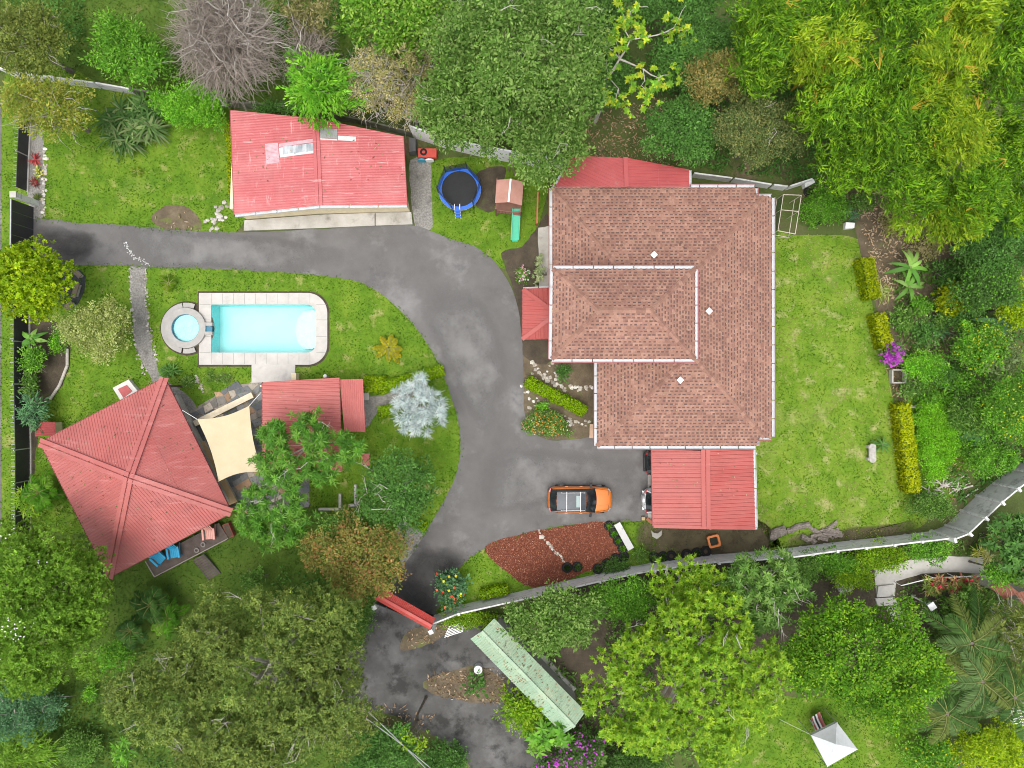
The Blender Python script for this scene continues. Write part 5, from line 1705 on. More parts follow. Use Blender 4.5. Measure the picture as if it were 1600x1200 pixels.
for i in range(4):
    a = math.radians(90 * i + 50)
    MB().tube([(c.x + R * .95 * math.cos(a), c.y + R * .95 * math.sin(a), .0), (c.x + R * .98 * math.cos(a), c.y + R * .98 * math.sin(a), .8)], .03, 8).build('leg', M['steel'], tr)
l0 = Vector((c.x - .15, c.y - R * .93, .95))
ld = MB()
for dx in (-.18, .18): ld.tube([l0 + Vector((dx, .28, .12)), l0 + Vector((dx, 0, .1)), l0 + Vector((dx, -.45, -.94))], .025, 6)
lad = ld.build('ladder', M['white'], tr)
for k in range(3):
    pp = l0 + Vector((0, -.1 - .13 * k, -.1 - .28 * k)); MB().box(tuple(pp), (.40, .16, .03)).build('ladder_step', bp, lad)

phs = thing('playhouse', 'wooden playhouse with a faded pink gable roof and railing', 'playhouse', (*(P(796, 305)[:2]), 0))
zr, ze = 2.5, 2.05
q = [P(776, 281, ze), P(798, 279.5, zr), P(818, 284, ze), P(815.5, 321, ze), P(794.5, 316, zr), P(773.5, 317, ze)]
pinkr = pmat('faded_pink_shingle', [(0.3, (.40, .20, .155)), (0.7, (.48, .26, .21))], 2, 6, .9)
m = MB(); m.quad(q[0], q[5], q[4], q[1]); m.quad(q[1], q[4], q[3], q[2]); rf = m.build('roof', pinkr, phs)
m = MB(); rid(m, q[1], q[4], .12, .03, .03); m.build('ridge_cap', M['white'], rf)
pw = plain('red_brown_wood', (.20, .10, .07), .8)
base = [P(777, 287, 1), P(816, 289, 1), P(813, 336, 1), P(775, 331, 1)]
MB().prism([(p.x, p.y) for p in base], .80, .88).build('platform', pw, phs)
for p in base:
    MB().box((p.x, p.y, 1.0), (.1, .1, 2.0)).build('post', pw, phs)
for a, b in ((0, 1), (0, 3), (1, 2), (3, 2)):
    MB().bar(base[a] + Vector((0, 0, .5)), base[b] + Vector((0, 0, .5)), .05, .07).build('rail', pw, phs)
    if (a, b) == (3, 2):
        for k in range(1, 8):
            p = base[a].lerp(base[b], k / 8)
            if k > 5: continue
            MB().box((p.x, p.y, 1.17), (.05, .04, .6)).build('baluster', pw, phs)
sl = thing('slide', 'straight green plastic slide at the playhouse', 'slide', (*(P(804, 352)[:2]), 0))
gm = plain('green_plastic', (.005, .37, .20), .35, .5)
a, b = P(807, 326, .95), P(804.5, 375, .15)
w = .26
d = (b - a)
m = MB()
sd = Vector((1, 0, 0))
m.quad(a - sd * w, b - sd * w, b + sd * w, a + sd * w); m.quad(a - sd * w + Vector((0, 0, -.04)), a + sd * w + Vector((0, 0, -.04)), b + sd * w + Vector((0, 0, -.04)), b - sd * w + Vector((0, 0, -.04)))
m.build('chute', gm, sl)
for s in (-1, 1):
    MB().bar(a + sd * s * w + Vector((0, 0, .07)), b + sd * s * w + Vector((0, 0, .07)), .06, .2).build('side_lip', gm, sl)
MB().box((b.x, b.y, .06), (.4, .2, .12)).build('foot', gm, sl)
p, q_ = P(840.5, 300, 1.0), P(839, 349, 1.0)
rl = thing('rail_fence', 'single terracotta painted rail beside the house path', 'rail', (p.x, p.y, 0))
MB().bar(p + Vector((0, 0, -.05)), q_ + Vector((0, 0, -.05)), .10, .12).build('rail', plain('terracotta_paint', (.42, .13, .07), .7), rl)
for t in (.03, .5, .97):
    k = p.lerp(q_, t); MB().box((k.x, k.y, .44), (.09, .09, .88)).build('post', plain('terracotta_post', (.32, .10, .06), .7), rl)
# swing frame behind the trampoline
sf = thing('swing_frame', 'brown timber A-frame against the white boundary wall', 'swing frame', (*(P(800, 262)[:2]), 0))
tp = P(797, 240, 2.1)
for px, py in ((795, 268), (804, 274)): MB().bar(P(px, py), tp, .09).build('leg', M['wood'], sf)
# red cart
ct = thing('toy_cart', 'red cart with blue and white wheels beside the workshop', 'cart', (*(P(667, 242)[:2]), 0))
p = P(668, 240, .5)
MB().box((p.x, p.y, .5), (1.25, .62, .3)).build('tray', plain('red_tub', (.50, .06, .04), .5), ct)
for dx, col in ((-.42, (.05, .35, .50)), (.12, (.75, .78, .8))):
    MB().tube([(p.x + dx, p.y - .36, .3), (p.x + dx, p.y - .46, .3)], .3, 18).build('wheel', plain('wheel_paint', col, .5), ct)
MB().ring((p.x - .25, p.y + .05), .12, .24, .66, .72, 18).build('coil', M['rubber'], ct)
MB().prism([(P(x, y).x, P(x, y).y) for x, y in ((642, 222), (652, 223), (652, 243), (642, 244))], 0, .9).build('storage_bin', plain('grey_bin', (.10, .10, .10), .7), label='dark grey bin in the corner between workshop and white wall', cat='bin')

# white pipe greenhouse frame
gfm = plain('cream_pipe', (.55, .48, .40), .6)
gf = thing('greenhouse_frame', 'bare white pipe frame of a small greenhouse beside the lawn', 'frame', (*(P(1225, 340)[:2]), 0))
tc = [P(1224, 304, 2.0), P(1252, 305, 2.0), P(1242.5, 365.5, 2.0), P(1215.5, 360.5, 2.0)]
bc = [Vector((p.x, p.y, 0)) for p in tc]
for i in range(4):
    MB().tube([tc[i], tc[(i + 1) % 4]], .026, 8).build('top_bar', gfm, gf)
    MB().tube([bc[i], tc[i]], .026, 8).build('post', gfm, gf)
for t in (.42,):
    MB().tube([tc[0].lerp(tc[3], t), tc[1].lerp(tc[2], t)], .026, 8).build('cross_bar', gfm, gf)
    MB().tube([bc[0].lerp(bc[3], t), tc[0].lerp(tc[3], t)], .024, 8).build('post', gfm, gf)
    MB().tube([bc[1].lerp(bc[2], t), tc[1].lerp(tc[2], t)], .024, 8).build('post', gfm, gf)
for a, b in ((0, 3), (1, 2), (3, 2)):
    MB().tube([bc[a] + Vector((0, 0, .9)), bc[b] + Vector((0, 0, .9))], .022, 8).build('side_bar', gfm, gf)
MB().tube([bc[2] + Vector((0, 0, .9)), bc[3].lerp(bc[2], .35) + Vector((0, 0, .05))], .022, 8).build('brace', gfm, gf)
shm, t_, b_ = new_mat('green_shade_cloth')
b_.inputs['Base Color'].default_value = (.05, .12, .08, 1)
tn = t_.nodes.new('ShaderNodeBsdfTransparent'); mxs = t_.nodes.new('ShaderNodeMixShader'); mxs.inputs[0].default_value = .6
t_.links.new(tn.outputs[0], mxs.inputs[1]); t_.links.new(b_.outputs[0], mxs.inputs[2]); t_.links.new(mxs.outputs[0], t_.nodes['Material Output'].inputs['Surface'])
m = MB(); m.quad(bc[0], bc[3], tc[3] + Vector((0, 0, -.05)), tc[0] + Vector((0, 0, -.05))); m.quad(bc[3], bc[3].lerp(bc[2], .5), tc[3].lerp(tc[2], .3) + Vector((0, 0, -.8)), tc[3] + Vector((0, 0, -.05))); m.build('shade_cloth', shm, gf)

# ------------------------------------------------------------------ garden furniture and odds and ends
def chair(label, px, py, rz, mat, z=.5):
    t = thing('deck_chair', label, 'chair', (0, 0, 0), 'chairs on the timber deck')
    for i in range(5):
        MB().box((-.02, -.24 + .12 * i, .33), (.62, .105, .025)).build('seat_slat', mat, t)
    for i in range(5):
        y = -.24 + .12 * i
        MB().bar((-.30, y, .30), (-.72, y * 1.15, .98 - abs(y) * .3), .105, .025).build('back_slat', mat, t)
    for s in (-1, 1):
        MB().box((-.08, s * .37, .56), (.75, .13, .03)).build('arm', mat, t)
        MB().box((.24, s * .34, .275), (.09, .04, .55)).build('front_leg', mat, t)
        MB().bar((.22, s * .31, .30), (-.62, s * .31, .04), .04, .10).build('rear_leg', mat, t)
    p = P(px, py, z + .4)
    t.location = (p.x, p.y, z + .008); t.rotation_euler.z = rz
    return t
blue, pink = plain('blue_chair_paint', (.03, .33, .56), .5), plain('pink_chair_paint', (.62, .30, .25), .5)
chair('blue slatted deck chair tilted toward the lawn, nearer the lower roof corner', 249, 873, math.radians(-42), blue)
chair('blue slatted deck chair in the middle of the timber deck', 272, 865, math.radians(-80), blue)
chair('salmon pink slatted deck chair at the right end of the deck', 327, 836, math.radians(-85), pink)
for k, (px, py) in enumerate(((317, 851), (307, 860))):
    p = P(px, py, .6)
    m = MB().ring(p, .10, .17, .505, .60, 18); m.build('clay_bowl', plain('grey_bowl', (.22, .20, .18), .7), label=('grey bowl on the deck boards closer to the pink chair', 'grey bowl on the deck boards above the wooden steps')[k], cat='bowl')
tr_ = thing('planter_trough', 'red brown planter trough at the right end of the deck', 'planter', (*(P(356, 831)[:2]), 0))
a, b = P(353, 818, .3), P(362, 839, .3)
MB().bar(Vector((a.x, a.y, .22)), Vector((b.x, b.y, .22)), .45, .44).build('box', plain('red_trough', (.24, .06, .045), .8), tr_)
MB().bar(Vector((a.x, a.y, .45)).lerp(Vector((b.x, b.y, .45)), .06), Vector((b.x, b.y, .45)).lerp(Vector((a.x, a.y, .45)), .06), .34, .03).build('soil', M['darksoil'], tr_)

# white concrete bench by the mulch, grey bench on the lawn
bn = thing('garden_bench', 'long white plank bench between the mulch bed and the carport', 'bench', (*(P(975, 838)[:2]), 0))
a, b = P(964, 818, .42), P(986, 858, .42)
MB().bar(a, b, .46, .08).build('seat', pmat('worn_white_slab', [(0.3, (.48, .48, .47)), (0.7, (.60, .60, .59))], 1, 6, .8, [((.16, .16, .16), 2.6, .60, .68, None, .8)]), bn)
for t in (.12, .88):
    p = a.lerp(b, t); MB().box((p.x, p.y, .19), (.38, .16, .38), -1.07 + math.pi / 2).build('leg', M['concrete'], bn)
bn = thing('garden_bench', 'small rounded grey stone bench alone on the big lawn', 'bench', (*(P(1363, 708)[:2]), 0))
p = P(1363, 708, .4)
m = MB(); xy = [(p.x + .24 * math.cos(a) + (0), p.y + (.42 if math.sin(a) > 0 else -.42) + .24 * math.sin(a)) for a in np.linspace(0, 2 * math.pi, 20, endpoint=False)]
m.prism(xy, .34, .46); m.build('seat', pmat('lichen_stone', [(0.3, (.26, .24, .21)), (0.7, (.48, .46, .43))], 4, 7, .9), bn)
for dy in (-.42, .42): MB().box((p.x - .02, p.y + dy, .17), (.5, .2, .34)).build('leg', M['concrete'], bn)

def tyre(label, px, py, r=.34, fill=None, z=0.0, seed=0):
    t = thing('tyre_planter', label, 'tyre', (0, 0, 0), 'old tyres used as planters')
    m = MB()
    V, F = [], []
    k, q = 26, 8
    for i in range(k):
        a = 2 * math.pi * i / k
        for j in range(q):
            b = 2 * math.pi * j / q
            rr = r - .11 + .11 * math.cos(b)
            V.append((rr * math.cos(a), rr * math.sin(a), .10 + .10 * math.sin(b)))
    for i in range(k):
        for j in range(q):
            F.append((i * q + j, ((i + 1) % k) * q + j, ((i + 1) % k) * q + (j + 1) % q, i * q + (j + 1) % q))
    add('casing', V, F, M['rubber'], t, smooth=True)
    MB().tube([(0, 0, .02), (0, 0, .10)], r - .2, 18).build('soil', M['darksoil'], t)
    if fill:
        rg = rng_of(seed + 900)
        n = 160
        a = rg.random(n) * 6.28; rr = (r - .16) * rg.random(n) ** .5
        pp = np.stack([rr * np.cos(a), rr * np.sin(a), np.full(n, .1)], 1)
        ax = rg.normal(0, .6, (n, 3)) + np.array([0, 0, .7])
        V = leaf_quads(pp, ax, unit(rg.normal(0, 1, (n, 3)) + np.array([0, 0, .6])), .22, .07)
        add('grass', V, quads(n), LEAF, t, cols=leaf_cols(rg, fill, np.zeros(n, int), n))
    p = P(px, py, .15)
    t.location = (p.x, p.y, .012 + z)
    return t
ords = ['first', 'second', 'third', 'fourth', 'fifth', 'sixth', 'seventh', 'eighth', 'ninth', 'tenth']
for i, (px, py) in enumerate(((952, 822), (959.5, 833.5), (966, 845.5), (973, 857))):
    tyre(f'grass-filled tyre, {ords[i]} from the driveway beside the white bench', px, py, .36, 'fern', seed=i)
for i, (px, py) in enumerate(((886, 887), (902, 886), (934, 889), (948, 881), (962, 873), (975, 870))):
    tyre(f'black tyre at the lower mulch edge, {ords[i]} from the left', px, py, .37, 'dark', .02 if px < 970 else 0, seed=10 + i)
for i, (px, py) in enumerate(((1022, 871), (1036, 870), (1049, 869), (1073, 866), (1089, 864), (1103, 862))):
    tyre(f'tyre in the row against the white wall below the carport, {ords[i]} from left', px, py, .37, 'mid' if i in (0, 1, 4) else None, seed=20 + i)
for i, (px, py) in enumerate(((1263, 300), (1303, 299), (1309, 320), (1275, 346))):
    tyre('black tyre lying in weeds ' + ('nearest the white frame top', 'below the bamboo, topmost', 'beside bare earth right of the weeds', 'between the white frame and the white block')[i], px, py, .32, 'mid', seed=30 + i)

# orange tub
ot = thing('orange_tub', 'orange square-rimmed tub with dark inside below the carport', 'tub', (*(P(1116, 846)[:2]), 0))
p = P(1116, 846, .6)
def rsq(s, r_, rot):
    out = []
    for cx, cy, a0 in ((s - r_, s - r_, 0), (-s + r_, s - r_, 90), (-s + r_, -s + r_, 180), (s - r_, -s + r_, 270)):
        for i in range(5):
            a = math.radians(a0 + 22.5 * i); x, y = cx + r_ * math.cos(a), cy + r_ * math.sin(a)
            out.append((p.x + x * math.cos(rot) - y * math.sin(rot), p.y + x * math.sin(rot) + y * math.cos(rot)))
    return out
om = plain('orange_plastic', (.68, .21, .06), .45)
o1, i1 = rsq(.42, .14, .25), rsq(.28, .08, .25)
n = len(o1)
V = [(x, y, .0) for x, y in rsq(.34, .12, .25)] + [(x, y, .58) for x, y in o1] + [(x, y, .58) for x, y in i1] + [(x, y, .08) for x, y in rsq(.24, .07, .25)]
F = []
for k in range(3):
    F += [(k * n + i, k * n + (i + 1) % n, (k + 1) * n + (i + 1) % n, (k + 1) * n + i) for i in range(n)]
add('shell', V, F, om, ot)
MB().prism(rsq(.262, .07, .25), .09, .46).build('contents', plain('dark_contents', (.025, .03, .02), .8), ot)
MB().prism([(P(x, y).x, P(x, y).y) for x, y in ((1017, 828), (1021, 832), (1027, 833), (1034, 828), (1033, 836), (1026, 842), (1019, 838))], 0, .12).build('flat_rock', M['concrete'], label='pale heart-shaped flat rock below the carport corner', cat='rock')
a, b = P(1008, 811, .4), P(1020, 818, .4)
lg = thing('timber_offcut', 'tan timber offcuts at the carport corner', 'timber', (a.x, a.y, 0))
MB().box((a.x - .1, a.y, .15), (.22, .22, .3)).build('block', M['tan'], lg)
MB().bar(Vector((a.x + .15, a.y, .1)), Vector((b.x, b.y, .1)), .22, .16).build('plank', plain('red_plank', (.35, .12, .07), .8), lg)

# logs and rubble of bark
def log(label, a, b, w, seed, h=.25):
    r = rng_of(seed)
    a, b = P(*a), P(*b)
    pts = [a.lerp(b, t) + Vector((r.normal(0, .04), r.normal(0, .04), h * .5 + .0)) for t in np.linspace(0, 1, 6)]
    m = MB(); m.tube(pts, [w * (.9 + .25 * r.random()) for _ in range(6)], 9)
    V = np.array(m.v); V += r.normal(0, w * .09, V.shape); V[:, 2] = np.maximum(V[:, 2] * .85, .0)
    return add('log', V, m.f, M['log'], label=label, cat='log')
log('short thick grey log at the left end of the woodpile', (1201, 836), (1225, 827), .36, 1, .4)
log('long slim grey log beside the lower lawn edge', (1228, 828), (1263, 818), .20, 2)
log('split log leaning toward the white wall', (1249, 836), (1272, 847), .2, 3)
wp = thing('wood_pile', 'heap of splintered grey bark and dead wood by the wall', 'wood pile', (*(P(1289, 835)[:2]), 0))
r = rng_of(44)
for k in range(26):
    px, py = 1288 + r.normal(0, 10), 834 + r.normal(0, 5)
    a = P(px, py); ang_ = r.normal(-.15, .5); l = .5 + .7 * r.random()
    z = .06 + .3 * r.random() * max(0, 1 - abs(px - 1288) / 22)
    m = MB(); m.bar((a.x - l * math.cos(ang_) / 2, a.y - l * math.sin(ang_) / 2, z), (a.x + l * math.cos(ang_) / 2, a.y + l * math.sin(ang_) / 2, z + r.normal(0, .08)), .10 + .14 * r.random(), .07)
    V = np.array(m.v) + r.normal(0, .03, (8, 3)); V[:, 2] = np.maximum(V[:, 2], .005)
    add('bark_slab', V, m.f, M['log'], wp)
wp = thing('wood_pile', 'pale scatter of dead branches on the green slope by the wall', 'wood pile', (*(P(1478, 765)[:2]), 0))
for k in range(30):
    px, py = 1478 + r.normal(0, 14), 765 + r.normal(0, 9)
    a = P(px, py); ang_ = r.random() * 3.14; l = .4 + .8 * r.random()
    MB().bar((a.x, a.y, .05 + .1 * r.random()), (a.x + l * math.cos(ang_), a.y + l * math.sin(ang_), .05 + .15 * r.random()), .05 + .06 * r.random(), .05).build('branch', M['palebark'], wp)
MB().prism([(P(x, y).x, P(x, y).y) for x, y in ((1318, 349), (1332, 350), (1331, 358), (1317, 359))], 0, .35).build('white_block', M['white'], label='small white block at the edge of the bare slope', cat='block')
MB().prism([(P(x, y).x, P(x, y).y) for x, y in ((1252, 290), (1266, 283), (1269, 288), (1254, 296))], 0, .5).build('broken_slab', M['wallwhite'], label='broken concrete slab by the bamboo at the wall end', cat='slab')
a, b = P(1422, 636, .2), P(1441, 634, .2)
MB().bar(Vector((a.x, a.y, .12)), Vector((b.x, b.y, .12)), .18, .2).build('sleeper', M['concrete'], label='short grey sleeper at the top of the lowest hedge', cat='sleeper')
bx = thing('cold_frame', 'square concrete planter box below the purple bush', 'planter', (*(P(1400, 588)[:2]), 0))
for a, b in (((1390, 578), (1410, 578)), ((1410, 578), (1411, 598)), ((1411, 598), (1390, 598)), ((1390, 598), (1390, 578))):
    MB().bar(P(*a) + Vector((0, 0, .2)), P(*b) + Vector((0, 0, .2)), .1, .4).build('side', M['concrete'], bx)

# bench ring under the clipped tree
fp = thing('fire_pit', 'sunken dark paved pit with timber benches behind the clipped tree', 'fire pit', (*(P(118, 455)[:2]), 0))
MB().prism([(P(x, y).x, P(x, y).y) for x, y in ((95, 420), (122, 418), (134, 432), (132, 455), (122, 475), (104, 482), (90, 470))], .0, .05).build('floor', plain('dark_slate', (.045, .05, .055), .7), fp)
for a, b in (((121, 424), (131, 434)), ((127, 443), (120, 466)), ((119, 474), (108, 482))):
    a, b = P(*a), P(*b)
    MB().bar(a + Vector((0, 0, .40)), b + Vector((0, 0, .40)), .32, .07).build('bench_seat', M['wood'], fp)
    MB().bar(a.lerp(b, .1) + Vector((0, 0, .2)), a.lerp(b, .9) + Vector((0, 0, .2)), .2, .33).build('bench_base', M['concrete'], fp)
# curved pale edging of the left bed
ed = thing('bed_edging', 'curved pale timber edging around the dark bed by the fence', 'edging', (*(P(100, 570)[:2]), 0))
ln = smooth_line([P(*p) for p in ((107, 545), (108, 562), (105, 580), (99, 594), (90, 610), (80, 624))], False, .35)
for k in range(0, len(ln) - 3, 3):
    a, b = Vector((*ln[k], .12)), Vector((*ln[k + 3], .12))
    MB().tube([a, b], .1, 8).build('edging_log', M['palebark'], ed)
def garden_lamp(label, px, py):
    p = P(px, py)
    t = thing('garden_lamp', label, 'lamp', (p.x, p.y, 0))
    MB().tube([(p.x, p.y, 0), (p.x, p.y, .85)], .035, 8).build('post', M['steel'], t)
    m = MB(); m.tube([(p.x, p.y, .85), (p.x, p.y, .90), (p.x, p.y, 1.0), (p.x, p.y, 1.08), (p.x, p.y, 1.11)], [.06, .12, .14, .1, .02], 12); m.build('globe', M['white'], t)
garden_lamp('white globe garden lamp above the patio roof', 514, 588)
MB().prism([(P(x, y).x, P(x, y).y) for x, y in ((461, 583), (468, 583), (468, 594), (461, 594))], 0, .8).build('short_pillar', M['cream'], label='short cream pillar at the corner of the pool slab', cat='pillar')
MB().prism([(P(x, y).x, P(x, y).y) for x, y in ((568, 614), (578, 613), (578, 625), (569, 625))], 0, .3).build('step_stone', M['concrete'], label='square concrete step at the side of the patio roof', cat='step')
MB().prism([(P(x, y).x, P(x, y).y) for x, y in ((921, 662), (931, 662), (931, 684), (920, 684))], 0, .35).build('brick_step', plain('brick_step', (.5, .34, .24), .9), label='pale edged brick step under the house gutter', cat='step')
ps = thing('raised_bed_wall', 'low concrete walls of the dark plot under the star-leaved tree', 'low wall', (*(P(540, 780)[:2]), 0))
for a, b in (((500, 794), (536, 794)), ((533, 794), (533, 770)), ((557, 788), (557, 756)), ((557, 788), (546, 788))):
    MB().bar(P(*a) + Vector((0, 0, .2)), P(*b) + Vector((0, 0, .2)), .16, .4).build('section', M['concrete'], ps)

# white canopy tent
tn_ = thing('canopy_tent', 'white square pop-up canopy tent on the lower lawn', 'tent', (*(P(1300, 1162)[:2]), 0))
c = [P(1267.5, 1149, 2.1), P(1308, 1129, 2.1), P(1340, 1171, 2.1), P(1293, 1198, 2.1)]
apx = P(1306, 1163, 3.15)
tm = plain('white_tarpaulin', (.56, .58, .59), .6, .2, var=.06)
for i in range(4):
    a, b = c[i], c[(i + 1) % 4]
    V, F = [], []
    N = 8
    for j in range(N + 1):
        for k in range(N + 1 - j):
            t, s = j / N, k / N
            p = a * (1 - t - s) + b * s + apx * t
            p = p + Vector((0, 0, -.10 * t * (1 - t) * 2 - .0))
            V.append(tuple(p))
    idx = {}
    q = 0
    for j in range(N + 1):
        for k in range(N + 1 - j): idx[(j, k)] = q; q += 1
    for j in range(N):
        for k in range(N - j):
            F.append((idx[(j, k)], idx[(j, k + 1)], idx[(j + 1, k)]))
            if k < N - j - 1: F.append((idx[(j, k + 1)], idx[(j + 1, k + 1)], idx[(j + 1, k)]))
    add('roof_panel', V, F, tm, tn_, smooth=True)
    m = MB(); m.quad(a, b, b + Vector((0, 0, -.22)), a + Vector((0, 0, -.22))); m.build('valance', tm, tn_)
    MB().tube([Vector((a.x, a.y, 0)), a], .03, 8).build('pole', M['steel'], tn_)
    out = (a - apx); out.z = 0; out.normalize()
    if i == 0: MB().tube([a + Vector((0, 0, -.1)), a + out * 1.3 + Vector((0, 0, -2.09))], .012, 5).build('guy_rope', M['white'], tn_)
dc = thing('striped_recliner', 'red and white striped recliner beside the white canopy', 'recliner', (*(P(1280, 1132)[:2]), 0))
a, b = P(1274, 1117, .8), P(1285, 1142, .4)
sd = Vector((math.cos(.6), math.sin(.6), 0))
colr = [(.30, .08, .07), (.7, .7, .68), (.03, .03, .035), (.7, .7, .68), (.30, .08, .07), (.45, .14, .12)]
for k in range(6):
    o_ = sd * (-.32 + .125 * k)
    m = MB(); m.bar(a + o_, a.lerp(b, .4) + o_ + Vector((0, 0, -.2)), .12, .03); m.bar(a.lerp(b, .4) + o_ + Vector((0, 0, -.2)), b + o_, .12, .03)
    m.build('stripe', plain('stripe_cloth', colr[k], .9), dc)
for s in (-1, 1):
    o_ = sd * (.36 * s)
    m = MB(); m.bar(a.lerp(b, .2) + o_ + Vector((0, 0, -.05)), Vector((b.x, b.y, .0)) + o_, .04); m.bar(b + o_, Vector((a.x, a.y, 0)).lerp(Vector((b.x, b.y, 0)), .35) + o_, .04)
    m.build('leg', M['steel'], dc)

# lower right: path, steps, rail, lamp
_, _ = sheet('footpath', [(1366, 890), (1400, 878), (1435, 873), (1480, 868), (1536, 872), (1538, 896), (1480, 894), (1440, 897), (1400, 908), (1398, 930), (1368, 928)], .026, M['pooldeck'], False, .05, 61)
stp = thing('stone_steps', 'pale stone steps curving down below the long wall', 'steps', (*(P(1388, 940)[:2]), 0))
for k, pts in enumerate((((1370, 915), (1395, 912), (1396, 930), (1368, 932)), ((1366, 934), (1396, 932), (1402, 944), (1370, 946)), ((1380, 948), (1404, 946), (1412, 958), (1392, 962)), ((1392, 964), (1413, 960), (1414, 978), (1398, 980)), ((1392, 982), (1414, 980), (1410, 996), (1392, 994)))):
    MB().prism([(P(x, y).x, P(x, y).y) for x, y in pts], 0, .2 - .035 * k).build('step', M['pooldeck'], stp)
hr = thing('hand_rail', 'thin white handrail along the pale footpath', 'handrail', (*(P(1450, 903)[:2]), 0))
ln = [(1397, 909), (1445, 897), (1480, 896), (1536, 894)]
for a, b in zip(ln[:-1], ln[1:]):
    MB().tube([P(*a) + Vector((0, 0, .9)), P(*b) + Vector((0, 0, .9))], .035, 8).build('rail', M['white'], hr)
for a in ln: MB().tube([P(*a), P(*a) + Vector((0, 0, .9))], .03, 8).build('post', M['white'], hr)
p0 = P(1425, 931)
lp = thing('lamp_post', 'leaning-looking white lamp post with a square lantern below the footpath', 'lamp post', (p0.x, p0.y, 0))
MB().tube([p0, p0 + Vector((0, 0, 2.0))], [.06, .045], 10).build('pole', M['white'], lp)
MB().box((p0.x, p0.y, .06), (.22, .22, .12)).build('base', M['concrete'], lp)
MB().box((p0.x, p0.y, 2.14), (.34, .34, .26), .6).build('lantern', plain('lantern_glass', (.45, .46, .47), .2), lp)
MB().box((p0.x, p0.y, 2.30), (.46, .46, .06), .6).build('lantern_cap', M['white'], lp)
MB().prism([(P(x, y).x, P(x, y).y) for x, y in ((1308, 903), (1322, 903), (1330, 912), (1328, 922), (1310, 924), (1305, 914))], 0, .3).build('boulder', M['concrete'], label='pale boulder on dark soil left of the footpath steps', cat='boulder')
dr = thing('water_drum', 'round white drum beside the lane island', 'drum', (*(P(747, 1047)[:2]), 0))
p = P(747, 1047, .6)
MB().tube([(p.x, p.y, 0), (p.x, p.y, .55)], .28, 20).build('shell', M['gutter'], dr)
MB().ring(p, .2, .29, .552, .6, 20).build('rim', M['white'], dr)
MB().tube([(p.x, p.y, .553), (p.x, p.y, .56)], .2, 20).build('lid', M['steel'], dr)
gr = thing('drain_grate', 'grey slotted grate below the white wall near the gate', 'grate', (*(P(713, 980)[:2]), 0))
a, b = P(698, 985), P(727, 976)
for k in range(7):
    o_ = Vector((.05, .12, 0)) * (k - 3)
    MB().bar(a + o_ + Vector((0, 0, .3)), b + o_ + Vector((0, 0, .3)), .05, .05).build('bar', M['steel'], gr)
for t in (.05, .5, .95):
    p = a.lerp(b, t); MB().bar(p + Vector((-.17, -.4, .15)), p + Vector((.17, .4, .15)), .06, .26).build('bearer', M['concrete'], gr)
sl_ = thing('block_retaining_edge', 'mossy concrete edge along the right side of the green shed', 'low wall', (*(P(865, 1040)[:2]), 0))
for a, b in (((828, 1010), (856, 1034)), ((857, 1035), (876, 1058)), ((877, 1059), (896, 1076))):
    MB().bar(P(*a) + Vector((0, 0, .2)), P(*b) + Vector((0, 0, .2)), .5, .4).build('block', M['concrete'], sl_)
# overhead cables
for k, (a, b, lb) in enumerate((((470, 1022), (700, 1238), 'upper overhead cable with a creeper below the big olive tree'), ((490, 1070), (700, 1224), 'lower bare overhead cable at the bottom edge'))):
    a_, b_ = P(*a, 6.0), P(*b, 6.3)
    pts = [a_.lerp(b_, t) + Vector((0, 0, -.5 * 4 * t * (1 - t))) for t in np.linspace(0, 1, 14)]
    cb = MB().tube(pts, .022, 5).build('power_cable', plain('grey_cable', (.36, .37, .38), .5), label=lb, cat='cable')

# ------------------------------------------------------------------ trees, shrubs and other plants
SEED = [1000]
def next_rng():
    SEED[0] += 1
    return rng_of(SEED[0])

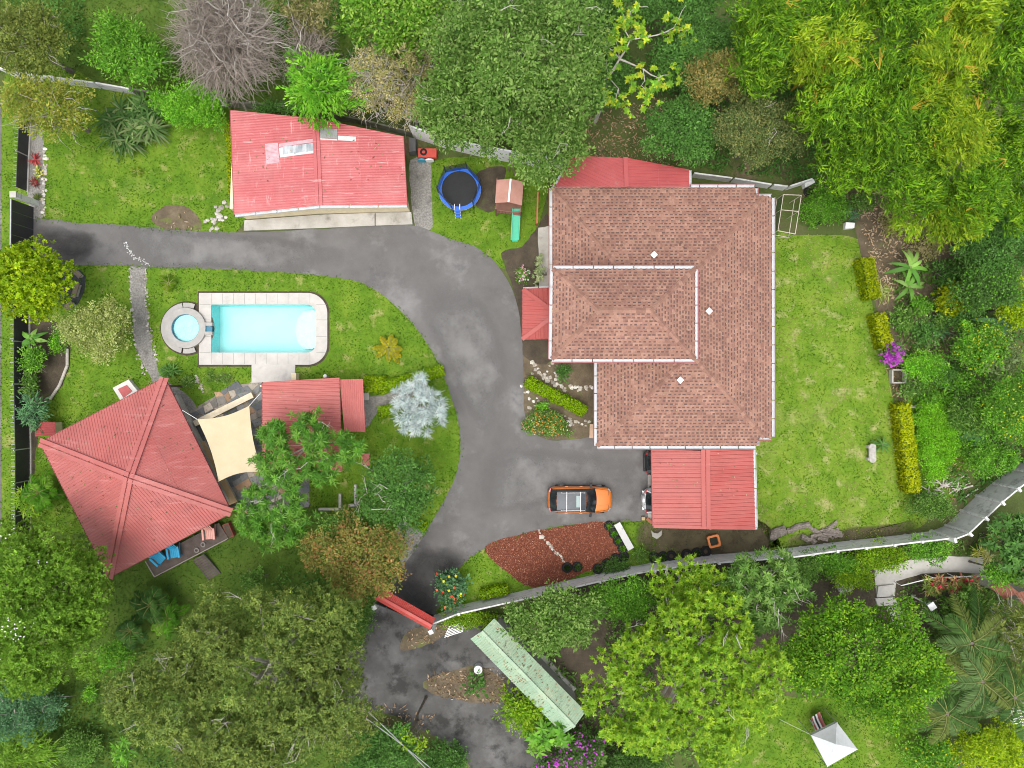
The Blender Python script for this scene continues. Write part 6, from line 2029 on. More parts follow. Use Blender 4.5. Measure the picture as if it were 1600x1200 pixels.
def tree(name, label, px, py, rx, ry, zc, pal, style='broad', L=.30, W=.15, lr=.7, layers=3.2, rzf=.55, bark='bark', cat='tree',
         cover=1.6, nl=10, twig=0, low=-.15, tilt=.3, poke=0, fl=None, group=None, squash=.75, wa=1.0, pl_=1.0):
    r = next_rng()
    if style == 'broad': L, W = L * .66, W * .62
    c = np.array(P(px, py, zc))
    rx, ry = S(rx, zc), S(ry, zc)
    rz = rzf * min(rx, ry)
    t = thing(name, label, cat, (c[0], c[1], 0), group)
    cc, rr, d = lobes_of(r, c, rx, ry, rz, lr, cover, low, wa)
    cc[:, 2] = np.maximum(cc[:, 2], .25)
    A = math.pi * rx * ry
    if style == 'rosette':
        n = int(layers * A / (nl * .5 * L * W))
        pr = rr ** 2 / (rr ** 2).sum()
        g_ = r.choice(len(cc), n, p=pr)
        u = unit(r.normal(0, 1, (n, 3)) + np.array([0, 0, .9]))
        pts = cc[g_] + u * (rr[g_] * (.5 + .5 * r.random(n)))[:, None]
        V, C = rosettes(r, pts, unit(u * .5 + np.array([0, 0, .8])), nl, L, W, pal, tilt)
    else:
        n = int(layers * A / (.5 * L * W))
        V, C = foliage(r, cc, rr, d, n, style, L, W, pal, squash)
    V[:, 2] = np.maximum(V[:, 2], .03)
    add('crown', V, quads(len(C)), LEAFW if style == 'rosette' else LEAF, t, cols=C)
    # trunk and limbs
    k = r.choice(len(cc), min(len(cc), 9), replace=False)
    r0 = max(.03, .035 * (rx + ry) / 2 + .012 * zc)
    top = (c[0] + r.normal(0, .2), c[1] + r.normal(0, .2), zc - rz * .1)
    ends = cc[k]
    limbs(r, (c[0], c[1], 0), top, ends, r0).build('trunk', M[bark], t)
    if twig:
        V, F = twigs(r, twig, c, np.array([rx, ry, rz]) * .95, .28, 5, .028)
        V[:, 2] = np.maximum(V[:, 2], .03)
        add('bare_twigs', V, F, M['palebark'], t, kind='stuff')
    if poke:                                               # pale boughs that break the leaf surface
        m = MB()
        for _ in range(poke):
            i = r.integers(len(cc)); a = cc[i] + np.array([0, 0, rr[i] * (.75 if pl_ < 1.1 else .45)])
            ang_ = r.random() * 6.28; l = (.6 + .7 * r.random()) * pl_
            b = a + np.array([math.cos(ang_) * l, math.sin(ang_) * l, .2])
            mid = (a + b) / 2 + r.normal(0, .10, 3)
            m.tube([a - np.array([0, 0, .8]), a, mid + r.normal(0, .12 * pl_, 3), b], [.034, .026, .017, .006], 5, False)
            for _k in range(int(3 * pl_ ** 2)):
                s_ = a + (b - a) * r.uniform(.2, .8)
                e2 = s_ + (b - a) * .3 + r.normal(0, .24 * pl_ ** .5, 3); m.tube([s_, (s_ + e2) / 2 + r.normal(0, .06, 3), e2], [.013, .009, .004], 4, False)
        m.build('boughs', M['palebark'], t, kind='stuff')
    if fl:                                                 # blossom: palette, number, size
        fp_, fn, fs = fl[:3]
        i = r.integers(0, len(cc), fn) if len(fl) < 4 else r.choice(r.integers(0, len(cc), fl[3]), fn)
        u = unit(r.normal(0, 1, (fn, 3)) + np.array([0, 0, 1.0]))
        p = cc[i] + u * rr[i][:, None] * 1.02
        V = leaf_quads(p, r.normal(0, 1, (fn, 3)) * np.array([1, 1, .3]), unit(u + np.array([0, 0, 1])), fs, fs * .8)
        add('blossom', V, quads(fn), LEAF, t, cols=leaf_cols(r, fp_, np.zeros(fn, int), fn))
    return t

def bare_tangle(label, px, py, rx, ry, zc, n, seglen=.3, col=None):
    r = next_rng()
    c = np.array(P(px, py, zc)); rx, ry = S(rx, zc), S(ry, zc)
    t = thing('bare_tree', label, 'tree', (c[0], c[1], 0))
    V, F = twigs(r, n, c, np.array([rx * .85, ry * .85, min(rx, ry) * .6]), seglen, 6, .026, .5)
    V[:, 2] = np.maximum(V[:, 2], .03)
    add('twig_crown', V, F, col or M['greytwig'], t)
    V, F = twigs(r, n // 26, c + np.array([0, 0, .3]), np.array([rx * .75, ry * .75, min(rx, ry) * .62]), seglen * 1.3, 7, .05, .35)
    V[:, 2] = np.maximum(V[:, 2], .03)
    add('branches', V, F, M['palebark'], t, kind='stuff')
    V2 = unit(r.normal(0, 1, (9, 3))) * np.array([rx, ry, 1]) * .6 + c
    limbs(r, (c[0], c[1], 0), (c[0], c[1], zc), V2, .16).build('trunk', M['bark'], t)
    return t
M['greytwig'] = pmat('grey_twig', [(0.3, (.25, .21, .175)), (0.7, (.41, .355, .305))], 1.5, 6, .95)

def bamboo(label, px, py, rx, ry, zc, pal='bamboo', culms=4, lean=None, layers=3.4):
    r = next_rng()
    c = np.array(P(px, py, zc)); rx, ry = S(rx, zc), S(ry, zc)
    t = thing('bamboo_clump', label, 'bamboo', (c[0] * 1.12, c[1] * 1.12, 0), 'bamboo in the upper right grove')
    cc, rr, d = lobes_of(r, c, rx, ry, .5 * min(rx, ry) + .6, .85, 1.45, -.05)
    ld = np.array(lean if lean is not None else (.5, .5, 0), float)
    # plumes all sweep the way the culms lean, fanning a little
    d = unit(np.array([ld[0], ld[1], -.15]) + r.normal(0, .55, d.shape) * np.array([1, 1, .3]) + d * .5)
    L, W = .27, .06
    n = int(layers * math.pi * rx * ry / (.5 * L * W))
    V, C = foliage(r, cc, rr, d, n, 'plume', L, W, pal, .6)
    add('crown', V, quads(len(C)), LEAF, t, cols=C)
    base = np.array([c[0] * 1.12, c[1] * 1.12, 0])
    for k in range(culms):
        e_ = cc[r.integers(len(cc))]
        b = base + np.array([r.normal(0, .25), r.normal(0, .25), 0]); e_ = c + (e_ - c) * .6
        b[2] = 0
        q = (b + e_) / 2 + np.array([0, 0, zc * .22])
        MB().tube([b, b * .7 + q * .3 + np.array([0, 0, .3]), q, e_ + np.array([0, 0, .25])], [.055, .055, .045, .02], 6, False).build('culm', M['culm'], t)
    m = MB()
    for k in range(culms):                                  # bare golden branchlets
        e_ = cc[r.integers(len(cc))] + np.array([0, 0, .55])
        a = unit(d[r.integers(len(d))] + r.normal(0, .3, 3)) * 1.2
        for _ in range(7):
            m.tube([e_, e_ + a * (.3 + .7 * r.random()) + r.normal(0, .22, 3)], [.018, .005], 4, False)
    if culms: m.build('branchlets', M['culm'], t, kind='stuff')
    return t
M['culm'] = pmat('golden_culm', [(0.3, (.42, .26, .02)), (0.7, (.58, .40, .05))], 3, 4, .5)

def palm(label, px, py, zc, n, L, pal='palm', leaflet=.55, nlf=26, el=(.1, .9), droop=.5, trunk=True, az=None, lw=.07, name='palm', cat='palm'):
    r = next_rng()
    c = np.array(P(px, py, zc))
    t = thing(name, label, cat, (c[0], c[1], 0))
    a = np.arange(n) * 2.4 + r.random() * 6.28 if az is None else np.array(az)
    V, C, mb = fronds(r, np.repeat(c[None], n, 0), a, r.uniform(el[0], el[1], n), L * np.exp(r.normal(0, .12, n)), np.full(n, droop) * np.exp(r.normal(0, .2, n)), leaflet, lw, nlf, pal)
    V[:, 2] = np.maximum(V[:, 2], .03)
    add('fronds', V, quads(len(C)), LEAF, t, cols=C)
    mv = np.array(mb.v); mv[:, 2] = np.maximum(mv[:, 2], .02)
    add('frond_stalks', mv, mb.f, plain('frond_stalk', (.22, .24, .07), .6), t)
    if trunk:
        MB().tube([(c[0], c[1], 0), (c[0] + .05, c[1], zc * .5), (c[0], c[1], zc + .05)], [.16, .12, .11], 9).build('trunk', M['bark'], t)
    return t

def strap_clump(name, label, px, py, rx, ry, nros, nleaf, L, W, pal, z=.25, droop=.55, cat='plant', el=(.35, 1.1), mat=None, group=None):
    r = next_rng()
    c = np.array(P(px, py, z))
    rx, ry = S(rx), S(ry)
    a = r.random(nros) * 6.28; q = r.random(nros) ** .5
    ctr = np.stack([c[0] + rx * q * np.cos(a), c[1] + ry * q * np.sin(a), np.full(nros, z)], 1)
    b = np.repeat(ctr, nleaf, 0)
    az = r.random(len(b)) * 6.28; e_ = r.uniform(el[0], el[1], len(b))
    ax = np.stack([np.cos(az) * np.cos(e_), np.sin(az) * np.cos(e_), np.sin(e_)], 1)
    V, F, C = straps(r, b, ax, L * np.exp(r.normal(0, .2, len(b))), W, droop, pal, 4, .22, np.repeat(np.arange(nros), nleaf))
    V[:, 2] = np.maximum(V[:, 2], .03)
    t = thing(name, label, cat, (c[0], c[1], 0), group)
    add('leaves', V, F, mat or LEAFW, t, cols=C)
    m = MB()
    for k in ctr: m.tube([(k[0], k[1], 0), (k[0], k[1], z + .05)], .05, 5)
    m.build('stem', M['bark'], t, kind='stuff')
    return t

def banana(label, px, py, n, L, W=.5, z=1.4, pal='banana', name='banana_plant'):
    r = next_rng()
    c = np.array(P(px, py, z))
    t = thing(name, label, 'banana plant', (c[0], c[1], 0))
    for k in range(n):
        az = k * 2.4 + r.random() * .7
        e_ = r.uniform(.25, .85)
        ax = np.array([[math.cos(az) * math.cos(e_), math.sin(az) * math.cos(e_), math.sin(e_)]])
        V, F, C = straps(r, c[None], ax, np.array([L * (.75 + .4 * r.random())]), np.array([W * (.8 + .4 * r.random())]), np.array([.75]), pal, 9, .12)
        V[:, 2] = np.maximum(V[:, 2], .05)
        # midrib fold
        add('leaf', V, F, LEAFW, t, cols=C)
    MB().tube([(c[0], c[1], 0), (c[0], c[1], z + .1)], [.13, .08], 9).build('stem', plain('banana_stem', (.16, .20, .06), .6), t)
    return t

def hedge(label, a, b, w, h, pal, L=.15, W=.10, dens=300, name='clipped_hedge'):
    """box-clipped hedge between two px points (top-centre line at height h)"""
    r = next_rng()
    a, b = P(*a, h), P(*b, h)
    d = (b - a); l = d.length; u = d.normalized(); s = Vector((-u.y, u.x, 0))
    w = S(w, h)
    t = thing(name, label, 'hedge', (*((a + b) / 2)[:2], 0))
    core = MB(); core.bar(Vector((a.x, a.y, h * .46)), Vector((b.x, b.y, h * .46)), w * .82, h * .88)
    core.build('inner_growth', M['innerhedge'], t)
    un, sn = np.array(u), np.array(s)
    V_, C_ = [], []
    for face, area in (('top', l * w), ('s1', l * h), ('s2', l * h), ('e1', w * h), ('e2', w * h)):
        n = int(area * dens)
        x, y = r.random(n), r.random(n)
        if face == 'top': p = np.array(a) + un * (x * l)[:, None] + sn * ((y - .5) * w)[:, None]; nr = np.tile([0, 0, 1.0], (n, 1))
        elif face in ('s1', 's2'):
            k = .5 if face == 's1' else -.5
            p = np.array(a) + un * (x * l)[:, None] + sn * (k * w); p[:, 2] = y * h; nr = np.tile(sn * np.sign(k), (n, 1))
        else:
            q_ = a if face == 'e1' else b
            p = np.array(q_) + sn * ((x - .5) * w)[:, None]; p[:, 2] = y * h; nr = np.tile(-un if face == 'e1' else un, (n, 1))
        bulge = np.array([noise.noise(Vector((q[0] * 2.2, q[1] * 2.2, q[2] * 2))) for q in p])
        p = p + nr * (bulge * .08 + r.normal(0, .035, n))[:, None]
        nn = unit(nr + r.normal(0, .55, (n, 3)))
        ax = np.cross(nn, r.normal(0, 1, (n, 3))) + nr * .3
        V_.append(leaf_quads(p, ax, nn, L * np.exp(r.normal(0, .2, n)), W)); C_.append(leaf_cols(r, pal, np.zeros(n, int), n, .25))
    C = np.concatenate(C_)
    V = np.concatenate(V_); V[:, 2] = np.maximum(V[:, 2], .03)
    add('leaves', V, quads(len(C)), LEAF, t, cols=C)
    return t
M['innerhedge'] = plain('inner_twigs', (.10, .15, .015), .95)

# --- upper left
tree('leafy_tree', 'olive-green tree in the upper left corner outside the wall', 42, 62, 72, 58, 4.5, 'olive', L=.22, W=.12, lr=.55, twig=60)
tree('leafy_tree', 'yellowish loose tree overhanging the upper black fence', 78, 168, 66, 55, 4.0, [(.20, .21, .03), (.14, .17, .025), (.26, .25, .05), (.12, .18, .02)], L=.20, W=.11, lr=.5, layers=2.3, twig=90)
tree('leafy_tree', 'bright green bushy tree right of the upper left corner', 205, 86, 60, 48, 3.2, 'bright', L=.30, W=.12, lr=.5)
tree('shrub', 'bright green shrub mass beside the red workshop corner', 300, 168, 58, 36, 1.8, 'fern', L=.22, W=.09, lr=.42, rzf=.45, cat='shrub')
strap_clump('strap_leaf_clump', 'large dark clump of strap leaves at the lawn top', 205, 190, 44, 34, 22, 26, 1.25, .14, [(.042, .095, .020), (.03, .07, .015), (.075, .13, .035), (.12, .16, .06)], .6, .55, 'strap plant', (.1, .9))
bare_tangle('big leafless grey tree with tangled twigs at the top', 355, 62, 92, 98, 4.5, 2600)
bare_tangle('small leafless grey tangle right of the big bare tree', 482, 85, 34, 44, 3.5, 420)
tree('leafy_tree', 'golden olive small tree at the top beside the bare tree', 480, 25, 42, 36, 4, 'tangle', 'needle', .26, .07, .5, 3.0)
tree('leafy_tree', 'glossy bright green round tree at the top centre-left', 620, 28, 88, 76, 5, [(.12, .235, .022), (.08, .18, .016), (.20, .30, .05), (.06, .145, .014)], L=.34, W=.18, lr=.7)
tree('feathery_tree', 'bright green feathery tree overhanging the workshop roof', 500, 140, 54, 56, 4.6, 'fern', 'plume', .28, .09, .5, 3.2)
tree('leafy_tree', 'grey-brown thinning tree behind the workshop', 585, 130, 50, 56, 4.2, 'straw', L=.16, W=.08, lr=.45, layers=1.2, twig=260, bark='palebark')
tree('leafy_tree', 'mossy yellow-brown tree between the workshop and the big tree', 655, 105, 52, 52, 4.4, 'tangle', 'needle', .22, .07, .5, 2.4, twig=120)
tree('leafy_tree', 'small greyish thin tree at the workshop right corner', 640, 165, 34, 30, 3.6, 'straw', L=.16, W=.08, lr=.4, layers=1.1, twig=110, bark='palebark')
# the big tree group top centre
tree('broad_tree', 'huge pale-tipped green tree at the top centre', 815, 85, 130, 112, 7.5, 'midpale', L=.33, W=.16, lr=.75, layers=3.4, poke=8)
tree('broad_tree', 'green tree overhanging the trampoline and white wall', 720, 175, 74, 70, 5.4, 'midpale', L=.30, W=.15, lr=.6, layers=3.0, poke=3)
tree('broad_tree', 'green tree overhanging the playhouse and annex corner', 850, 212, 68, 80, 5.6, 'midpale', L=.30, W=.15, lr=.6, layers=3.0, poke=3)
# sparse pale-boughed tree with big yellow leaves
def sparse_tree(label):
    r = next_rng()
    N = [(930, 190, 0), (950, 120, 4), (968, 92, 5), (1005, 108, 5.5), (1030, 122, 6), (1046, 116, 6.2), (1022, 138, 6), (985, 62, 5.8), (1010, 58, 6), (1040, 50, 6.2), (1060, 30, 6.4), (1072, 8, 6.5), (1060, 48, 6.2), (1078, 48, 6.3),
         (975, 40, 6), (965, 10, 6.2), (985, 18, 6.3), (1000, 4, 6.4), (1012, 10, 6.4), (952, 45, 6), (945, 70, 6), (920, 40, 5.8), (910, 10, 5.8), (966, 138, 5.6), (958, 158, 5.6), (977, 160, 5.6), (962, 62, 5.8), (1002, 134, 5.8), (1008, 150, 5.7), (948, 92, 5.4)]
    E = [(0, 1, .15), (1, 2, .10), (2, 3, .07), (3, 4, .05), (4, 5, .025), (4, 6, .025), (2, 7, .07), (7, 8, .05), (8, 9, .045), (9, 10, .035), (10, 11, .02), (9, 12, .03), (12, 13, .02), (7, 14, .04), (14, 15, .025), (14, 16, .03), (16, 17, .02), (16, 18, .02),
         (2, 20, .04), (20, 19, .025), (20, 21, .03), (21, 22, .02), (1, 23, .04), (23, 24, .022), (23, 25, .022), (2, 26, .03), (3, 27, .03), (27, 28, .02), (1, 29, .03)]
    Q = [np.array(P(*q)) for q in N]
    t = thing('sparse_tree', label, 'tree', (Q[0][0], Q[0][1], 0))
    m = MB()
    for a, b, w in E:
        mid = (Q[a] + Q[b]) / 2 + r.normal(0, .10, 3)
        m.tube([Q[a], mid, Q[b]], [w, w * .8, w * .55], 6, False)
    m.build('trunk', M['palebark'], t)
    tips = np.array([Q[i] for i in (6, 5, 13, 12, 8, 8, 14, 15, 16, 19, 20, 26, 24, 25, 3, 27, 28, 28, 10, 29, 7, 9, 26, 14, 27, 24)])
    pts = np.concatenate([tips + r.normal(0, s, tips.shape) * np.array([1, 1, .4]) for s in (.15, .35, .45, .5, .5)])
    out = unit(r.normal(0, .35, pts.shape) + np.array([0, 0, 1]))
    V, C = rosettes(r, pts, out, 9, .27, .15, [(.20, .30, .02), (.13, .25, .02), (.34, .38, .03), (.09, .20, .02)], .1)
    add('crown', V, quads(len(C)), LEAF, t, cols=C)
sparse_tree('open tree with white boughs and yellow-green leaf clusters at the top')
tree('dense_tree', 'dark green dense tree above the annex roof', 1065, 205, 68, 52, 4.0, 'deep', L=.24, W=.12, lr=.55)
tree('dense_tree', 'dark tree in the shade left of the bamboo', 1085, 85, 62, 66, 4.6, 'deep', L=.24, W=.11, lr=.6)
tree('dense_tree', 'brownish olive tree at the left edge of the bamboo grove', 1110, 125, 46, 52, 5.4, [(.16, .15, .04), (.10, .12, .03), (.22, .18, .06)], L=.20, W=.11, lr=.45)
tree('dense_tree', 'grey-green olive tree overhanging the crumbling wall', 1190, 205, 74, 56, 4.8, [(.10, .135, .04), (.07, .105, .03), (.17, .18, .06)], L=.20, W=.11, lr=.5, poke=2)
tree('dense_tree', 'dark green tree filling the gap behind the open yellow tree', 930, 40, 44, 60, 4.0, 'dark', L=.26, W=.13, lr=.6)
tree('dense_tree', 'dark leafy tree at the top edge left of the bamboo', 1050, 5, 70, 42, 3.6, 'deep', L=.26, W=.13, lr=.6)
tree('dense_tree', 'low green tree right of the big tree, behind the annex', 945, 130, 36, 50, 3.0, 'deep', L=.24, W=.12, lr=.5)

# --- bamboo grove
BAM = [(1200, 30, 70, 55, 8.0, 'left part of the top edge'), (1300, 20, 70, 50, 8.5, 'top edge, second from the left'), (1400, 30, 72, 55, 9, 'middle of the top edge'), (1500, 25, 70, 55, 9, 'top edge near the right corner'),
       (1590, 40, 60, 70, 9, 'upper right corner of the picture'), (1190, 105, 52, 55, 7.5, 'left flank of the grove beside the olive trees'), (1280, 95, 70, 56, 8.5, 'pale golden plume left of centre'), (1370, 120, 70, 55, 8.5, 'heart of the grove, left'),
       (1465, 115, 72, 58, 9, 'heart of the grove, right'), (1560, 130, 65, 60, 8.5, 'right side below the corner'), (1290, 185, 62, 55, 7.5, 'lower left of the grove above the weeds'), (1390, 205, 70, 60, 8, 'centre of the lower grove'),
       (1480, 215, 70, 58, 8, 'lower grove right of centre'), (1575, 230, 60, 62, 8, 'right edge, middle of the grove'), (1330, 262, 62, 42, 6.5, 'lower fringe above the tyres'), (1420, 285, 60, 46, 6.5, 'lower fringe above the bare slope'),
       (1515, 305, 56, 50, 7, 'lower fringe toward the right'), (1590, 320, 45, 48, 7, 'lower right fringe at the picture edge')]
for i, (px, py, rx, ry, z, wh) in enumerate(BAM):
    dv = np.array([px - 800, 600 - py], float); dv /= np.linalg.norm(dv)
    lean = dv if i % 3 else np.array([.9, .3])
    bamboo('feathery bamboo clump at the ' + wh, px, py, rx, ry, z, 'bamgold' if i in (6, 8, 12, 3) else 'bamboo', 5 if i in (1, 6, 8, 4, 12) else 2, lean, 3.3)
bamboo('yellow-green drooping bamboo spray over the bare slope', 1470, 340, 52, 50, 5.5, 'bamgold', 2, (.1, -1.0), 3.0)

# --- right side slope
tree('dense_tree', 'dark green tree at the right edge below the bamboo', 1560, 385, 62, 48, 4.0, 'deep', L=.24, W=.12, lr=.55)
tree('dense_tree', 'dark shaded tree left of the right edge, lower slope', 1540, 445, 56, 42, 3.4, 'dark', L=.22, W=.11, lr=.5, fl=('bright', 700, .14))
tree('shrub', 'yellow-green round shrub below the banana plants', 1485, 465, 27, 26, 1.6, 'hedgey', 'needle', L=.17, W=.10, lr=.35, layers=4.5, cat='shrub', fl=('yellow', 260, .13))
tree('shrub', 'large mixed green shrub with yellow tips on the right slope', 1530, 545, 52, 42, 2.2, 'bright', L=.22, W=.11, lr=.45, cat='shrub', fl=('yellow', 260, .13))
tree('shrub', 'grey-green feathery shrub in front of the yellow-tipped one', 1560, 565, 36, 32, 2.6, [(.12, .17, .06), (.085, .13, .045), (.17, .21, .09)], 'needle', .22, .06, .4, cat='shrub')
tree('shrub', 'golden green shrub at the right edge above the big leaf plant', 1588, 480, 32, 40, 2.6, 'ficus', L=.22, W=.12, lr=.45, cat='shrub')
tree('shrub', 'bright low shrub below the purple bougainvillea', 1445, 575, 36, 26, .9, 'fern', L=.18, W=.09, lr=.35, rzf=.4, cat='shrub')
tree('shrub', 'small green shrub under the round yellow shrub', 1438, 480, 16, 14, .7, 'bright', L=.22, W=.12, lr=.28, cat='shrub')
tree('dense_tree', 'green tree at the right edge above the grey wall', 1575, 640, 50, 52, 3.2, 'bright', L=.22, W=.10, lr=.5, fl=('yellow', 220, .13))
tree('shrub', 'dark green shrub mass left of the broad-leaved plants', 1515, 645, 40, 34, 1.8, 'mid', L=.24, W=.10, lr=.45, cat='shrub')
tree('shrub', 'lush green shrub between the wall and broad-leaved plants', 1545, 715, 42, 26, 1.6, 'bright', L=.20, W=.10, lr=.4, cat='shrub')
tree('shrub', 'low green shrub strip at the foot of the long hedge', 1455, 790, 34, 22, .8, 'mid', L=.18, W=.09, lr=.3, rzf=.4, cat='shrub')
tree('shrub', 'sunlit low green bank right of the long yellow hedge', 1464, 680, 40, 66, .8, [(.12, .29, .015), (.09, .24, .012), (.16, .34, .02)], L=.15, W=.08, lr=.3, rzf=.22, cat='shrub', layers=3)
for i, (px, py, rx, ry, z, pal, lb) in enumerate(((1412, 500, 24, 20, .7, 'mid', 'ragged green shrub right of the second hedge'), (1440, 520, 22, 20, .8, 'deep', 'dark shrub beside the spiky plant on the slope'), (1470, 500, 20, 16, .7, 'mid', 'green shrub under the round yellow shrub'),
        (1500, 500, 26, 22, 1.0, 'deep', 'dark shrub between the round yellow shrub and big mixed shrub'), (1480, 430, 26, 22, 1.2, 'deep', 'dark shrub behind the round yellow shrub'), (1450, 385, 24, 18, .9, 'tangle', 'brownish scrub below the drooping bamboo'),
        (1400, 350, 26, 18, .6, 'tangle', 'dry brown scrub on the bare slope'), (1430, 605, 24, 16, .6, 'mid', 'green scrub below the concrete planter box'), (1480, 590, 30, 22, 1.0, 'deep', 'dark green shrub below the low bright shrub'), (1510, 425, 24, 20, 1.2, 'mid', 'mid green shrub at the foot of the dark right tree'),
        (1345, 315, 26, 14, .5, 'mid', 'weedy shrub at the top of the bare slope'), (1455, 625, 26, 18, .6, 'bright', 'bright scrub above the sunlit green bank'), (1500, 600, 24, 18, 1.2, 'bright', 'fresh green shrub left of the right edge tree'))):
    tree('shrub', lb, px, py, rx, ry, z, pal, L=.24, W=.12, lr=.34, rzf=.45, cat='shrub', layers=2.2)
strap_clump('spiky_plant', 'dark spiky plant on the slope under the round yellow shrub', 1458, 515, 8, 8, 3, 24, 1.0, .09, 'bluegreen', .4, .5, 'spiky plant')
strap_clump('spiky_plant', 'grey-green spiky plant near the palm leaves at right', 1510, 640, 8, 8, 3, 26, 1.0, .08, 'bluegreen', .8, .5, 'spiky plant')
strap_clump('spiky_plant', 'pale arching spiky clump by the first hedge', 1382, 455, 10, 8, 4, 18, .8, .06, 'pale', .15, .5, 'spiky plant')
strap_clump('cycad', 'dark little cycad beside the grey bench', 1379, 697, 2, 2, 1, 30, .75, .09, 'deep', .3, .45, 'cycad', (.1, .8))
strap_clump('weed_clump', 'blue-green weedy clump right of the tyres', 1325, 335, 16, 14, 8, 16, .55, .06, 'bluegreen', .15, .4, 'weeds')
banana('big bright banana plant on the slope right of the first hedge', 1422, 418, 9, 1.75, .30, 1.4)
banana('banana plant with pale leaves just below the big one', 1420, 448, 7, 1.5, .27, 1.0, [(.12, .24, .045), (.085, .19, .03), (.18, .29, .08)])
banana('blue-green banana plant near the right edge', 1560, 503, 6, 1.7, .45, 2.2, 'bluegreen')
banana('broad-leaved green plant near the right edge above the wall', 1527, 680, 8, 1.3, .5, 1.2, [(.07, .19, .05), (.05, .14, .04), (.10, .24, .07)])
tree('shrub', 'green weeds filling the tyre corner below the bamboo', 1285, 325, 42, 30, .4, 'bright', L=.17, W=.09, lr=.28, rzf=.22, cat='weeds', layers=2.4)
tree('bougainvillea', 'purple flowering bougainvillea below the second hedge', 1394, 556, 17, 16, 1.0, 'mid', L=.2, W=.1, lr=.3, cat='bougainvillea', fl=('purple', 620, .17))
hedge('upper short clipped yellow hedge at the right edge of the lawn', (1355, 404), (1367, 464), 18, 1.1, 'hedgey')
hedge('second clipped yellow hedge, above the purple bougainvillea', (1375, 492), (1387, 541), 18, 1.0, 'hedgey')
hedge('long clipped yellow hedge at the lower right of the lawn', (1413, 633), (1429, 768), 19, 1.1, 'hedgey')

# --- below the wall, lower right
for i, (px, py, rx, ry, pal, wh) in enumerate(((1300, 878, 44, 22, 'bright', 'left of the footpath'), (1375, 870, 44, 22, 'lime', 'above the footpath bend'), (1450, 858, 40, 18, 'bright', 'above the middle of the footpath'),
                                               (1330, 900, 34, 20, 'lime', 'beside the pale boulder'), (1240, 890, 46, 26, 'mid', 'under the rosette tree'))):
    tree('shrub', 'leafy green shrub bank under the white wall ' + wh, px, py, rx, ry, 1.3, pal, L=.2, W=.1, lr=.35, rzf=.4, cat='shrub')
tree('rosette_tree', 'dark green rosette-leaved tree below the carport', 1185, 915, 82, 64, 4.0, 'mid', 'rosette', .34, .085, .55, 2.6, nl=11, bark='palebark', poke=10)
tree('broad_tree', 'bright lime tree spilling over the white wall', 1075, 915, 62, 48, 4.4, 'lime', 'rosette', .21, .085, .5, 2.4, nl=7, bark='palebark', poke=6)
tree('broad_tree', 'great lime-green tree at the bottom centre-right', 1070, 1055, 150, 140, 6.2, 'lime', 'rosette', .21, .085, .62, 2.7, nl=7, bark='palebark', poke=20)
tree('broad_tree', 'golden green tree above the white canopy tent', 1345, 1028, 130, 98, 5.6, [(.085, .20, .012), (.06, .155, .010), (.15, .26, .016), (.05, .125, .010)], L=.24, W=.14, lr=.6, layers=3.4)
tree('broad_tree', 'pale-tipped green tree beside the green shed', 862, 968, 72, 52, 3.6, 'midpale', L=.26, W=.15, lr=.5)
tree('broad_tree', 'green shrubby tree between the wall and lime tree', 965, 935, 56, 36, 2.4, 'bright', L=.22, W=.11, lr=.45)
tree('shrub', 'leafy shrub on the lane side of the green shed', 815, 1105, 32, 36, 1.6, 'lime', L=.28, W=.15, lr=.4, cat='shrub')
tree('shrub', 'broad-leaved shrub at the lower end of the green shed', 848, 1148, 34, 30, 1.8, 'bright', 'rosette', .5, .2, .5, 2.4, nl=7, cat='shrub')
tree('bougainvillea', 'purple bougainvillea below the green shed end', 905, 1165, 34, 30, 1.6, 'dark', L=.18, W=.09, lr=.4, cat='bougainvillea', fl=('purple', 240, .17))
tree('bougainvillea', 'pink purple bougainvillea at the bottom edge', 868, 1192, 32, 22, 1.3, 'dark', L=.18, W=.09, lr=.4, cat='bougainvillea', fl=([(.45, .10, .34), (.36, .05, .40)], 260, .16))
tree('shrub', 'pale green shrub at the bottom edge right of the bougainvillea', 925, 1195, 30, 24, 1.4, 'midpale', 'rosette', .42, .16, .4, 2.3, nl=7, cat='shrub')
tree('shrub', 'dark undergrowth shrub at the foot of the lime tree', 985, 1195, 50, 24, 1.0, 'dark', L=.2, W=.1, lr=.4, cat='shrub')
tree('shrub', 'bright green strip shrub along the outside of the wall', 740, 967, 42, 13, .8, 'lime', L=.18, W=.1, lr=.3, rzf=.4, cat='shrub')
strap_clump('variegated_plant', 'yellow variegated rosette right of the footpath, left one', 1530, 862, 3, 3, 2, 22, .65, .07, 'croton', .9, .35, 'variegated plant', (.1, .9))
strap_clump('variegated_plant', 'yellow variegated rosette right of the footpath, lower one', 1543, 872, 3, 3, 2, 22, .65, .07, 'croton', 1.0, .35, 'variegated plant', (.1, .9))
strap_clump('variegated_plant', 'yellow variegated rosette beside the wall bend, upper one', 1545, 842, 4, 3, 2, 22, .65, .07, 'croton', 1.1, .35, 'variegated plant', (.1, .9))
strap_clump('variegated_plant', 'yellow variegated rosette at the right, outermost of four', 1570, 862, 3, 3, 2, 20, .6, .07, 'croton', 1.0, .35, 'variegated plant', (.1, .9))
tree('dense_tree', 'dark glossy tree at the right edge below the wall', 1585, 850, 44, 62, 3.0, 'deep', 'rosette', .36, .14, .5, 2.8, nl=7)
tree('shrub', 'bright leafy shrub hiding the brown roofs', 1560, 895, 24, 18, 2.9, 'bright', L=.26, W=.15, lr=.4, cat='shrub')
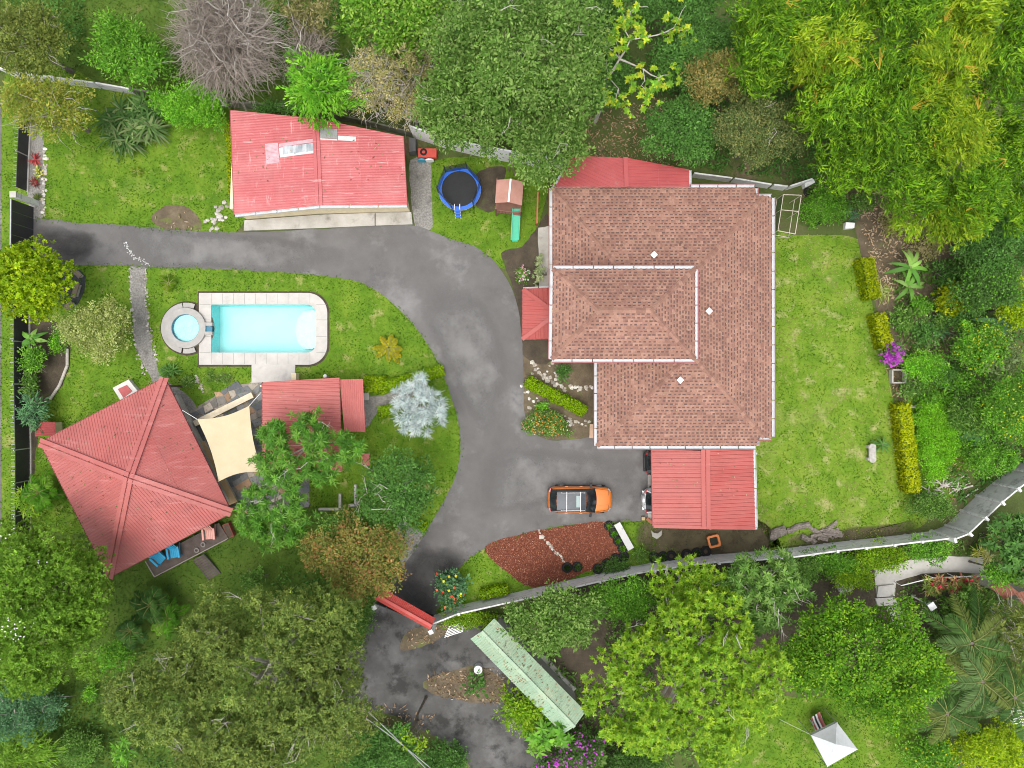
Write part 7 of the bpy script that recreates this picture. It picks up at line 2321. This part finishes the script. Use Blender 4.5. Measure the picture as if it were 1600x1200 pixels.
tree('shrub', 'red and bronze leaved shrub row below the handrail', 1490, 912, 44, 12, .8, [(.25, .06, .05), (.15, .13, .04), (.32, .20, .10), (.10, .12, .03)], 'rosette', .42, .11, .3, 2.4, nl=8, rzf=.4, cat='shrub', fl=([(.50, .04, .08)], 60, .25))
tree('shrub', 'green and tan croton left of the red shrub row', 1452, 915, 18, 12, .7, [(.30, .24, .08), (.12, .17, .03)], 'rosette', .42, .11, .3, 2.2, nl=8, rzf=.4, cat='shrub')
tree('shrub', 'feathery dark green shrub beside the lamp post', 1500, 945, 52, 28, 1.6, 'mid', 'needle', .22, .07, .4, cat='shrub')
tree('broad_tree', 'thin twiggy olive tree at the right edge above the palms', 1580, 985, 42, 48, 3.4, 'olive', 'needle', .22, .07, .5, 1.8, twig=80)
palm('large arching palm right of the golden tree', 1518, 1005, 4.2, 13, 2.7, 'palm', .75, 34, (-.1, .7), .55, lw=.10)
palm('large arching palm in the lower right cluster, middle one', 1535, 1065, 4.4, 13, 2.8, 'palm', .75, 34, (-.1, .7), .55, lw=.10)
palm('arching palm nearest the golden tree and tent', 1480, 1115, 3.8, 12, 2.4, 'palm', .7, 32, (-.1, .7), .55, lw=.10)
palm('arching palm cut by the right edge of the picture', 1585, 1090, 4.0, 11, 2.5, 'palm', .7, 32, (-.1, .7), .55, lw=.10)
tree('shrub', 'yellow-green shrub mass at the bottom right corner', 1545, 1165, 62, 40, 1.6, 'ficus', L=.2, W=.12, lr=.4, cat='shrub')
tree('shrub', 'green shrub at the bottom edge below the palms', 1455, 1180, 44, 34, 1.4, 'bright', L=.22, W=.11, lr=.4, cat='shrub', fl=('yellow', 120, .16))

# --- lower left
tree('pine_tree', 'enormous olive-green tree with grey boughs at the bottom left', 400, 1062, 200, 148, 8.0, 'pine', 'needle', .15, .065, .80, 5.6, rzf=.42, cover=1.5, poke=44, pl_=1.4, bark='palebark', squash=.8)
tree('round_tree', 'big domed cauliflower-like green tree at the left edge', 72, 940, 118, 128, 6.5, 'cauli', 'needle', .13, .065, .66, 5.8, rzf=.55, cover=1.5, wa=.7, squash=.8, fl=([(.62, .62, .56)], 200, .12, 7))
tree('clipped_tree', 'round clipped yellow-green tree by the driveway gate', 56, 441, 66, 63, 3.4, 'ficus', 'needle', L=.16, W=.10, lr=.42, layers=6.0, cover=2.8, rzf=.7, squash=.8, wa=.25)
tree('leafy_tree', 'pale yellowish small-leaved tree by the gravel path', 156, 517, 56, 50, 2.6, 'pale', L=.18, W=.11, lr=.42, layers=2.8, cover=1.3)
tree('star_leaf_tree', 'star-leaved green tree overhanging the patio roof', 480, 705, 84, 62, 4.6, [(.055, .155, .014), (.04, .12, .012), (.10, .215, .026)], 'rosette', .38, .07, .5, 2.5, nl=13, bark='palebark', poke=7)
tree('star_leaf_tree', 'lower star-leaved tree over the flagstones and grass', 432, 795, 66, 56, 4.0, [(.055, .155, .014), (.04, .12, .012), (.10, .215, .026)], 'rosette', .37, .07, .45, 2.1, nl=13, bark='palebark', poke=10)
tree('leafy_tree', 'dark open tree with pale boughs beside the drive curve', 622, 765, 64, 64, 4.4, 'deep', L=.24, W=.12, lr=.5, layers=2.4, poke=9, bark='palebark')
tree('leafy_tree', 'orange and green leaved tree above the red gate', 562, 870, 76, 68, 4.8, 'orange', L=.22, W=.13, lr=.45, layers=3.2)
tree('leafy_tree', 'green tree between the orange tree and star-leaved tree', 545, 825, 46, 32, 3.8, 'mid', L=.22, W=.13, lr=.45)
def silver_tree(label, px, py):
    r = next_rng()
    z = 2.6
    c = np.array(P(px, py, z)); R = S(48, z)
    t = thing('silver_tree', label, 'tree', (c[0], c[1], 0))
    n = 130
    d = sphere_dirs(n, r, .05, .30)
    ctr = c + d * np.array([R * .85, R * 1.0, R * .55]) * (.35 + .68 * r.random((n, 1)) ** .7)
    k = 34
    b = np.repeat(ctr, k, 0)
    ax = np.repeat(d, k, 0) * .7 + r.normal(0, .8, (n * k, 3))
    V, F, C = straps(r, b, ax, .42 * np.exp(r.normal(0, .2, n * k)), .05, .12, 'silver', 2, .15, np.repeat(np.arange(n), k), 0)
    add('crown', V, F, LEAF, t, cols=C)
    limbs(r, (c[0], c[1], 0), (c[0], c[1], z), ctr[r.choice(n, 14)], .09).build('trunk', plain('brown_bough', (.26, .17, .11), .9), t)
silver_tree('silvery white feathery tree on the lawn by the drive', 656, 634)
tree('shrub', 'small dark green bush at the edge of the lower lawn', 396, 905, 17, 16, .9, 'mid', L=.18, W=.1, lr=.25, cat='shrub')
palm('bushy yellow-green palm clump between the fence and pavilion', 62, 770, 1.6, 22, 1.5, 'fern', .5, 22, (.2, 1.2), .5, False, name='palm_clump', lw=.09)
tree('shrub', 'yellow-green fringe of the palm clump by the pavilion', 52, 785, 24, 26, 1.1, 'lime', 'rosette', .5, .09, .35, 1.8, nl=9, cat='shrub')
palm('dark palm clump at the lower corner of the pavilion', 235, 945, 1.6, 20, 1.5, 'deep', .5, 22, (.2, 1.1), .5, False, name='palm_clump', lw=.09)
palm('second palm clump between the pavilion and olive tree', 262, 965, 1.3, 16, 1.3, 'fern', .45, 20, (.2, 1.1), .5, False, name='palm_clump', lw=.09)
palm('dark palm clump beside the domed tree', 205, 985, 1.4, 16, 1.4, 'deep', .5, 20, (.2, 1.1), .5, False, name='palm_clump', lw=.09)
tree('shrub', 'green shrub between the domed tree and the olive tree', 180, 1025, 28, 26, 1.4, 'bright', L=.22, W=.12, lr=.35, cat='shrub')
tree('shrub', 'bluish dark shrub under the domed tree at the left edge', 45, 1105, 56, 44, 1.8, 'bluegreen', L=.22, W=.1, lr=.45, cat='shrub', twig=40)
tree('shrub', 'grassy yellow-green shrub in the bottom left corner', 28, 1170, 56, 42, 1.4, 'cauli', 'plume', .36, .06, .5, cat='shrub')
tree('shrub', 'dull green shrub at the bottom left between grass and palms', 125, 1165, 34, 26, .8, 'mid', L=.2, W=.1, lr=.35, cat='shrub')
tree('shrub', 'tiny bright shrub on the shaded lower left grass', 144, 1083, 9, 10, .5, 'fern', L=.2, W=.08, lr=.2, cat='shrub')
tree('rosette_plant', 'rosette-leaved plant at the bottom edge by the olive tree', 196, 1172, 22, 18, 1.2, 'bright', 'rosette', .5, .11, .35, 2.2, nl=10, cat='plant')
tree('shrub', 'dark leafy shrub bank below the lane at the bottom', 605, 1175, 62, 40, 1.6, 'deep', L=.24, W=.13, lr=.45, cat='shrub')
tree('shrub', 'dark green shrub bank at the bottom left of the lane', 695, 1190, 40, 30, 1.0, 'deep', L=.22, W=.12, lr=.4, cat='shrub')
tree('shrub', 'green bush beside the red gate on the lane side', 545, 965, 40, 36, 2.4, 'mid', L=.2, W=.1, lr=.4, cat='shrub')

# --- planted things in the garden
hedge('clipped lime hedge slanting across the bed by the house', (824, 596), (914, 643), 14, .9, 'hedge')
hedge('short lime hedge right of the patio roof, upper', (569, 600), (602, 601), 20, .7, 'hedge')
hedge('lime hedge running from the patio up to the drive', (602, 603), (690, 578), 13, .7, 'hedge')
hedge('short lime hedge below the gravel path', (592, 645), (624, 637), 13, .7, 'hedge')
hedge('small lime hedge at the drive edge under the dark tree', (642, 818), (662, 824), 9, .6, 'hedge')
hedge('narrow yellow hedge along the left side of the workshop', (358.5, 200), (363, 303), 9, .9, 'hedgey')
hedge('lime hedge piece at the white wall near the flower bush', (752, 930), (792, 922), 11, .7, 'hedge')
tree('flower_hedge', 'mounded hedge with orange and white flowers at the drive corner', 855, 664, 37, 20, .6, 'mid', L=.16, W=.08, lr=.28, rzf=.5, cat='flower hedge', fl=([(.60, .25, .05), (.66, .60, .48), (.42, .36, .03), (.55, .32, .26)], 380, .10))
tree('flower_bush', 'dark bush with red and yellow flowers near the gate', 706, 918, 25, 32, 1.1, 'bluegreen', L=.24, W=.16, lr=.3, cat='flower bush', layers=2.4, fl=([(.65, .06, .03), (.62, .5, .03), (.65, .12, .05)], 36, .24))
tree('shrub', 'round dark green shrub by the slanting lime hedge', 848, 636, 8, 8, .4, 'fern', L=.14, W=.06, lr=.2, cat='shrub')
tree('shrub', 'loose shrub between stones under the upper roof corner', 880, 580, 9, 14, .5, 'deep', L=.2, W=.1, lr=.25, cat='shrub')
tree('flower_bush', 'pink and white flowering plant by the porch', 817, 428, 9, 14, .5, 'bright', L=.18, W=.08, lr=.22, cat='flower bush', layers=1.6, fl=([(.62, .12, .30), (.7, .4, .48), (.72, .70, .68)], 60, .16))
tree('shrub', 'row of pale succulents along the house path', 842, 425, 7, 34, .4, [(.22, .27, .13), (.15, .20, .08), (.30, .33, .17)], 'rosette', .22, .08, .22, 2.4, nl=9, cat='succulents', rzf=.4)
palm('small yellow palm alone on the lawn right of the pool', 608, 543, .35, 9, 1.1, [(.42, .36, .02), (.34, .33, .02), (.5, .42, .04)], .30, 20, (.15, .7), .4, False, lw=.10, name='young_palm')
palm('young palm on the lawn above the spa', 264, 443, .3, 9, .65, 'lime', .22, 14, (.15, .8), .4, False, lw=.05, name='young_palm')
palm('tiny yellow seedling palm on the upper left lawn', 214, 268, .2, 6, .5, 'lime', .16, 10, (.2, .8), .4, False, lw=.04, name='young_palm')
strap_clump('agave_plant', 'dark green spiky plant left of the flagstone patio', 268, 576, 9, 7, 4, 24, .75, .08, 'deep', .2, .45, 'spiky plant')
tree('shrub', 'grey-leaved shrub between the spiky plant and flagstones', 295, 594, 9, 9, .5, 'midpale', L=.16, W=.08, lr=.22, cat='shrub')
strap_clump('bromeliad', 'red bromeliad in the gravel bed by the black fence', 56, 248, 3, 3, 2, 22, .5, .07, 'reds', .12, .3, 'bromeliad', (.1, 1.0))
strap_clump('bromeliad', 'maroon bromeliad lower down the gravel bed', 55, 288, 4, 6, 4, 14, .32, .06, 'reds', .1, .3, 'bromeliad', (.1, 1.0))
strap_clump('bromeliad', 'yellow-green bromeliads in the middle of the gravel bed', 60, 271, 5, 5, 3, 14, .38, .07, 'croton', .1, .3, 'bromeliad', (.1, 1.0))
strap_clump('bromeliad', 'green bromeliad nearest the driveway gate pillar', 60, 307, 4, 4, 2, 16, .4, .07, 'olive', .1, .3, 'bromeliad', (.1, 1.0))
banana('broad-leaved green plant by the fence below the clipped tree', 50, 530, 7, 1.1, .34, .9)
tree('shrub', 'green leafy shrub in the bed below the broad-leaved plant', 55, 562, 17, 24, 1.0, 'bright', L=.24, W=.12, lr=.3, cat='shrub')
tree('shrub', 'green shrub in the lower part of the fence bed', 50, 600, 14, 18, .8, 'mid', L=.22, W=.11, lr=.28, cat='shrub')
tree('shrub', 'fan of blue-green foliage above the red kennel', 55, 640, 22, 24, 1.2, 'bluegreen', 'plume', .3, .08, .35, cat='shrub')
tree('shrub', 'low bright weeds in the fence bed under the clipped tree', 92, 530, 14, 20, .3, 'fern', L=.16, W=.08, lr=.22, rzf=.3, cat='weeds', layers=1.6)
tree('shrub', 'ragged weedy strip along the tyres below the mulch bed', 998, 866, 15, 9, .35, 'mid', L=.26, W=.07, lr=.28, cat='weeds', layers=2)
tree('shrub', 'dark weedy growth between the tyres at the mulch corner', 960, 886, 26, 12, .4, 'dark', L=.22, W=.08, lr=.25, cat='weeds', layers=2, rzf=.4)
tree('shrub', 'green plant on the island in the lane', 745, 1070, 16, 14, .5, 'deep', L=.42, W=.24, lr=.25, cat='shrub', layers=1.8)
tree('shrub', 'green and pale weeds left of the pool slab', 345, 590, 24, 11, .15, 'midpale', L=.14, W=.07, lr=.2, rzf=.25, cat='weeds', layers=.9)
tree('creeper', 'creeper hanging along the upper overhead cable', 648, 1155, 20, 14, 5.7, 'lime', L=.26, W=.15, lr=.25, layers=1.0, rzf=.2, cat='creeper')
tree('shrub', 'low green growth behind the workshop wall, left', 440, 170, 50, 9, .8, 'deep', L=.2, W=.1, lr=.3, rzf=.4, cat='shrub')
tree('shrub', 'pale yellow shrub at the upper left workshop corner', 352, 197, 10, 10, 1.0, 'ficus', L=.24, W=.1, lr=.25, cat='shrub', layers=1.6)

# --- undergrowth nobody could count
rng = rng_of(77)
VS, CS = [], []
U1 = [(430, -40), (1660, -40), (1660, 715), (1580, 728), (1500, 790), (1440, 700), (1400, 590), (1395, 540), (1370, 400), (1340, 300), (1250, 282), (1080, 262), (890, 235), (640, 188), (430, 160)]
U2 = [(740, 968), (870, 930), (1040, 895), (1215, 878), (1470, 850), (1540, 830), (1660, 745), (1660, 1240), (1460, 1240), (1420, 1100), (1250, 1085), (1150, 1075), (1120, 1240), (840, 1240), (830, 1150), (915, 1115), (775, 968)]
U3 = [(-40, 1060), (120, 1080), (200, 1000), (560, 1125), (640, 1150), (720, 1190), (770, 1240), (-40, 1240)]
U4 = [(430, 880), (590, 930), (580, 1000), (500, 1010), (430, 950)]
U5 = [(-40, -40), (130, -40), (140, 100), (60, 130), (-40, 105)]
av = [ppoly([(1366, 866), (1540, 866), (1540, 900), (1400, 912), (1416, 990), (1380, 990), (1366, 930)]), ppoly([(905, 150), (1060, 150), (1075, 260), (905, 235)]), ppoly([(1420, 925), (1465, 925), (1465, 965), (1420, 965)]), ppoly(SLOPE_E),
      ppoly([(905, 940), (950, 930), (940, 1080), (870, 1030)]), ppoly([(1220, 915), (1330, 895), (1300, 960), (1215, 1010)])]
U6 = [(1395, 420), (1510, 400), (1510, 630), (1430, 610), (1398, 560)]
for poly, dn, pal in ((U6, 60, 'mid'), (U1, 55, 'deep'), (U2, 45, 'mid'), (U3, 26, 'dark'), (U4, 40, 'deep'), (U5, 44, 'deep')):
    xy = ppoly(poly)
    pts = scatter(xy, int(np.prod(xy.max(0) - xy.min(0)) * dn), rng, [v_ for v_ in av if poly is not U6 or v_ is not av[3]] + [road_xy])
    hgt = np.array([noise.noise(Vector((q[0] * .35, q[1] * .35, 5.5))) + .5 * noise.noise(Vector((q[0] * 1.1, q[1] * 1.1, 1.5))) for q in pts])
    k = hgt > -.22
    pts, hgt = pts[k], hgt[k]
    n = len(pts)
    p = np.concatenate([pts, (.05 + np.clip(hgt + .22, 0, 1) * .8 * rng.random(n) + .05)[:, None]], 1)
    nr = unit(rng.normal(0, .55, (n, 3)) + np.array([0, 0, .9]))
    VS.append(leaf_quads(p, np.cross(nr, rng.normal(0, 1, (n, 3))), nr, .26 * np.exp(rng.normal(0, .3, n)), .12))
    cell_ = ((pts[:, 0] * .8).astype(int) * 7 + (pts[:, 1] * .8).astype(int) * 13) % 40
    CS.append(leaf_cols(rng, pal, cell_, n, .3))
add('undergrowth', np.concatenate(VS), quads(sum(len(c) for c in CS)), LEAF, cols=np.concatenate(CS), kind='stuff', label='low tangled undergrowth below the trees', cat='undergrowth')
